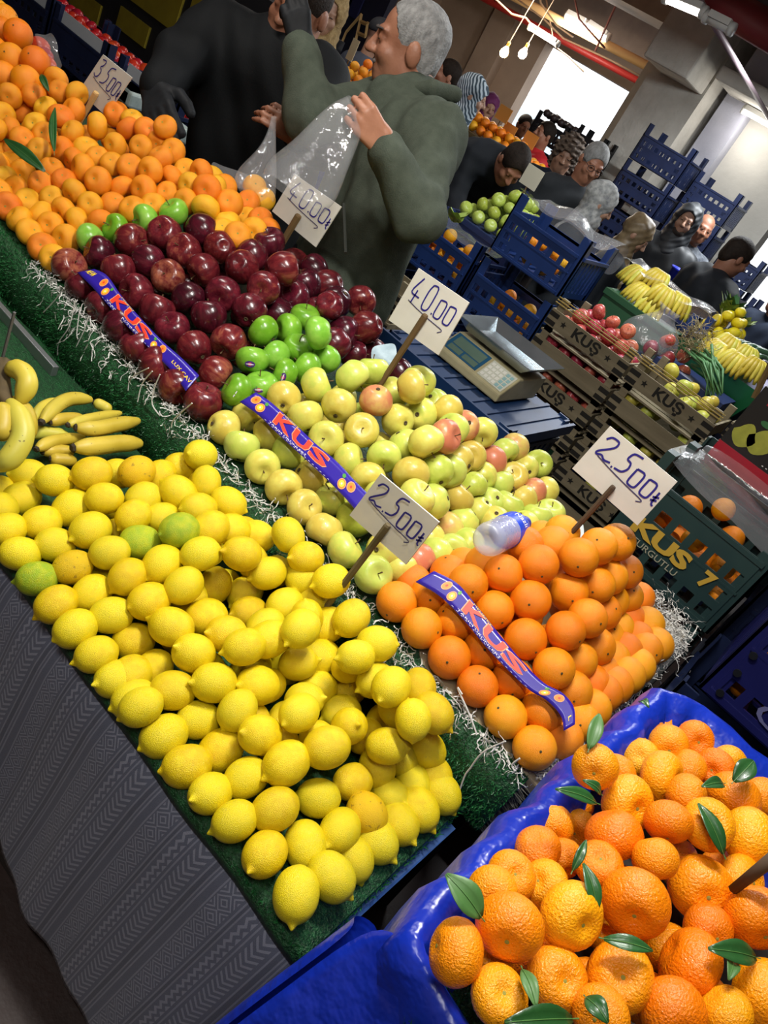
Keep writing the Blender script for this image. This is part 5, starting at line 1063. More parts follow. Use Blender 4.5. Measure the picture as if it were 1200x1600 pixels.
vs_ = [Vector((x, y, .142)) for x, y in pr]+[Vector((x, y, .106)) for x, y in pi]; 
o = MB().add(vs_, [(0,1,5,4), (1,2,6,5), (2,3,7,6), (3,0,4,7), (4,5,6,7)]).build('pan', steel, sc); o.modifiers.new('s', 'SOLIDIFY').thickness = .003
put_text('badge', 'DIGI', mat('badge', '#7c7458', .5), sc, lambda u, v: Vector((.1458, .10+.08*u, .035+.02*v))) if False else None
# pale price slip and newspaper scrap beside the red apples
sheet('paper_scrap', [[dep(580+20*i, 540-3*i+22*j, 1.9-.02*j) for i in range(3)] for j in range(3)], mat('pale_paper', '#bcd0da', .7, '#9db4c0', 40), 'pale blue printed paper behind the red apples', 'paper', 2, .003, 3)
sheet('paper_scrap', [[dep(845+22*i, 838-9*i+16*j, 1.78-.03*j) for i in range(4)] for j in range(3)], mat('white_paper', '#c6cfd4', .7), 'white paper sheet behind the orange pyramid', 'paper', 2, .004, 4)
# ---- tomato crates at the far left
for k, (x0, z, tall) in enumerate(((-4.75, .60, 3), (-4.22, .60, 3), (-3.62, .60, 3))):
    for j in range(tall): crate(x0, x0+.5, 2.6, z-j*.25, .36, .24, navyd, ['navy crate of tomatoes at the far left edge', 'navy crate of tomatoes left of the 35.00 card', 'navy crate of tomatoes behind the black glove'][k] if j == 0 else 'navy crate stacked under the tomatoes', 'plain' if (k+j) % 2 else 'low', 'tomato crates')
    scatter(LT, x0+.03, x0+.47, 2.64, 2.92, z+.12, .036, ['tomato in the crate at the far left edge', 'tomato in the crate left of the 35.00 card', 'tomato in the crate behind the black glove'][k], 'tomato', 'tomatoes in crates', 50+k)
    tag(MB().slab([(x0+.06, 2.612, z+.13), (x0+.44, 2.612, z+.13), (x0+.44, 2.616, z+.225), (x0+.06, 2.616, z+.225)], .002).build('paper_liner', mat('liner', '#b9c0c8', .7), None), ['white paper liner in the leftmost tomato crate', 'white paper liner in the middle tomato crate', 'white paper liner in the tomato crate behind the black glove'][k], 'paper')
tag(MB().box((-4.9, 2.55, .0), (-3.1, 3.0, .10)).build('pallet', MATS['dark_wood'], None), 'dark pallet under the tomato crates', 'pallet')
sheet('clear_bag', [[dep(50+10*i+6*j, 60+16*j-3*i, 2.55) for i in range(4)] for j in range(5)], film_w, 'clear bag of tomatoes behind the large oranges', 'plastic bag', 2, .02, 6)
for k in range(5): place(LT, dep(62+5*(k % 3), 72+14*k, 2.6), .035, orient((0, 0, 1)), 'tomato in the clear bag behind the large oranges', 'tomato', 'bagged tomatoes')
# stall counter with yellow panels behind them
cn = thing('far_counter', 'dark stall counter with yellow panels at the top left', 'counter', (-6.2, 4.5, 0)); MB().box((-2.0, 0, 0), (1.6, .6, 1.25)).build('body', mat('counter_dark', '#24252a', .7), cn)
yl = mat('panel_yellow', '#a8982c', .6, '#968626', 8)
for a in ((-.35, .68, .50, 1.05), (.60, .70, .98, 1.05), (-.9, .25, -.45, .5), (-.2, .44, .22, .60)): MB().box((a[0], -.02, a[1]), (a[2], 0, a[3])).build('panel', yl, cn)
tag(MB().box((ony(196, 160, 2.2).x-.12, 2.1, .0), (ony(278, 145, 2.2).x+.1, 2.3, ony(205, 150, 2.2).z-.03)).build('bag_crate', navyd, None, bevel=.01), 'dark crate of carrier bags behind the black glove', 'crate')
for k, (px, py) in enumerate(((205, 140), (196, 160), (278, 145))): tag(MB().box((-.09, -.06, -.02), (.09, .06, .04)).build('bag_bundle', mat('bag_white', '#b4c0bc', .5, '#8fa09c', 30), None, bevel=.01), ['bundle of white carrier bags beside the 35.00 card', 'lower bundle of white carrier bags beside the 35.00 card', 'small bundle of bags behind the gloved arm'][k], 'bags').location = Vector((ony(px, py, 2.2).x, 2.2, ony(205, 150, 2.2).z-.008))
# ================================================================== people: smooth-blended bodies polygonised with surface nets
class Sdf:
    def __init__(s): s.p = []
    def cone(s, a, b, ra, rb=None, k=.02, op='add'): s.p.append(('cone', np.array(a, float), np.array(b, float), ra, ra if rb is None else rb, k, op)); return s
    def ell(s, c, r, R=None, k=.015, op='add'): s.p.append(('ell', np.array(c, float), np.array(r, float), np.eye(3) if R is None else np.array(R, float), None, k, op)); return s
    def cut(s, n, c): s.p.append(('cut', np.array(n, float)/np.linalg.norm(n), np.array(c, float), None, None, 0, 'int')); return s
    def mesh(s, name, vox, m, parent=None, disp=None, smooth=2):
        lo = np.full(3, 9e9); hi = np.full(3, -9e9); bb = []
        for q in s.p:
            if q[0] == 'cone': a = np.minimum(q[1]-q[3], q[2]-q[4]); b = np.maximum(q[1]+q[3], q[2]+q[4])
            elif q[0] == 'ell': r = q[2].max(); a = q[1]-r; b = q[1]+r
            else: bb.append(None); continue
            bb.append((a, b))
            if q[6] == 'add': lo = np.minimum(lo, a); hi = np.maximum(hi, b)
        lo -= vox*4; hi += vox*4; n = np.ceil((hi-lo)/vox).astype(int)+1; D = np.full(n, .5, np.float32)
        ax = [lo[i]+vox*np.arange(n[i]) for i in range(3)]
        for q, b in zip(s.p, bb):
            if b is None: sl = (slice(None),)*3
            else:
                mg = q[5]+vox*3; i0 = np.clip(np.floor((b[0]-mg-lo)/vox).astype(int), 0, n-1); i1 = np.clip(np.ceil((b[1]+mg-lo)/vox).astype(int)+1, 1, n); sl = tuple(slice(x, y) for x, y in zip(i0, i1))
            P = np.stack(np.meshgrid(*[ax[i][sl[i]] for i in range(3)], indexing='ij'), -1)
            if q[0] == 'cone':
                ba = q[2]-q[1]; h = np.clip(((P-q[1])@ba)/max(ba@ba, 1e-9), 0, 1); d = np.linalg.norm(P-q[1]-h[..., None]*ba, axis=-1)-(q[3]+(q[4]-q[3])*h)
            elif q[0] == 'ell':
                L = (P-q[1])@q[3]; k0 = np.linalg.norm(L/q[2], axis=-1); k1 = np.linalg.norm(L/q[2]**2, axis=-1)+1e-9; d = k0*(k0-1)/k1
            else: D = np.maximum(D, ((P-q[2])@q[1]).astype(np.float32)); continue
            E = D[sl]; k = max(q[5], 1e-4)
            if q[6] == 'add': h = np.clip(.5+.5*(d-E)/k, 0, 1); D[sl] = d+(E-d)*h-k*h*(1-h)
            else: h = np.clip(.5-.5*(-d-E)/k*-1, 0, 1) if False else None; D[sl] = np.maximum(E, -d)
        if disp is not None:
            P = np.meshgrid(*ax, indexing='ij'); D += disp(*P).astype(np.float32)
        S = D < 0; c = [slice(0, -1), slice(1, None)]; cnt = sum(S[c[i], c[j], c[k]].astype(np.int8) for i in (0, 1) for j in (0, 1) for k in (0, 1)); act = (cnt > 0) & (cnt < 8)
        I = np.argwhere(act); idx = -np.ones(act.shape, np.int64); idx[act] = np.arange(len(I)); acc = np.zeros((len(I), 3)); w_ = np.zeros(len(I))
        cor = [(i, j, k) for i in (0, 1) for j in (0, 1) for k in (0, 1)]
        for a in cor:
            for b in cor:
                if sum(abs(x-y) for x, y in zip(a, b)) == 1 and a < b:
                    va = D[I[:, 0]+a[0], I[:, 1]+a[1], I[:, 2]+a[2]]; vb = D[I[:, 0]+b[0], I[:, 1]+b[1], I[:, 2]+b[2]]; x = (va < 0) != (vb < 0); t = np.where(x, va/(va-vb+1e-12), 0)[:, None]; acc += np.where(x[:, None], np.array(a)+(np.array(b)-np.array(a))*t, 0); w_ += x
        V = lo+(I+acc/w_[:, None])*vox; Fc = []
        for x in range(3):
            y, z = (x+1) % 3, (x+2) % 3; sa = [slice(None)]*3; sb = [slice(None)]*3; sa[x] = slice(0, -1); sb[x] = slice(1, None); ch = S[tuple(sa)] != S[tuple(sb)]; E = np.argwhere(ch)
            E = E[(E[:, y] > 0) & (E[:, z] > 0) & (E[:, y] < act.shape[y]) & (E[:, z] < act.shape[z])]
            def at_(dy, dz): J = E.copy(); J[:, y] -= dy; J[:, z] -= dz; return idx[J[:, 0], J[:, 1], J[:, 2]]
            q = np.stack([at_(1, 1), at_(0, 1), at_(0, 0), at_(1, 0)], 1); fl = ~S[E[:, 0], E[:, 1], E[:, 2]]; q[fl] = q[fl][:, ::-1]; Fc.append(q)
        Fc = np.concatenate(Fc); Fc = Fc[(Fc >= 0).all(1)]
        for _ in range(smooth):   # light laplacian smoothing
            A = np.zeros_like(V); N = np.zeros(len(V))
            for i in range(4): np.add.at(A, Fc[:, i], V[Fc[:, (i+1) % 4]]); np.add.at(N, Fc[:, i], 1)
            V = V*.5+.5*A/np.maximum(N, 1)[:, None]
        off = np.array(parent.matrix_world.translation) if False else (np.array(parent['org']) if parent is not None else np.zeros(3))
        me = bpy.data.meshes.new(name); me.from_pydata((V-off).tolist(), [], Fc.tolist()); me.polygons.foreach_set('use_smooth', [True]*len(me.polygons)); me.materials.append(m); me.update()
        return me
def frame(f, up=(0, 0, 1)):
    f = Vector(f).normalized(); r_ = f.cross(Vector(up)).normalized(); u = r_.cross(f).normalized(); return np.array([r_, f, u]).T    # columns: right, forward, up
def head_prims(S, c, R, s=1.0, neck=None, beard=0):
    w = lambda x, y, z: np.array(c)+R@(np.array([x, y, z])*s); e = lambda p, r, k=.015, op='add': S.ell(w(*p), np.array(r)*s, R, k, op); cn = lambda a, b, ra, rb, k=.012: S.cone(w(*a), w(*b), ra*s, rb*s, k)
    e((0, -.012, .035), (.075, .094, .083)); e((0, .022, -.035), (.060, .070, .085), .03); e((0, .052, -.092), (.034, .030, .024), .03); e((-.042, .0, -.06), (.022, .045, .04), .03); e((.042, .0, -.06), (.022, .045, .04), .03)
    for q in (-1, 1):
        e((q*.038, .066, -.028), (.024, .020, .022), .02); e((q*.031, .088, .006), (.016, .016, .011), .004, 'sub'); e((q*.031, .080, .006), (.0125, .0125, .0115), .003); e((q*.079, -.012, -.008), (.010, .022, .032), .006); e((q*.076, -.010, -.008), (.008, .014, .02), .004)
        cn((q*.012, .088, .026), (q*.045, .076, .026), .008, .007, .012); e((q*.011, .100, -.030), (.010, .011, .009), .006)
    cn((0, .086, .018), (0, .112, -.028), .009, .012, .01); cn((-.022, .082, -.060), (.022, .082, -.060), .006, .006, .008); cn((-.020, .080, -.071), (.020, .080, -.071), .007, .007, .008); cn((-.018, .090, -.0655), (.018, .090, -.0655), .0015, .0015, .001)
    if neck is not None: S.cone(w(0, -.03, -.05), neck, .056*s, .060*s, .03)
    return w
def hand_prims(S, wr, d, n, thumb, curl, k=1.0, fat=0.0, spread=.10, grip=False):
    d = Vector(d).normalized(); n = Vector(n); n = (n-d*n.dot(d)).normalized(); sd = d.cross(n).normalized()*thumb; wr = Vector(wr)
    for i, (o_, L, fl) in enumerate(((.030, .088, .9), (.011, .092, 1.0), (-.009, .088, .95), (-.028, .080, .78))):
        kn = wr+d*L*k+sd*o_*k; S.cone(wr+d*.012*k+sd*o_*.55*k, kn, .0145*k+fat, .0105*k+fat, .010)
        p = kn; a = spread*(1.5-i)*.35; cu = curl[i] if isinstance(curl, (list, tuple)) else curl; dr = (d+sd*a).normalized()
        for j, (sl, rr_) in enumerate(((.042, .0092), (.027, .0084), (.021, .0074))):
            ang = cu*(.9, 1.1, .8)[j]*(j+1)*.55; v = dr*math.cos(ang)+n*math.sin(ang); q = p+v*sl*fl*k; S.cone(p, q, rr_*k+fat, (rr_-.0008)*k+fat, .003); p = q
    b = wr+d*.022*k+sd*.022*k; m_ = b+((d*.75+sd*.1+n*.65) if grip else (d*.5+sd*.75+n*.35)).normalized()*.042*k; S.cone(b, m_, .014*k+fat, .0105*k+fat, .010); m2 = m_+((d*.8-sd*.45+n*.5) if grip else (d*.85+sd*.25+n*.45)).normalized()*.032*k; S.cone(m_, m2, .0105*k+fat, .0095*k+fat, .004); S.cone(m2, m2+(d*.8+n*.6).normalized()*.022*k, .0095*k+fat, .008*k+fat, .004)
def skin_mat(nm, a, b): return mat(nm, a, .5, b, 14, bump=.0006, bscale=120)
skin1 = skin_mat('skin_warm', '#a8765c', '#936048'); skin2 = skin_mat('skin_tan', '#96674f', '#80533f'); skin3 = skin_mat('skin_pale', '#b08a74', '#987058')
def person(name_label, cat, org):
    return None
def mk_person(S, vox, m, label, org):
    dummy = {'org': tuple(org)}
    class P_(dict): pass
    me = S.mesh('person', vox, m, dummy); o = link('person', me); o.location = org; o['org'] = tuple(org); tag(o, label, 'person'); return o
def child(o, S, name, vox, m, disp=None, smooth=2):
    me = S.mesh(name, vox, m, o, disp, smooth); return link(name, me, o)
def folds(amp, f=55, seed=0):
    r = np.random.default_rng(seed); K = r.normal(size=(4, 3))*f*np.array([1, .8, 1.]); ph = r.uniform(0, 6, 4)
    def fn(X, Y, Z):
        d = 0
        for k, p in zip(K, ph): d = d+np.sin(k[0]*X+k[1]*Y+k[2]*Z+p+1.5*np.sin(9*X+7*Z))
        return d*amp/2
    return fn
fleece = mat('fleece_green', '#4d5449', .95, '#42493f', 40, bump=.0015, bscale=350, spec=.15); jack = mat('jacket_black', '#121416', .75, '#0e1012', 8, bump=.0006, bscale=200, spec=.15); glove_m = mat('glove_black', '#17181a', .6, '#1f2124', 30, bump=.0008, bscale=60, spec=.15)
grey_h = mat('hair_grey', '#9a9a98', .7, '#6f6f6e', 60, bump=.003, bscale=160, stretch=(1, 1, .4)); trouser = mat('trousers_dark', '#1d2026', .85, spec=.15); dark_h = mat('hair_dark', '#2b221c', .7, '#1c1612', 60, bump=.003, bscale=140, spec=.15)
eye_m = mat('eye_dark', '#1a1410', .25); brow_m = mat('brow_grey', '#4a4340', .9)
V_ = lambda *a: np.array(dep(*a))
# ---- vendor in the green fleece
hd = V_(640, 74, 2.12); nk = V_(654, 152, 2.14); Ls = V_(684, 205, 2.03); Le = V_(652, 336, 1.91); Lw = V_(602, 232, 1.80); Rs = V_(592, 172, 2.26); Re = V_(484, 182, 2.06); Rw = V_(470, 78, 2.02)
pv = nk+np.array([.05, -.02, -.50]); org = (pv[0], pv[1], 0)
Rh_ = frame((-.74, -.64, -.22), (.10, .02, 1))
S = Sdf(); w_ = head_prims(S, hd, Rh_, .98, nk-np.array([0, 0, .05]))
ch = (Ls+Rs)/2+np.array([.0, .02, -.10]); S.cone(pv, ch, .085, .085, .05); S.cone(Ls, Rs, .05, .05, .05)
S.cone(Ls, Le, .04, .035); S.cone(Le, Lw, .034, .026); S.cone(Rs, Re, .04, .035); S.cone(Re, Rw, .034, .026)
hdir = V_(562, 178, 1.74)-Lw; hand_prims(S, Lw, hdir, V_(566, 204, 1.95)-V_(566, 200, 1.78), -1, (1.7, 1.75, 1.8, 1.85), 1.0, 0, .0, True)
hand_prims(S, Rw, V_(462, 20, 1.98)-Rw, V_(452, 44, 2.14)-V_(468, 36, 2.0), -1, (1.35, 1.45, 1.5, 1.55), .92, 0, .05, True)
for sx in (-.09, .09): S.cone((pv[0]+sx, pv[1], pv[2]-.05), (pv[0]+sx, pv[1], .05), .07, .05, .05)
man = mk_person(S, .0045, skin1, 'grey haired man in an olive green fleece holding up a clear bag', org)
J = Sdf(); up_ = np.array([0, 0, 1.]); side = (Ls-Rs)/np.linalg.norm(Ls-Rs)
J.cone(pv-side*.07+up_*-.06, ch-side*.065+up_*.02, .125, .135, .06); J.cone(pv+side*.07+up_*-.06, ch+side*.065+up_*.02, .125, .135, .06); J.cone(Ls-side*.02-up_*.03, Rs+side*.02-up_*.03, .085, .085, .06); J.cone(nk-up_*.02, nk-up_*.10, .075, .11, .06)
J.cone(Ls-side*.01, Le, .074, .062, .05); J.cone(Le, Lw+(Le-Lw)*.06, .066, .047, .03); J.cone(Rs, Re, .080, .066, .05); J.cone(Re, Rw, .066, .048, .03)
J.cone(nk+np.array([.03, .03, .0]), nk+np.array([-.05, -.07, -.04]), .062, .055, .03)
J.cone(pv-side*.07-up_*.06, pv-side*.07-up_*.16, .13, .135, .05); J.cone(pv+side*.07-up_*.06, pv+side*.07-up_*.16, .13, .135, .05)
fl = child(man, J, 'fleece_jacket', .008, fleece, folds(.0045, 30, 3))
C_ = Sdf(); f_ = np.array([-.66, -.75, 0])
for s_3 in (-1, 1): C_.cone(nk+f_*.075+side*.012*s_3+up_*-.015, nk+f_*.02+side*.085*s_3+up_*.025, .018, .022, .01); C_.cone(nk+f_*.02+side*.085*s_3+up_*.025, nk-f_*.06+side*.05*s_3+up_*.045, .022, .022, .012)
child(man, C_, 'collar', .006, fleece)
T_ = Sdf(); 
for sx in (-.09, .09): T_.cone((pv[0]+sx, pv[1], pv[2]-.05), (pv[0]+sx*1.1, pv[1], .03), .105, .075, .05)
child(man, T_, 'trousers', .014, trouser)
Hh_ = Sdf(); ww = lambda x, y, z: np.array(hd)+Rh_@(np.array([x, y, z])*.98)
Hh_.ell(ww(0, -.013, .036), (.0765, .0955, .0855), Rh_); Hh_.ell(ww(.062, -.045, -.01), (.012, .030, .05), Rh_, .02); Hh_.ell(ww(-.062, -.045, -.01), (.012, .030, .05), Rh_, .02); Hh_.ell(ww(0, -.068, -.02), (.050, .028, .05), Rh_, .02)
Hh_.ell(ww(0, .105, .005), (.090, .085, .095), Rh_, 0, 'sub'); Hh_.ell(ww(0, .05, -.09), (.12, .07, .07), Rh_, 0, 'sub')
for q in (-1, 1): Hh_.ell(ww(q*.085, -.012, -.012), (.02, .022, .032), Rh_, 0, 'sub')
child(man, Hh_, 'hair', .004, grey_h, folds(.0008, 160, 5), 1)
M_ = Sdf(); M_.cone(ww(-.026, .088, -.054), ww(.026, .088, -.054), .006, .006); child(man, M_, 'moustache', .003, mat('moustache', '#5f5650', .9))
for q in (-1, 1):
    B_ = Sdf(); B_.cone(ww(q*.014, .100, .026), ww(q*.046, .084, .028), .0045, .0035); child(man, B_, 'eyebrow', .003, brow_m)
    E_ = Sdf(); E_.cone(ww(q*.022, .0905, .002), ww(q*.040, .088, .002), .0028, .0022); child(man, E_, 'eye', .002, eye_m)
G_ = Sdf(); hand_prims(G_, Rw, V_(462, 20, 1.98)-Rw, V_(452, 44, 2.14)-V_(468, 36, 2.0), -1, (1.35, 1.45, 1.5, 1.55), .92, .0035, .05, True); G_.cone(Rw+(Re-Rw)*.25, Rw, .040, .034); child(man, G_, 'glove', .0045, glove_m)
# pocket zip and zip pull of the fleece
MB().tube([V_(537, 318, 1.93)-np.array(org), V_(540, 395, 1.92)-np.array(org)], .004, 6).build('pocket_zip', mat('zip', '#22251f', .6), man)
MB().tube([V_(598, 205, 1.93)-np.array(org), V_(602, 225, 1.92)-np.array(org)], .004, 6).build('zip_pull', MATS['zip'], man)
# ---- vendor in the dark jacket
hd = V_(470, 10, 2.42); nk = V_(436, 62, 2.47); Rs = V_(345, 40, 2.52); Re = V_(283, 92, 2.40); Rw = V_(243, 142, 2.26); Ls = V_(505, 118, 2.48); Le = V_(500, 225, 2.36); Lw = V_(468, 215, 2.22); pv = nk+np.array([.12, .05, -.50]); org2 = (pv[0], pv[1], 0)
R2 = frame((.30, -.92, -.30), (0, 0, 1)); S = Sdf(); head_prims(S, hd, R2, 1.04, nk)
ch = (Ls+Rs)/2-up_*.08; S.cone(pv, ch, .085, .085, .05); S.cone(Ls, Rs, .05, .05, .05); S.cone(Ls, Le, .04, .035); S.cone(Le, Lw, .034, .026); S.cone(Rs, Re, .04, .035); S.cone(Re, Rw, .034, .028)
hand_prims(S, Lw, V_(430, 180, 2.14)-Lw, V_(432, 205, 2.3)-V_(440, 185, 2.16), 1, (1.2, 1.35, 1.45, 1.5), .98, 0, .03, True); hand_prims(S, Rw, V_(250, 200, 2.16)-Rw, V_(262, 196, 2.26)-V_(245, 180, 2.2), 1, .55, 1.2)
for sx in (-.09, .09): S.cone((pv[0]+sx, pv[1], pv[2]-.05), (pv[0]+sx, pv[1], .05), .07, .05, .05)
man2 = mk_person(S, .005, skin2, 'man in a dark jacket reaching for a mandarin with a black glove', org2)
J = Sdf(); side = (Ls-Rs)/np.linalg.norm(Ls-Rs)
for q in (-1, 1): J.cone(pv+side*.09*q-up_*.10, ch+side*.085*q, .15, .15, .07); J.cone(pv+side*.09*q-up_*.10, pv+side*.09*q-up_*.28, .15, .16, .05)
J.cone(Ls-side*.02-up_*.03, Rs+side*.02-up_*.03, .09, .09, .06); J.cone(nk-up_*.03, nk-up_*.12, .07, .12, .06); J.cone(Ls, Le, .085, .072, .05); J.cone(Le, Lw+(Le-Lw)*.1, .070, .05, .03); J.cone(Rs, Re, .088, .075, .05); J.cone(Re, Rw+(Re-Rw)*.08, .075, .062, .03)
child(man2, J, 'jacket', .009, jack, folds(.006, 26, 8))
C_ = Sdf(); f2 = np.array([.3, -.95, 0])
for q in (-1, 1): C_.cone(nk+f2*.10+side*.03*q-up_*.06, nk+f2*.03+side*.095*q+up_*.01, .02, .026, .01); C_.cone(nk+f2*.03+side*.095*q+up_*.01, nk-f2*.07+side*.04*q+up_*.03, .026, .026, .01)
child(man2, C_, 'collar', .007, jack)
G_ = Sdf(); hand_prims(G_, Rw, V_(250, 200, 2.16)-Rw, V_(262, 196, 2.26)-V_(245, 180, 2.2), 1, .55, 1.2, .006); G_.cone(Rw+(Re-Rw)*.2, Rw, .050, .040); child(man2, G_, 'glove', .005, glove_m)
Hh_ = Sdf(); w2 = lambda x, y, z: np.array(hd)+R2@np.array([x, y, z]); Hh_.ell(w2(0, -.016, .04), (.084, .103, .09), R2); Hh_.ell(w2(0, .10, -.01), (.085, .075, .085), R2, 0, 'sub'); Hh_.ell(w2(0, .04, -.10), (.12, .08, .07), R2, 0, 'sub'); child(man2, Hh_, 'hair', .006, dark_h, None, 1)
T_ = Sdf()
for sx in (-.09, .09): T_.cone((pv[0]+sx, pv[1], pv[2]-.05), (pv[0]+sx*1.1, pv[1], .03), .105, .075, .05)
child(man2, T_, 'trousers', .016, trouser)
place(MAN[1], dep(258, 199, 2.08), .033, orient(toward(40)), 'mandarin held in the black glove of the dark jacket man', 'mandarin', None, (('stem_button', BUTM),))
# ---- the two clear bags
def bag(P0, rings, label, seed, m=film2):
    r = random.Random(seed); rows = []
    for (px, py, t, wpx, ang) in rings:
        c = dep(px, py, t); a = CM@np.array([math.cos(math.radians(ang)), math.sin(math.radians(ang)), 0]); fw = CM@np.array([0, 0, 1.]); hw = wpx*t/F/2
        rows.append([c+Vector(a)*hw*math.cos(q)*(1+r.uniform(-.1, .1))+Vector(fw)*hw*.45*math.sin(q)*(1+r.uniform(-.5, .5)) for q in [2*math.pi*k/14 for k in range(14)]])
    o = MB().grid(rows, closed=True).build('clear_bag', m, None, True); s = o.modifiers.new('sub', 'SUBSURF'); s.levels = s.render_levels = 2
    return tag(o, label, 'plastic bag')
bag(None, [(560, 165, 1.78, 45, 40), (545, 175, 1.76, 60, 30), (525, 205, 1.76, 80, 35), (508, 235, 1.76, 95, 35), (490, 262, 1.77, 110, 35), (470, 285, 1.78, 125, 35), (455, 305, 1.79, 110, 35)], 'shiny clear plastic bag held open by the green fleece man', 3)
bag(None, [(428, 182, 2.10, 8, 0), (425, 205, 2.10, 12, 10), (418, 235, 2.10, 28, 10), (405, 265, 2.10, 60, 15), (398, 290, 2.10, 75, 20), (400, 308, 2.10, 60, 20), (402, 318, 2.10, 25, 20)], 'thin clear bag with two mandarins held by the dark jacket man', 4)
for px, py in ((398, 292), (412, 312)): place(MAN[2], dep(px, py, 2.11), .033, orient(toward(40)), 'mandarin inside the thin clear bag', 'mandarin', 'bagged mandarins', (('stem_button', BUTM),))
sheet('clear_bag', [[dep(330+22*i, 252+9*i+10*j, 2.15-.03*j) for i in range(5)] for j in range(3)], film_w, 'flat crumpled clear bag lying behind the mandarins', 'plastic bag', 2, .01, 12)
# ================================================================== shoppers
def shopper(px, py, t, fwd, label, coat, skin, cover=None, cm=None, bend=0, vox=.016, sc_=1.0, tilt=0, arms='down', glasses=False, hvox=.008, beard=None, width=1.0, hand_at=None):
    """head at a photo position and distance t; body hangs below it to the floor; bend leans the trunk forward"""
    hd = V_(px, py, t); f = np.array([fwd[0], fwd[1], 0.]); f /= np.linalg.norm(f); rt_ = np.array([f[1], -f[0], 0]); R = frame((f[0], f[1], -math.tan(math.radians(tilt))))
    hz = hd[2]; nk = hd-np.array([0, 0, .155*sc_])-f*.03; tr = .52*sc_; b = math.radians(bend); dn = np.array([0, 0, -math.cos(b)])-f*math.sin(b)
    if bend > 40: nk = hd+dn*.0-f*.13-np.array([0, 0, .02])
    pv = nk+dn*tr; pv[2] = max(pv[2], .42); fx, fy = pv[0], pv[1]; org = (fx, fy, 0)
    Ls = nk+dn*.09-rt_*.17*width; Rs = nk+dn*.09+rt_*.17*width
    if arms == 'front': Le = Ls-np.array([0, 0, .26])+f*.05; Re = Rs-np.array([0, 0, .26])+f*.05; Lw = Le+f*.22+rt_*.06; Rw = Re+f*.22-rt_*.06
    elif arms == 'reach': Le = Ls-np.array([0, 0, .24])+f*.08; Re = Rs-np.array([0, 0, .24])+f*.08; Lw = Le-np.array([0, 0, .14])+f*.16; Rw = Re-np.array([0, 0, .14])+f*.16
    else: Le = Ls-np.array([0, 0, .28])-rt_*.04; Re = Rs-np.array([0, 0, .28])+rt_*.04; Lw = Le-np.array([0, 0, .22])+f*.06; Rw = Re-np.array([0, 0, .22])+f*.06
    if hand_at is not None: Lw = V_(*hand_at)
    S = Sdf(); w = head_prims(S, hd, R, sc_, nk); S.cone(pv, nk+dn*.12, .075, .075, .05); S.cone(Ls, Rs, .04, .04, .04)
    for a, b_, c in ((Ls, Le, Lw), (Rs, Re, Rw)):
        S.cone(a, b_, .036, .032); S.cone(b_, c, .03, .026); d = (c-b_)/np.linalg.norm(c-b_); hand_prims(S, c, d, (0, 0, -1) if abs(d[2]) < .8 else tuple(f), 1, .6, 1.0)
    for q in (-.09, .09): S.cone(pv+rt_*q, np.array([fx, fy, .05])+rt_*q, .06, .05, .04)
    o = mk_person(S, hvox, skin, label, org)
    J = Sdf()
    for q in (-1, 1): J.cone(pv+rt_*.07*q*width-np.array([0, 0, .05]), nk+dn*.12+rt_*.07*q*width, .125*width, .125*width, .06); J.cone(pv+rt_*.07*q*width-np.array([0, 0, .05]), pv+rt_*.07*q*width-np.array([0, 0, .22]), .13*width, .14*width, .05)
    J.cone(Ls-rt_*-.02, Rs-rt_*.02, .08, .08, .05); J.cone(nk+dn*.02, nk+dn*.10, .065, .11, .05)
    for a, b_, c in ((Ls, Le, Lw), (Rs, Re, Rw)): J.cone(a, b_, .078*width, .066*width, .04); J.cone(b_, c-(c-b_)*.05, .066, .05, .03)
    child(o, J, 'coat', vox, coat, folds(.006, 28, int(px)))
    T_ = Sdf()
    for q in (-.09, .09): T_.cone(pv+rt_*q-np.array([0, 0, .05]), np.array([fx, fy, .03])+rt_*q, .10, .075, .05)
    child(o, T_, 'trousers', .022, trouser); K = Sdf(); hs = sc_
    if cover == 'hair':
        K.ell(w(0, -.014, .038), np.array([.083, .103, .092])*hs, R); K.ell(w(0, -.07, -.02), np.array([.062, .04, .06])*hs, R, .02); K.ell(w(0, .11, -.01), np.array([.085, .075, .085])*hs, R, 0, 'sub'); K.ell(w(0, .05, -.09), np.array([.12, .07, .07])*hs, R, 0, 'sub'); child(o, K, 'hair', hvox, cm, None, 1)
    elif cover == 'curly':
        K.ell(w(0, -.02, .04), np.array([.105, .125, .115])*hs, R); K.ell(w(0, -.05, -.06), np.array([.10, .07, .10])*hs, R, .03); K.ell(w(0, .11, -.03), np.array([.068, .085, .09])*hs, R, 0, 'sub'); child(o, K, 'hair', hvox, cm, folds(.012, 110, 4), 1)
    elif cover == 'scarf':
        K.ell(w(0, -.02, .035), np.array([.092, .115, .105])*hs, R); K.ell(w(0, .0, -.09), np.array([.085, .085, .09])*hs, R, .05); K.cone(nk+dn*.0, nk+dn*.14, .09, .16, .05); K.ell(w(0, .115, -.02), np.array([.055, .07, .078])*hs, R, 0, 'sub'); child(o, K, 'headscarf', hvox, cm, folds(.004, 50, 6), 1)
    elif cover == 'hood':
        K.ell(w(0, -.03, .03), np.array([.105, .125, .125])*hs, R); K.cone(w(0, -.03, -.05), nk+dn*.08, .10, .14, .05); K.ell(w(0, .11, -.01), np.array([.068, .10, .098])*hs, R, 0, 'sub'); child(o, K, 'hood', hvox, cm, folds(.004, 50, 6), 1)
    elif cover == 'cap':
        K.ell(w(0, -.012, .05), np.array([.085, .105, .085])*hs, R); K.cut(R@np.array([0, .2, -1]), w(0, 0, .045)); child(o, K, 'cap', hvox, cm, None, 1)
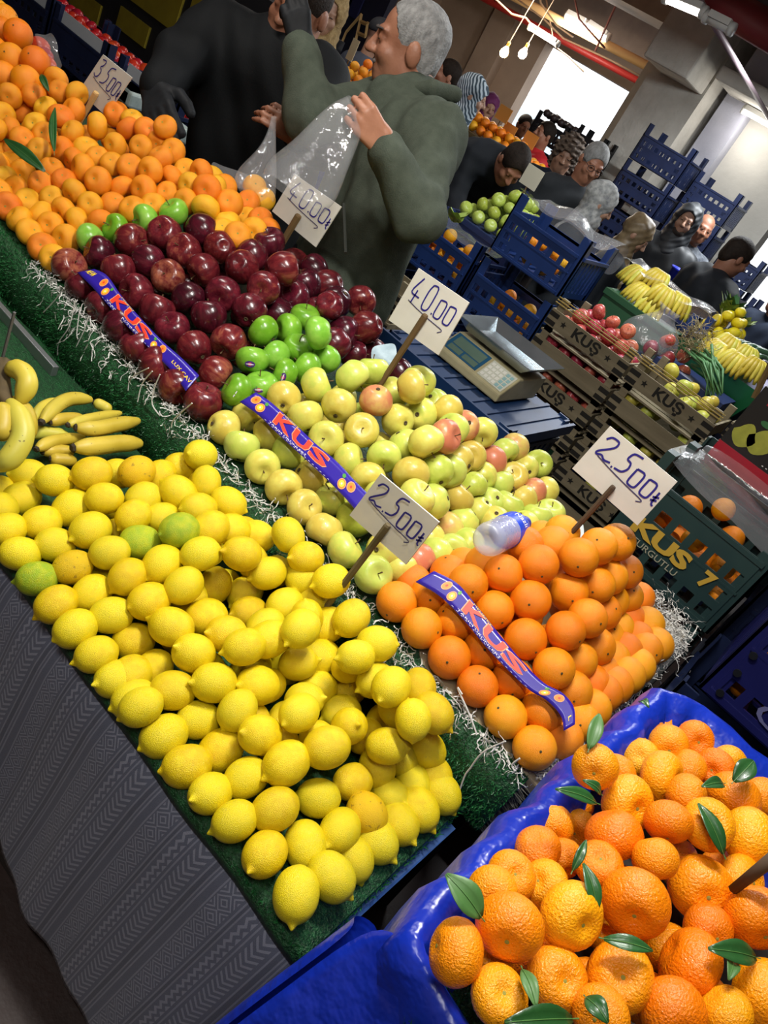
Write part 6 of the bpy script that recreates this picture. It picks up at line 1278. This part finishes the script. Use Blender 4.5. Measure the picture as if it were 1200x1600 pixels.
    if beard is not None:
        K = Sdf(); K.ell(w(0, .05, -.08), np.array([.052, .045, .042])*hs, R); K.ell(w(0, .10, -.055), np.array([.03, .03, .025])*hs, R, 0, 'sub'); child(o, K, 'beard', hvox, beard)
    for q in (-1, 1): E_ = Sdf(); E_.cone(w(q*.022, .090, .004), w(q*.040, .087, .004), .004, .003); child(o, E_, 'eye', .003, eye_m)
    if glasses:
        gm = mat('glasses', '#2a2a2c', .3); mb = MB()
        for q in (-1, 1):
            mb.tube([Vector(w(q*.033+.024*math.cos(a), .102, .004+.018*math.sin(a)))-Vector(org) for a in [2*math.pi*k/12 for k in range(13)]], .002, 5, False); mb.tube([Vector(w(q*.057, .098, .008))-Vector(org), Vector(w(q*.08, -.01, .006))-Vector(org)], .002, 5)
        mb.tube([Vector(w(-.009, .104, .006))-Vector(org), Vector(w(.009, .104, .006))-Vector(org)], .002, 5); mb.build('glasses', gm, o)
    return o
coat_k = mat('coat_black', '#22252a', .7, '#1a1d21', 6, spec=.15); puff = mat('puffer_black', '#1f2226', .55, '#22262a', 8); coat_n = mat('coat_navy', '#232a38', .75, '#1b2230', 6, spec=.15); coat_g = mat('coat_grey', '#34373a', .8, '#2b2e31', 6, spec=.15)
def stripe_mat(nm, a, b, f):
    t = NT(nm); tc = t.n('ShaderNodeTexCoord'); sx = t.n('ShaderNodeSeparateXYZ'); t.l(tc.outputs['Object'], sx.inputs[0]); s = t.math('ADD', t.math('MULTIPLY', sx.outputs[2], .55), t.math('ADD', sx.outputs[0], t.math('MULTIPLY', t.noise(5, 2), .06)))
    t.l(t.mix(t.math('GREATER_THAN', t.math('SINE', t.math('MULTIPLY', s, f)), 0), srgb(a), srgb(b)), t.b.inputs['Base Color']); t.b.inputs['Roughness'].default_value = .8; return t.m
shopper(738, 150, 5.4, (.72, .45), 'woman in a black and white striped headscarf behind the green fleece man', coat_k, skin3, 'scarf', stripe_mat('scarf_striped', '#b4c2cc', '#2f4250', 330), arms='front')
shopper(800, 258, 4.5, (.55, -.35), 'man in black bending over the green apples', coat_k, skin2, 'hair', dark_h, bend=62, tilt=40, arms='reach', hvox=.007)
shopper(884, 243, 5.6, (.45, -.85), 'woman with curly brown hair beside the man in glasses', coat_n, skin3, 'curly', mat('hair_brown', '#6a5a4c', .8, '#3a2f28', 40, bump=.004, bscale=80), tilt=12)
shopper(925, 255, 4.9, (.72, -.62), 'grey haired man in glasses and a dark jacket looking down', coat_g, skin1, 'hair', grey_h, tilt=16, glasses=True, hvox=.006, beard=None)
shopper(937, 318, 4.7, (.75, .55), 'woman in a pale patterned headscarf with a grey top', coat_g, skin3, 'scarf', mat('scarf_pale', '#b0b0ac', .8, '#6a6c6e', 36, detail=6), tilt=12, sc_=.95)
shopper(994, 368, 5.1, (.75, .25), 'woman in a shiny beige headscarf and black coat', coat_k, skin3, 'scarf', mat('scarf_beige', '#8d7a5a', .45, '#5e4d36', 14), tilt=18, sc_=.95)
shopper(1071, 347, 5.9, (.25, -.95), 'young bearded man in a black hooded puffer coat', puff, skin3, 'hood', puff, width=1.12, beard=mat('beard_dark', '#2e2620', .9), hvox=.007)
shopper(1097, 358, 6.3, (.55, -.8), 'balding man in a patterned jumper beside the hooded man', mat('jumper', '#6e7278', .85, '#3a3e46', 30, spec=.15), skin2, None, None)
shopper(1150, 402, 5.0, (.75, .75), 'man in a long black coat seen from behind at the right', coat_k, skin2, 'hair', dark_h, tilt=10, width=1.35)
shopper(1222, 470, 6.0, (-.5, -.8), 'person in navy with a red strap at the right edge', coat_n, skin2, 'hair', dark_h, arms='front')
shopper(512, 20, 4.3, (.55, -.6), 'person with a light fur hood and dark coat behind the dark jacket man', coat_n, skin3, 'hood', mat('fur_beige', '#b59a6c', .95, '#8c7248', 40, bump=.006, bscale=120), tilt=10)
shopper(592, 60, 5.7, (.2, .95), 'person in a grey jacket and dark cap seen from behind', mat('jacket_slate', '#4a4f5c', .8, '#3c414d', 6, spec=.15), skin3, 'cap', mat('cap_black', '#1a1c22', .8))
shopper(697, 118, 6.2, (-.6, -.7), 'person half hidden behind the green fleece man', coat_g, skin1, 'hair', dark_h)
shopper(763, 168, 7.5, (.6, -.5), 'person in a purple headscarf near the lit fruit stall', coat_n, skin3, 'scarf', mat('scarf_purple', '#6a2a5e', .8))
shopper(818, 197, 8.9, (.7, -.55), 'man in a dark jacket near the bright doorway', coat_n, skin1, 'hair', dark_h)
shopper(833, 203, 9.2, (-.5, -.8), 'person with dark hair between the two near the doorway', coat_g, skin2, 'hair', dark_h)
shopper(850, 210, 7.6, (-.45, -.85), 'person in a bright red jacket near the doorway', mat('jacket_red', '#c8242c', .7), skin1, 'hair', dark_h)
# ================================================================== background stalls and stacks
def stack(x0, W, y, z0, n, D, Hh, m, label, group, style='low'):
    for k in range(n): crate(x0, x0+W, y, z0+k*(Hh+.005), D, Hh, m, label % ('topmost' if k == n-1 else 'lowest' if k == 0 else ['second', 'third', 'fourth', 'fifth', 'sixth'][k-1]+' from the floor'), style, group)
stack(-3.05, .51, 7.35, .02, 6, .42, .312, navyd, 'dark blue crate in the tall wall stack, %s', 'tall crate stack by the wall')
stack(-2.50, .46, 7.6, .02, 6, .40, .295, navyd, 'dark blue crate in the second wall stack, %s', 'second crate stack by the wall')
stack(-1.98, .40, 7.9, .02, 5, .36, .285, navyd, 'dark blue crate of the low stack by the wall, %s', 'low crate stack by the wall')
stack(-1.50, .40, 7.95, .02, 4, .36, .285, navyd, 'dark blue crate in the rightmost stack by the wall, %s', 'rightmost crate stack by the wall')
stack(-4.45, .42, 8.0, .02, 6, .36, .25, black_p, 'black crate in the stack before the doorway, %s', 'black crates before the doorway')
stack(-3.95, .36, 8.0, .02, 6, .28, .265, black_p, 'black crate in the stack touching the column, %s', 'black crates by the column')
# dark grapes or the like heaped in the black crates
dkf = MB().lathe([(math.sin(a)+1e-4, math.cos(a)) for a in [math.pi*(1-i/8) for i in range(9)]], 10).build('dark_fruit', mat('dark_fruit', '#3a2a2c', .5, '#241a1c', 10), None, True, data_only=True)
scatter(dkf, -4.43, -4.05, 8.02, 8.34, 1.50, .04, 'dark fruit in the topmost black crate before the doorway', 'fruit', 'dark fruit in the black crates', 61)
# ---- crate table of mandarins with blue lining, far behind the vendors
def table(x0, x1, y0, y1, z, m, label, legs=True, cat='table', th=.03):
    t = thing('market_table', label, cat, ((x0+x1)/2, (y0+y1)/2, 0)); w, d = (x1-x0)/2, (y1-y0)/2
    MB().box((-w, -d, z-th), (w, d, z)).build('table_top', m, t); MB().box((-w+.01, -d+.005, .05), (w-.01, -d+.02, z-th)).build('front_cloth', m, t)
    for sx in (-w+.03, w-.07):
        for sy in (-d+.03, d-.07): MB().box((sx, sy, 0), (sx+.04, sy+.04, z-th)).build('leg', MATS['dark_wood'], t)
    return t
def heap(me, x0, x1, y0, y1, z, r, label, cat, group, seed, rows=4):
    rr = random.Random(seed); out = []
    for L in range(rows):
        f = L/rows*.42; a0, a1, b0, b1 = x0+(x1-x0)*f, x1-(x1-x0)*f, y0+(y1-y0)*f*1.3, y1-(y1-y0)*f*.6
        nx = max(1, int((a1-a0)/(2*r))); ny = max(1, int((b1-b0)/(2*r)))
        for i in range(nx):
            for j in range(ny):
                if 0 < i < nx-1 and 0 < j < ny-1 and L < rows-1: continue
                out.append(place(me, Vector((a0+r+(a1-a0-2*r)*(i/(nx-1) if nx > 1 else .5)+rr.uniform(-.1, .1)*r, b0+r+(b1-b0-2*r)*(j/(ny-1) if ny > 1 else .5), z+r+L*1.5*r)), r*rr.uniform(.93, 1.05), orient((rr.uniform(-1, 1), rr.uniform(-1, 1), rr.uniform(-1, 1))), label, cat, group))
    return out
c = ony(556, 112, 4.4); table(c.x-.35, c.x+.40, 4.25, 4.9, c.z-.12, mat('blue_cover', '#1a2c9c', .4), 'blue covered table of mandarins seen past the raised glove'); heap(LO, c.x-.20, c.x+.22, 4.3, 4.75, c.z-.12, .034, 'mandarin in the far heap seen past the raised glove', 'mandarin', 'far mandarins on the blue table', 71, 4)
def small_card(px, py, y, w, h, m, label, rot=0, sl=2.6):
    p = ony(px, py, y); t = thing('price_card', label, 'price sign', p); t.rotation_euler = (0, rot, 0); MB().box((-w/2, -.002, -h/2), (w/2, .002, h/2)).build('card', m, t); MB().tube([(0, .004, -h*.3), (0, .004, -h*sl)], .005, 6).build('stick', wood_st, t); return t
cardc = mat('card_cream', '#d8c8a0', .6); cardo = mat('card_orange', '#e09a48', .6)
small_card(551, 78, 4.4, .06, .13, cardc, 'narrow cream price card above the far mandarins', .0)
small_card(831, 277, 3.85, .105, .10, mat('card_blank', '#b4b09c', .6), 'back of a plain price card before the film wrapped crate', 0, 4.2)
for k, (px, py) in enumerate(((787, 178), (795, 205), (828, 219))): small_card(px, py, 6.6+.1*k, .14, .12, cardo, ['orange price card above the far yellow fruit, uppermost', 'orange price card above the far yellow fruit, the middle one', 'orange price card in front of the red jacket'][k])
c = ony(770, 212, 6.6); table(c.x-.9, c.x+.9, 6.4, 7.0, c.z-.06, mat('far_cover', '#6a5a3a', .8), 'far table of yellow and orange fruit near the doorway'); heap(LO, c.x-.6, c.x+.55, 6.45, 6.8, c.z-.06, .045, 'orange on the far table near the doorway', 'orange', 'far oranges near the doorway', 72, 2)
# ---- green apples the bending man reaches for
c = ony(768, 328, 3.98); table(c.x-.26, c.x+.28, 3.98, 4.42, c.z-.12, mat('far_blue', '#20305c', .6), 'table of green apples behind the navy crates'); heap(LAg, c.x-.22, c.x+.24, 4.0, 4.4, c.z-.12, .040, 'green apple in the heap before the bending man', 'apple', 'green apples before the bending man', 73, 4)
# leafy greens in front of them
def leafy(p, n, L, w, m, label, cat, seed, up=.8, spread=.6, group=None):
    t = thing('leafy_vegetable', label, cat, p, 0, group); r = random.Random(seed)
    for k in range(n):
        a = 2*math.pi*r.random(); d = Vector((math.cos(a)*spread, math.sin(a)*spread, up*r.uniform(.7, 1.2))).normalized()*L*r.uniform(.7, 1.1); s = d.cross(Vector((0, 0, 1))).normalized()*w
        rows = [[d*f-s*math.sin(math.pi*min(1, f+.08))+Vector((0, 0, -.15*L*f*f)), d*f*.97+Vector((0, 0, -.17*L*f*f)), d*f+s*math.sin(math.pi*min(1, f+.08))+Vector((0, 0, -.15*L*f*f))] for f in (0, .25, .5, .75, 1)]
        MB().grid(rows).build('leaf', m, t, True)
    return t
lett = mat('lettuce', '#7f9a3a', .6, '#a3b65a', 14); dgl = mat('dark_leaf', '#2f5a34', .5, '#47753f', 14)
leafy(ony(712, 338, 3.62)-Vector((0, 0, .03)), 14, .10, .035, lett, 'pale lettuce leaves beside the bagged oranges', 'lettuce', 1)
leafy(Vector((ony(541, 82, 4.7).x, 4.7, ony(556, 112, 4.4).z-.12)), 12, .14, .03, dgl, 'green leaves behind the far mandarins', 'greens', 2)
# ---- bananas on a green lined stand
def hand_of_bananas(p, n, r, L, label, seed, az=0, group='hands of bananas behind the crates'):
    t = thing('banana_hand', label, 'bananas', p, az, group); q = random.Random(seed)
    for k in range(n):
        a = (k-(n-1)/2)*.19; d = Vector((math.sin(a), -math.cos(a)*.75, 0)); P = [Vector((0, 0, .02))+d*L*f+Vector((0, 0, .05*math.sin(math.pi*f)*1.3-.05*f)) for f in (0, .3, .65, 1)]
        Q = spline(P, 3); m_ = len(Q); MB().tube(Q, [r*min(1, .4+3*min(i, m_-1-i)/m_) for i in range(m_)], 6).build('banana', ban_m, t, True)
    MB().tube([(0, .02, .03), (0, -.01, .025)], [.02, .024], 7).build('crown', ban_tip, t); return t
c = ony(1010, 455, 4.0); tb = table(c.x-.16, c.x+.26, 3.92, 4.12, c.z-.08, mat('green_cover', '#1d4a2c', .6), 'green lined stand of bananas behind the navy crates')
for k, (px, py, yy, az) in enumerate(((998, 436, 4.1, -.5), (1025, 438, 4.12, .1), (1003, 462, 4.02, -.2), (1032, 462, 4.02, .2), (1050, 470, 4.06, .6), (1012, 478, 4.0, .3))):
    p = ony(px, py, yy); hand_of_bananas((p.x, p.y+.05, max(c.z-.07, p.z-.02)), 6, .017, .15, ['hand of bananas at the top left of the green stand', 'hand of bananas on top of the green stand', 'hand of bananas at the left front of the green stand', 'hand of bananas at the middle front of the green stand', 'hand of yellow bananas at the right of the green stand', 'lowest hand of bananas on the green stand'][k], k, az)
c = ony(1140, 568, 3.95); bk = thing('banana_basket', 'green lined tub under the bananas at the right', 'tub', (c.x-.02, 4.1, 0)); MB().add([(-.24, -.16, c.z-.03), (.24, -.16, c.z-.03), (.24, .16, c.z-.03), (-.24, .16, c.z-.03), (-.15, -.10, c.z-.28), (.15, -.10, c.z-.28), (.15, .10, c.z-.28), (-.15, .10, c.z-.28)], [(0, 1, 5, 4), (1, 2, 6, 5), (2, 3, 7, 6), (3, 0, 4, 7), (4, 5, 6, 7)]).build('lining', mat('green_plastic', '#1f6a40', .4), bk); MB().box((-.14, -.09, 0), (.14, .09, c.z-.28)).build('base', MATS['dark_wood'], bk)
for k, (px, py, yy, az) in enumerate(((1115, 560, 4.0, -.4), (1140, 572, 3.96, .0), (1165, 578, 3.98, .4), (1130, 545, 4.1, .1), (1152, 558, 4.08, .5))):
    p = ony(px, py, yy); hand_of_bananas((p.x, p.y+.05, max(c.z-.02, p.z)), 6, .017, .14, ['leftmost hand of bananas in the green tub', 'middle hand of bananas in the green tub', 'rightmost hand of bananas in the green tub', 'rear hand of bananas in the green tub', 'hand of bananas lying across the green tub'][k], 20+k, az, 'hands of bananas in the green tub')
# ---- spring onions with straw coloured roots beyond the wooden crates
so = thing('spring_onions', 'bunch of spring onions with straw coloured roots beyond the wooden crates', 'spring onions', ony(1090, 560, 3.75)); r = random.Random(12); base = Vector(so.location)
rt = MB(); lf = MB()
for k in range(260):
    p = ony(1085+r.gauss(0, 13), 535+r.gauss(0, 16), 3.75+r.uniform(-.03, .03)); d = Vector((r.uniform(-1, 1), r.uniform(-1, .3), r.uniform(-.3, 1))).normalized(); rt.tube([p-base, p-base+d*.03, p-base+d*.05+Vector((r.uniform(-.02, .02), 0, r.uniform(-.02, .02)))], .0012, 3, False)
o = rt.build('roots', mat('straw', '#b3a682', .9, '#94875f', 30), so); o['kind'] = 'stuff'
lm_ = mat('onion_green', '#3f7040', .5, '#5c8a58', 20)
for k in range(26):
    a = ony(1093+r.gauss(0, 12), 555+r.gauss(0, 8), 3.74); b = ony(1118+r.gauss(0, 7), 612+r.gauss(0, 8), 3.62+r.uniform(-.04, .04)); MB().tube([a-base, (a+b)/2-base+Vector((r.gauss(0, .02), 0, .03)), b-base], [.007, .006, .003], 5).build('stalk', lm_, so, True)
tag(MB().box((ony(1090, 560, 3.7).x-.15, 3.68, 0), (ony(1090, 560, 3.7).x+.22, 3.95, ony(1100, 600, 3.7).z-.02)).build('onion_stand', MATS['far_blue'], None), 'low stand under the spring onions', 'stand')
# ---- vegetable table at the right edge
c = ony(1150, 545, 4.6); table(c.x-.08, c.x+.9, 4.35, 5.2, c.z-.08, mat('pale_cover', '#b9b8c8', .6), 'pale covered vegetable table at the right edge')
lmn = MB().lathe([(math.sin(a)+1e-4, math.cos(a)*1.25) for a in [math.pi*(1-i/8) for i in range(9)]], 10).build('lemon', lemon_m, None, True, data_only=True)
p = ony(1135, 510, 4.75); heap(lmn, p.x-.14, p.x+.14, 4.62, 4.95, c.z-.08, .032, 'lemon in the far yellow heap at the right', 'lemon', 'far lemons at the right', 81, 5)
for k in range(9):
    p = ony(1150+r.uniform(-12, 14), 480+r.uniform(-15, 20), 4.95); leafy((p.x, p.y, p.z-.06), 8, .12, .03, lett if k % 3 else dgl, 'head of lettuce beyond the far lemons', 'lettuce', 30+k, group='lettuces beyond the far lemons')
cuc = MB().tube([(-.11, 0, 0), (-.09, 0, .003), (0, 0, .008), (.09, 0, .003), (.11, 0, 0)], [.006, .018, .021, .018, .006], 8).build('courgette', mat('courgette', '#2f4a34', .35, '#3f5f42', 20), None, True, data_only=True)
aub = MB().tube([(-.12, 0, 0), (-.09, 0, .003), (0, 0, .008), (.09, 0, .003), (.12, 0, 0)], [.008, .026, .03, .022, .006], 8).build('aubergine', mat('aubergine', '#22182c', .2, '#2c2036', 10), None, True, data_only=True)
for k in range(16):
    px, py = 1150+(k % 8)*7+r.uniform(-2, 2), 535+(k % 8)*3+(k//8)*10; p = ony(px, py, 4.55-.05*(k//8)); o = link('courgette', cuc); o.location = (p.x, p.y, p.z); o.rotation_euler = (0, r.uniform(-.1, .1), 1.2+r.uniform(-.3, .3)); tag(o, 'dark green courgette in the row at the right edge', 'courgette', 'courgettes at the right')
for k in range(12):
    px, py = 1158+(k % 6)*9+r.uniform(-2, 2), 560+(k % 6)*4+(k//6)*8; p = ony(px, py, 4.42); o = link('aubergine', aub); o.location = (p.x, p.y, p.z); o.rotation_euler = (0, 0, r.uniform(-.4, .4)); tag(o, 'dark aubergine below the courgettes at the right edge', 'aubergine', 'aubergines at the right')
p = ony(1170, 610, 4.1); tag(MB().box((-.24, 0, -.06), (.5, .25, .06)).build('foam_box', mat('foam', '#b8b4d0', .6, '#a8a4c2', 10), None, bevel=.01), 'pale lilac foam box right of the banana tub', 'box').location = (p.x+.1, 4.1, p.z)
tag(MB().box((-.14, .02, 0), (.5, .25, p.z-.06)).build('foam_stand', navyd, None), 'dark stand under the lilac foam box', 'stand').location = (p.x+.1, 4.1, 0)
# wooden slat sticking up behind the pear box
tag(MB().tube([ony(1178, 622, 3.2), ony(1200, 578, 3.2), ony(1212, 550, 3.2)], .012, 6).build('price_stick', wood_st, None), 'wooden stick standing up behind the pear box', 'stick')
# blue bin by the hooded man
p = ony(1075, 432, 5.9); b = thing('blue_bin', 'bright blue plastic tub behind the man in the long black coat', 'tub', (p.x, 5.9, 0)); MB().lathe([(.10, p.z-.40), (.13, p.z), (.14, p.z), (.14, p.z+.012), (.125, p.z+.012), (.095, p.z-.36), (.001, p.z-.36)], 18).build('tub', mat('tub_blue', '#1f34d0', .4), b, True); MB().box((-.12, -.12, 0), (.12, .12, p.z-.40)).build('stand', navyd, b)
# posters, easel frame and a dark screen on the far side behind the mandarins
for k, (x0, y0, x1, y1, m_, lb) in enumerate(((515, 0, 545, 20, mat('poster_grey', '#8a93a2', .7), 'pale grey notice on the dark partition behind the fur hood'), (543, -10, 565, 12, mat('poster_navy', '#1e2250', .7), 'navy poster on the dark partition, topmost'))):
    a = ony(x0, y0, 7.0); b = ony(x1, y1, 7.0); cz = (a.z+b.z)/2; tag(MB().box((min(a.x, b.x), 6.98, cz-.14), (max(a.x, b.x), 7.0, cz+.14)).build('poster', m_, None), lb, 'poster')
a = ony(560, 40, 7.05); tag(MB().box((a.x-.75, 7.02, 0), (a.x+.28, 7.12, a.z+.42)).build('partition', mat('partition_dark', '#20223c', .8, '#191b30', 3), None), 'dark blue partition behind the far mandarins', 'partition')
ez = thing('easel', 'light wooden easel frame leaning on the dark partition', 'easel', ony(558, 62, 6.9)); o_ = Vector(ez.location)
for P in (((565, 22), (541, 50)), ((565, 22), (556, 62)), ((573, 36), (576, 38)), ((564, 34), (574, 38)), ((574, 38), (571, 57)), ((571, 57), (560, 52))): MB().tube([ony(*P[0], 6.9)-o_, ony(*P[1], 6.9)-o_], .018, 4).build('bar', wood_pale, ez)
for P in ((541, 50), (556, 62)): q = ony(*P, 6.9)-o_; MB().tube([q, Vector((q.x, q.y, -o_.z))], .016, 4).build('leg', wood_pale, ez)
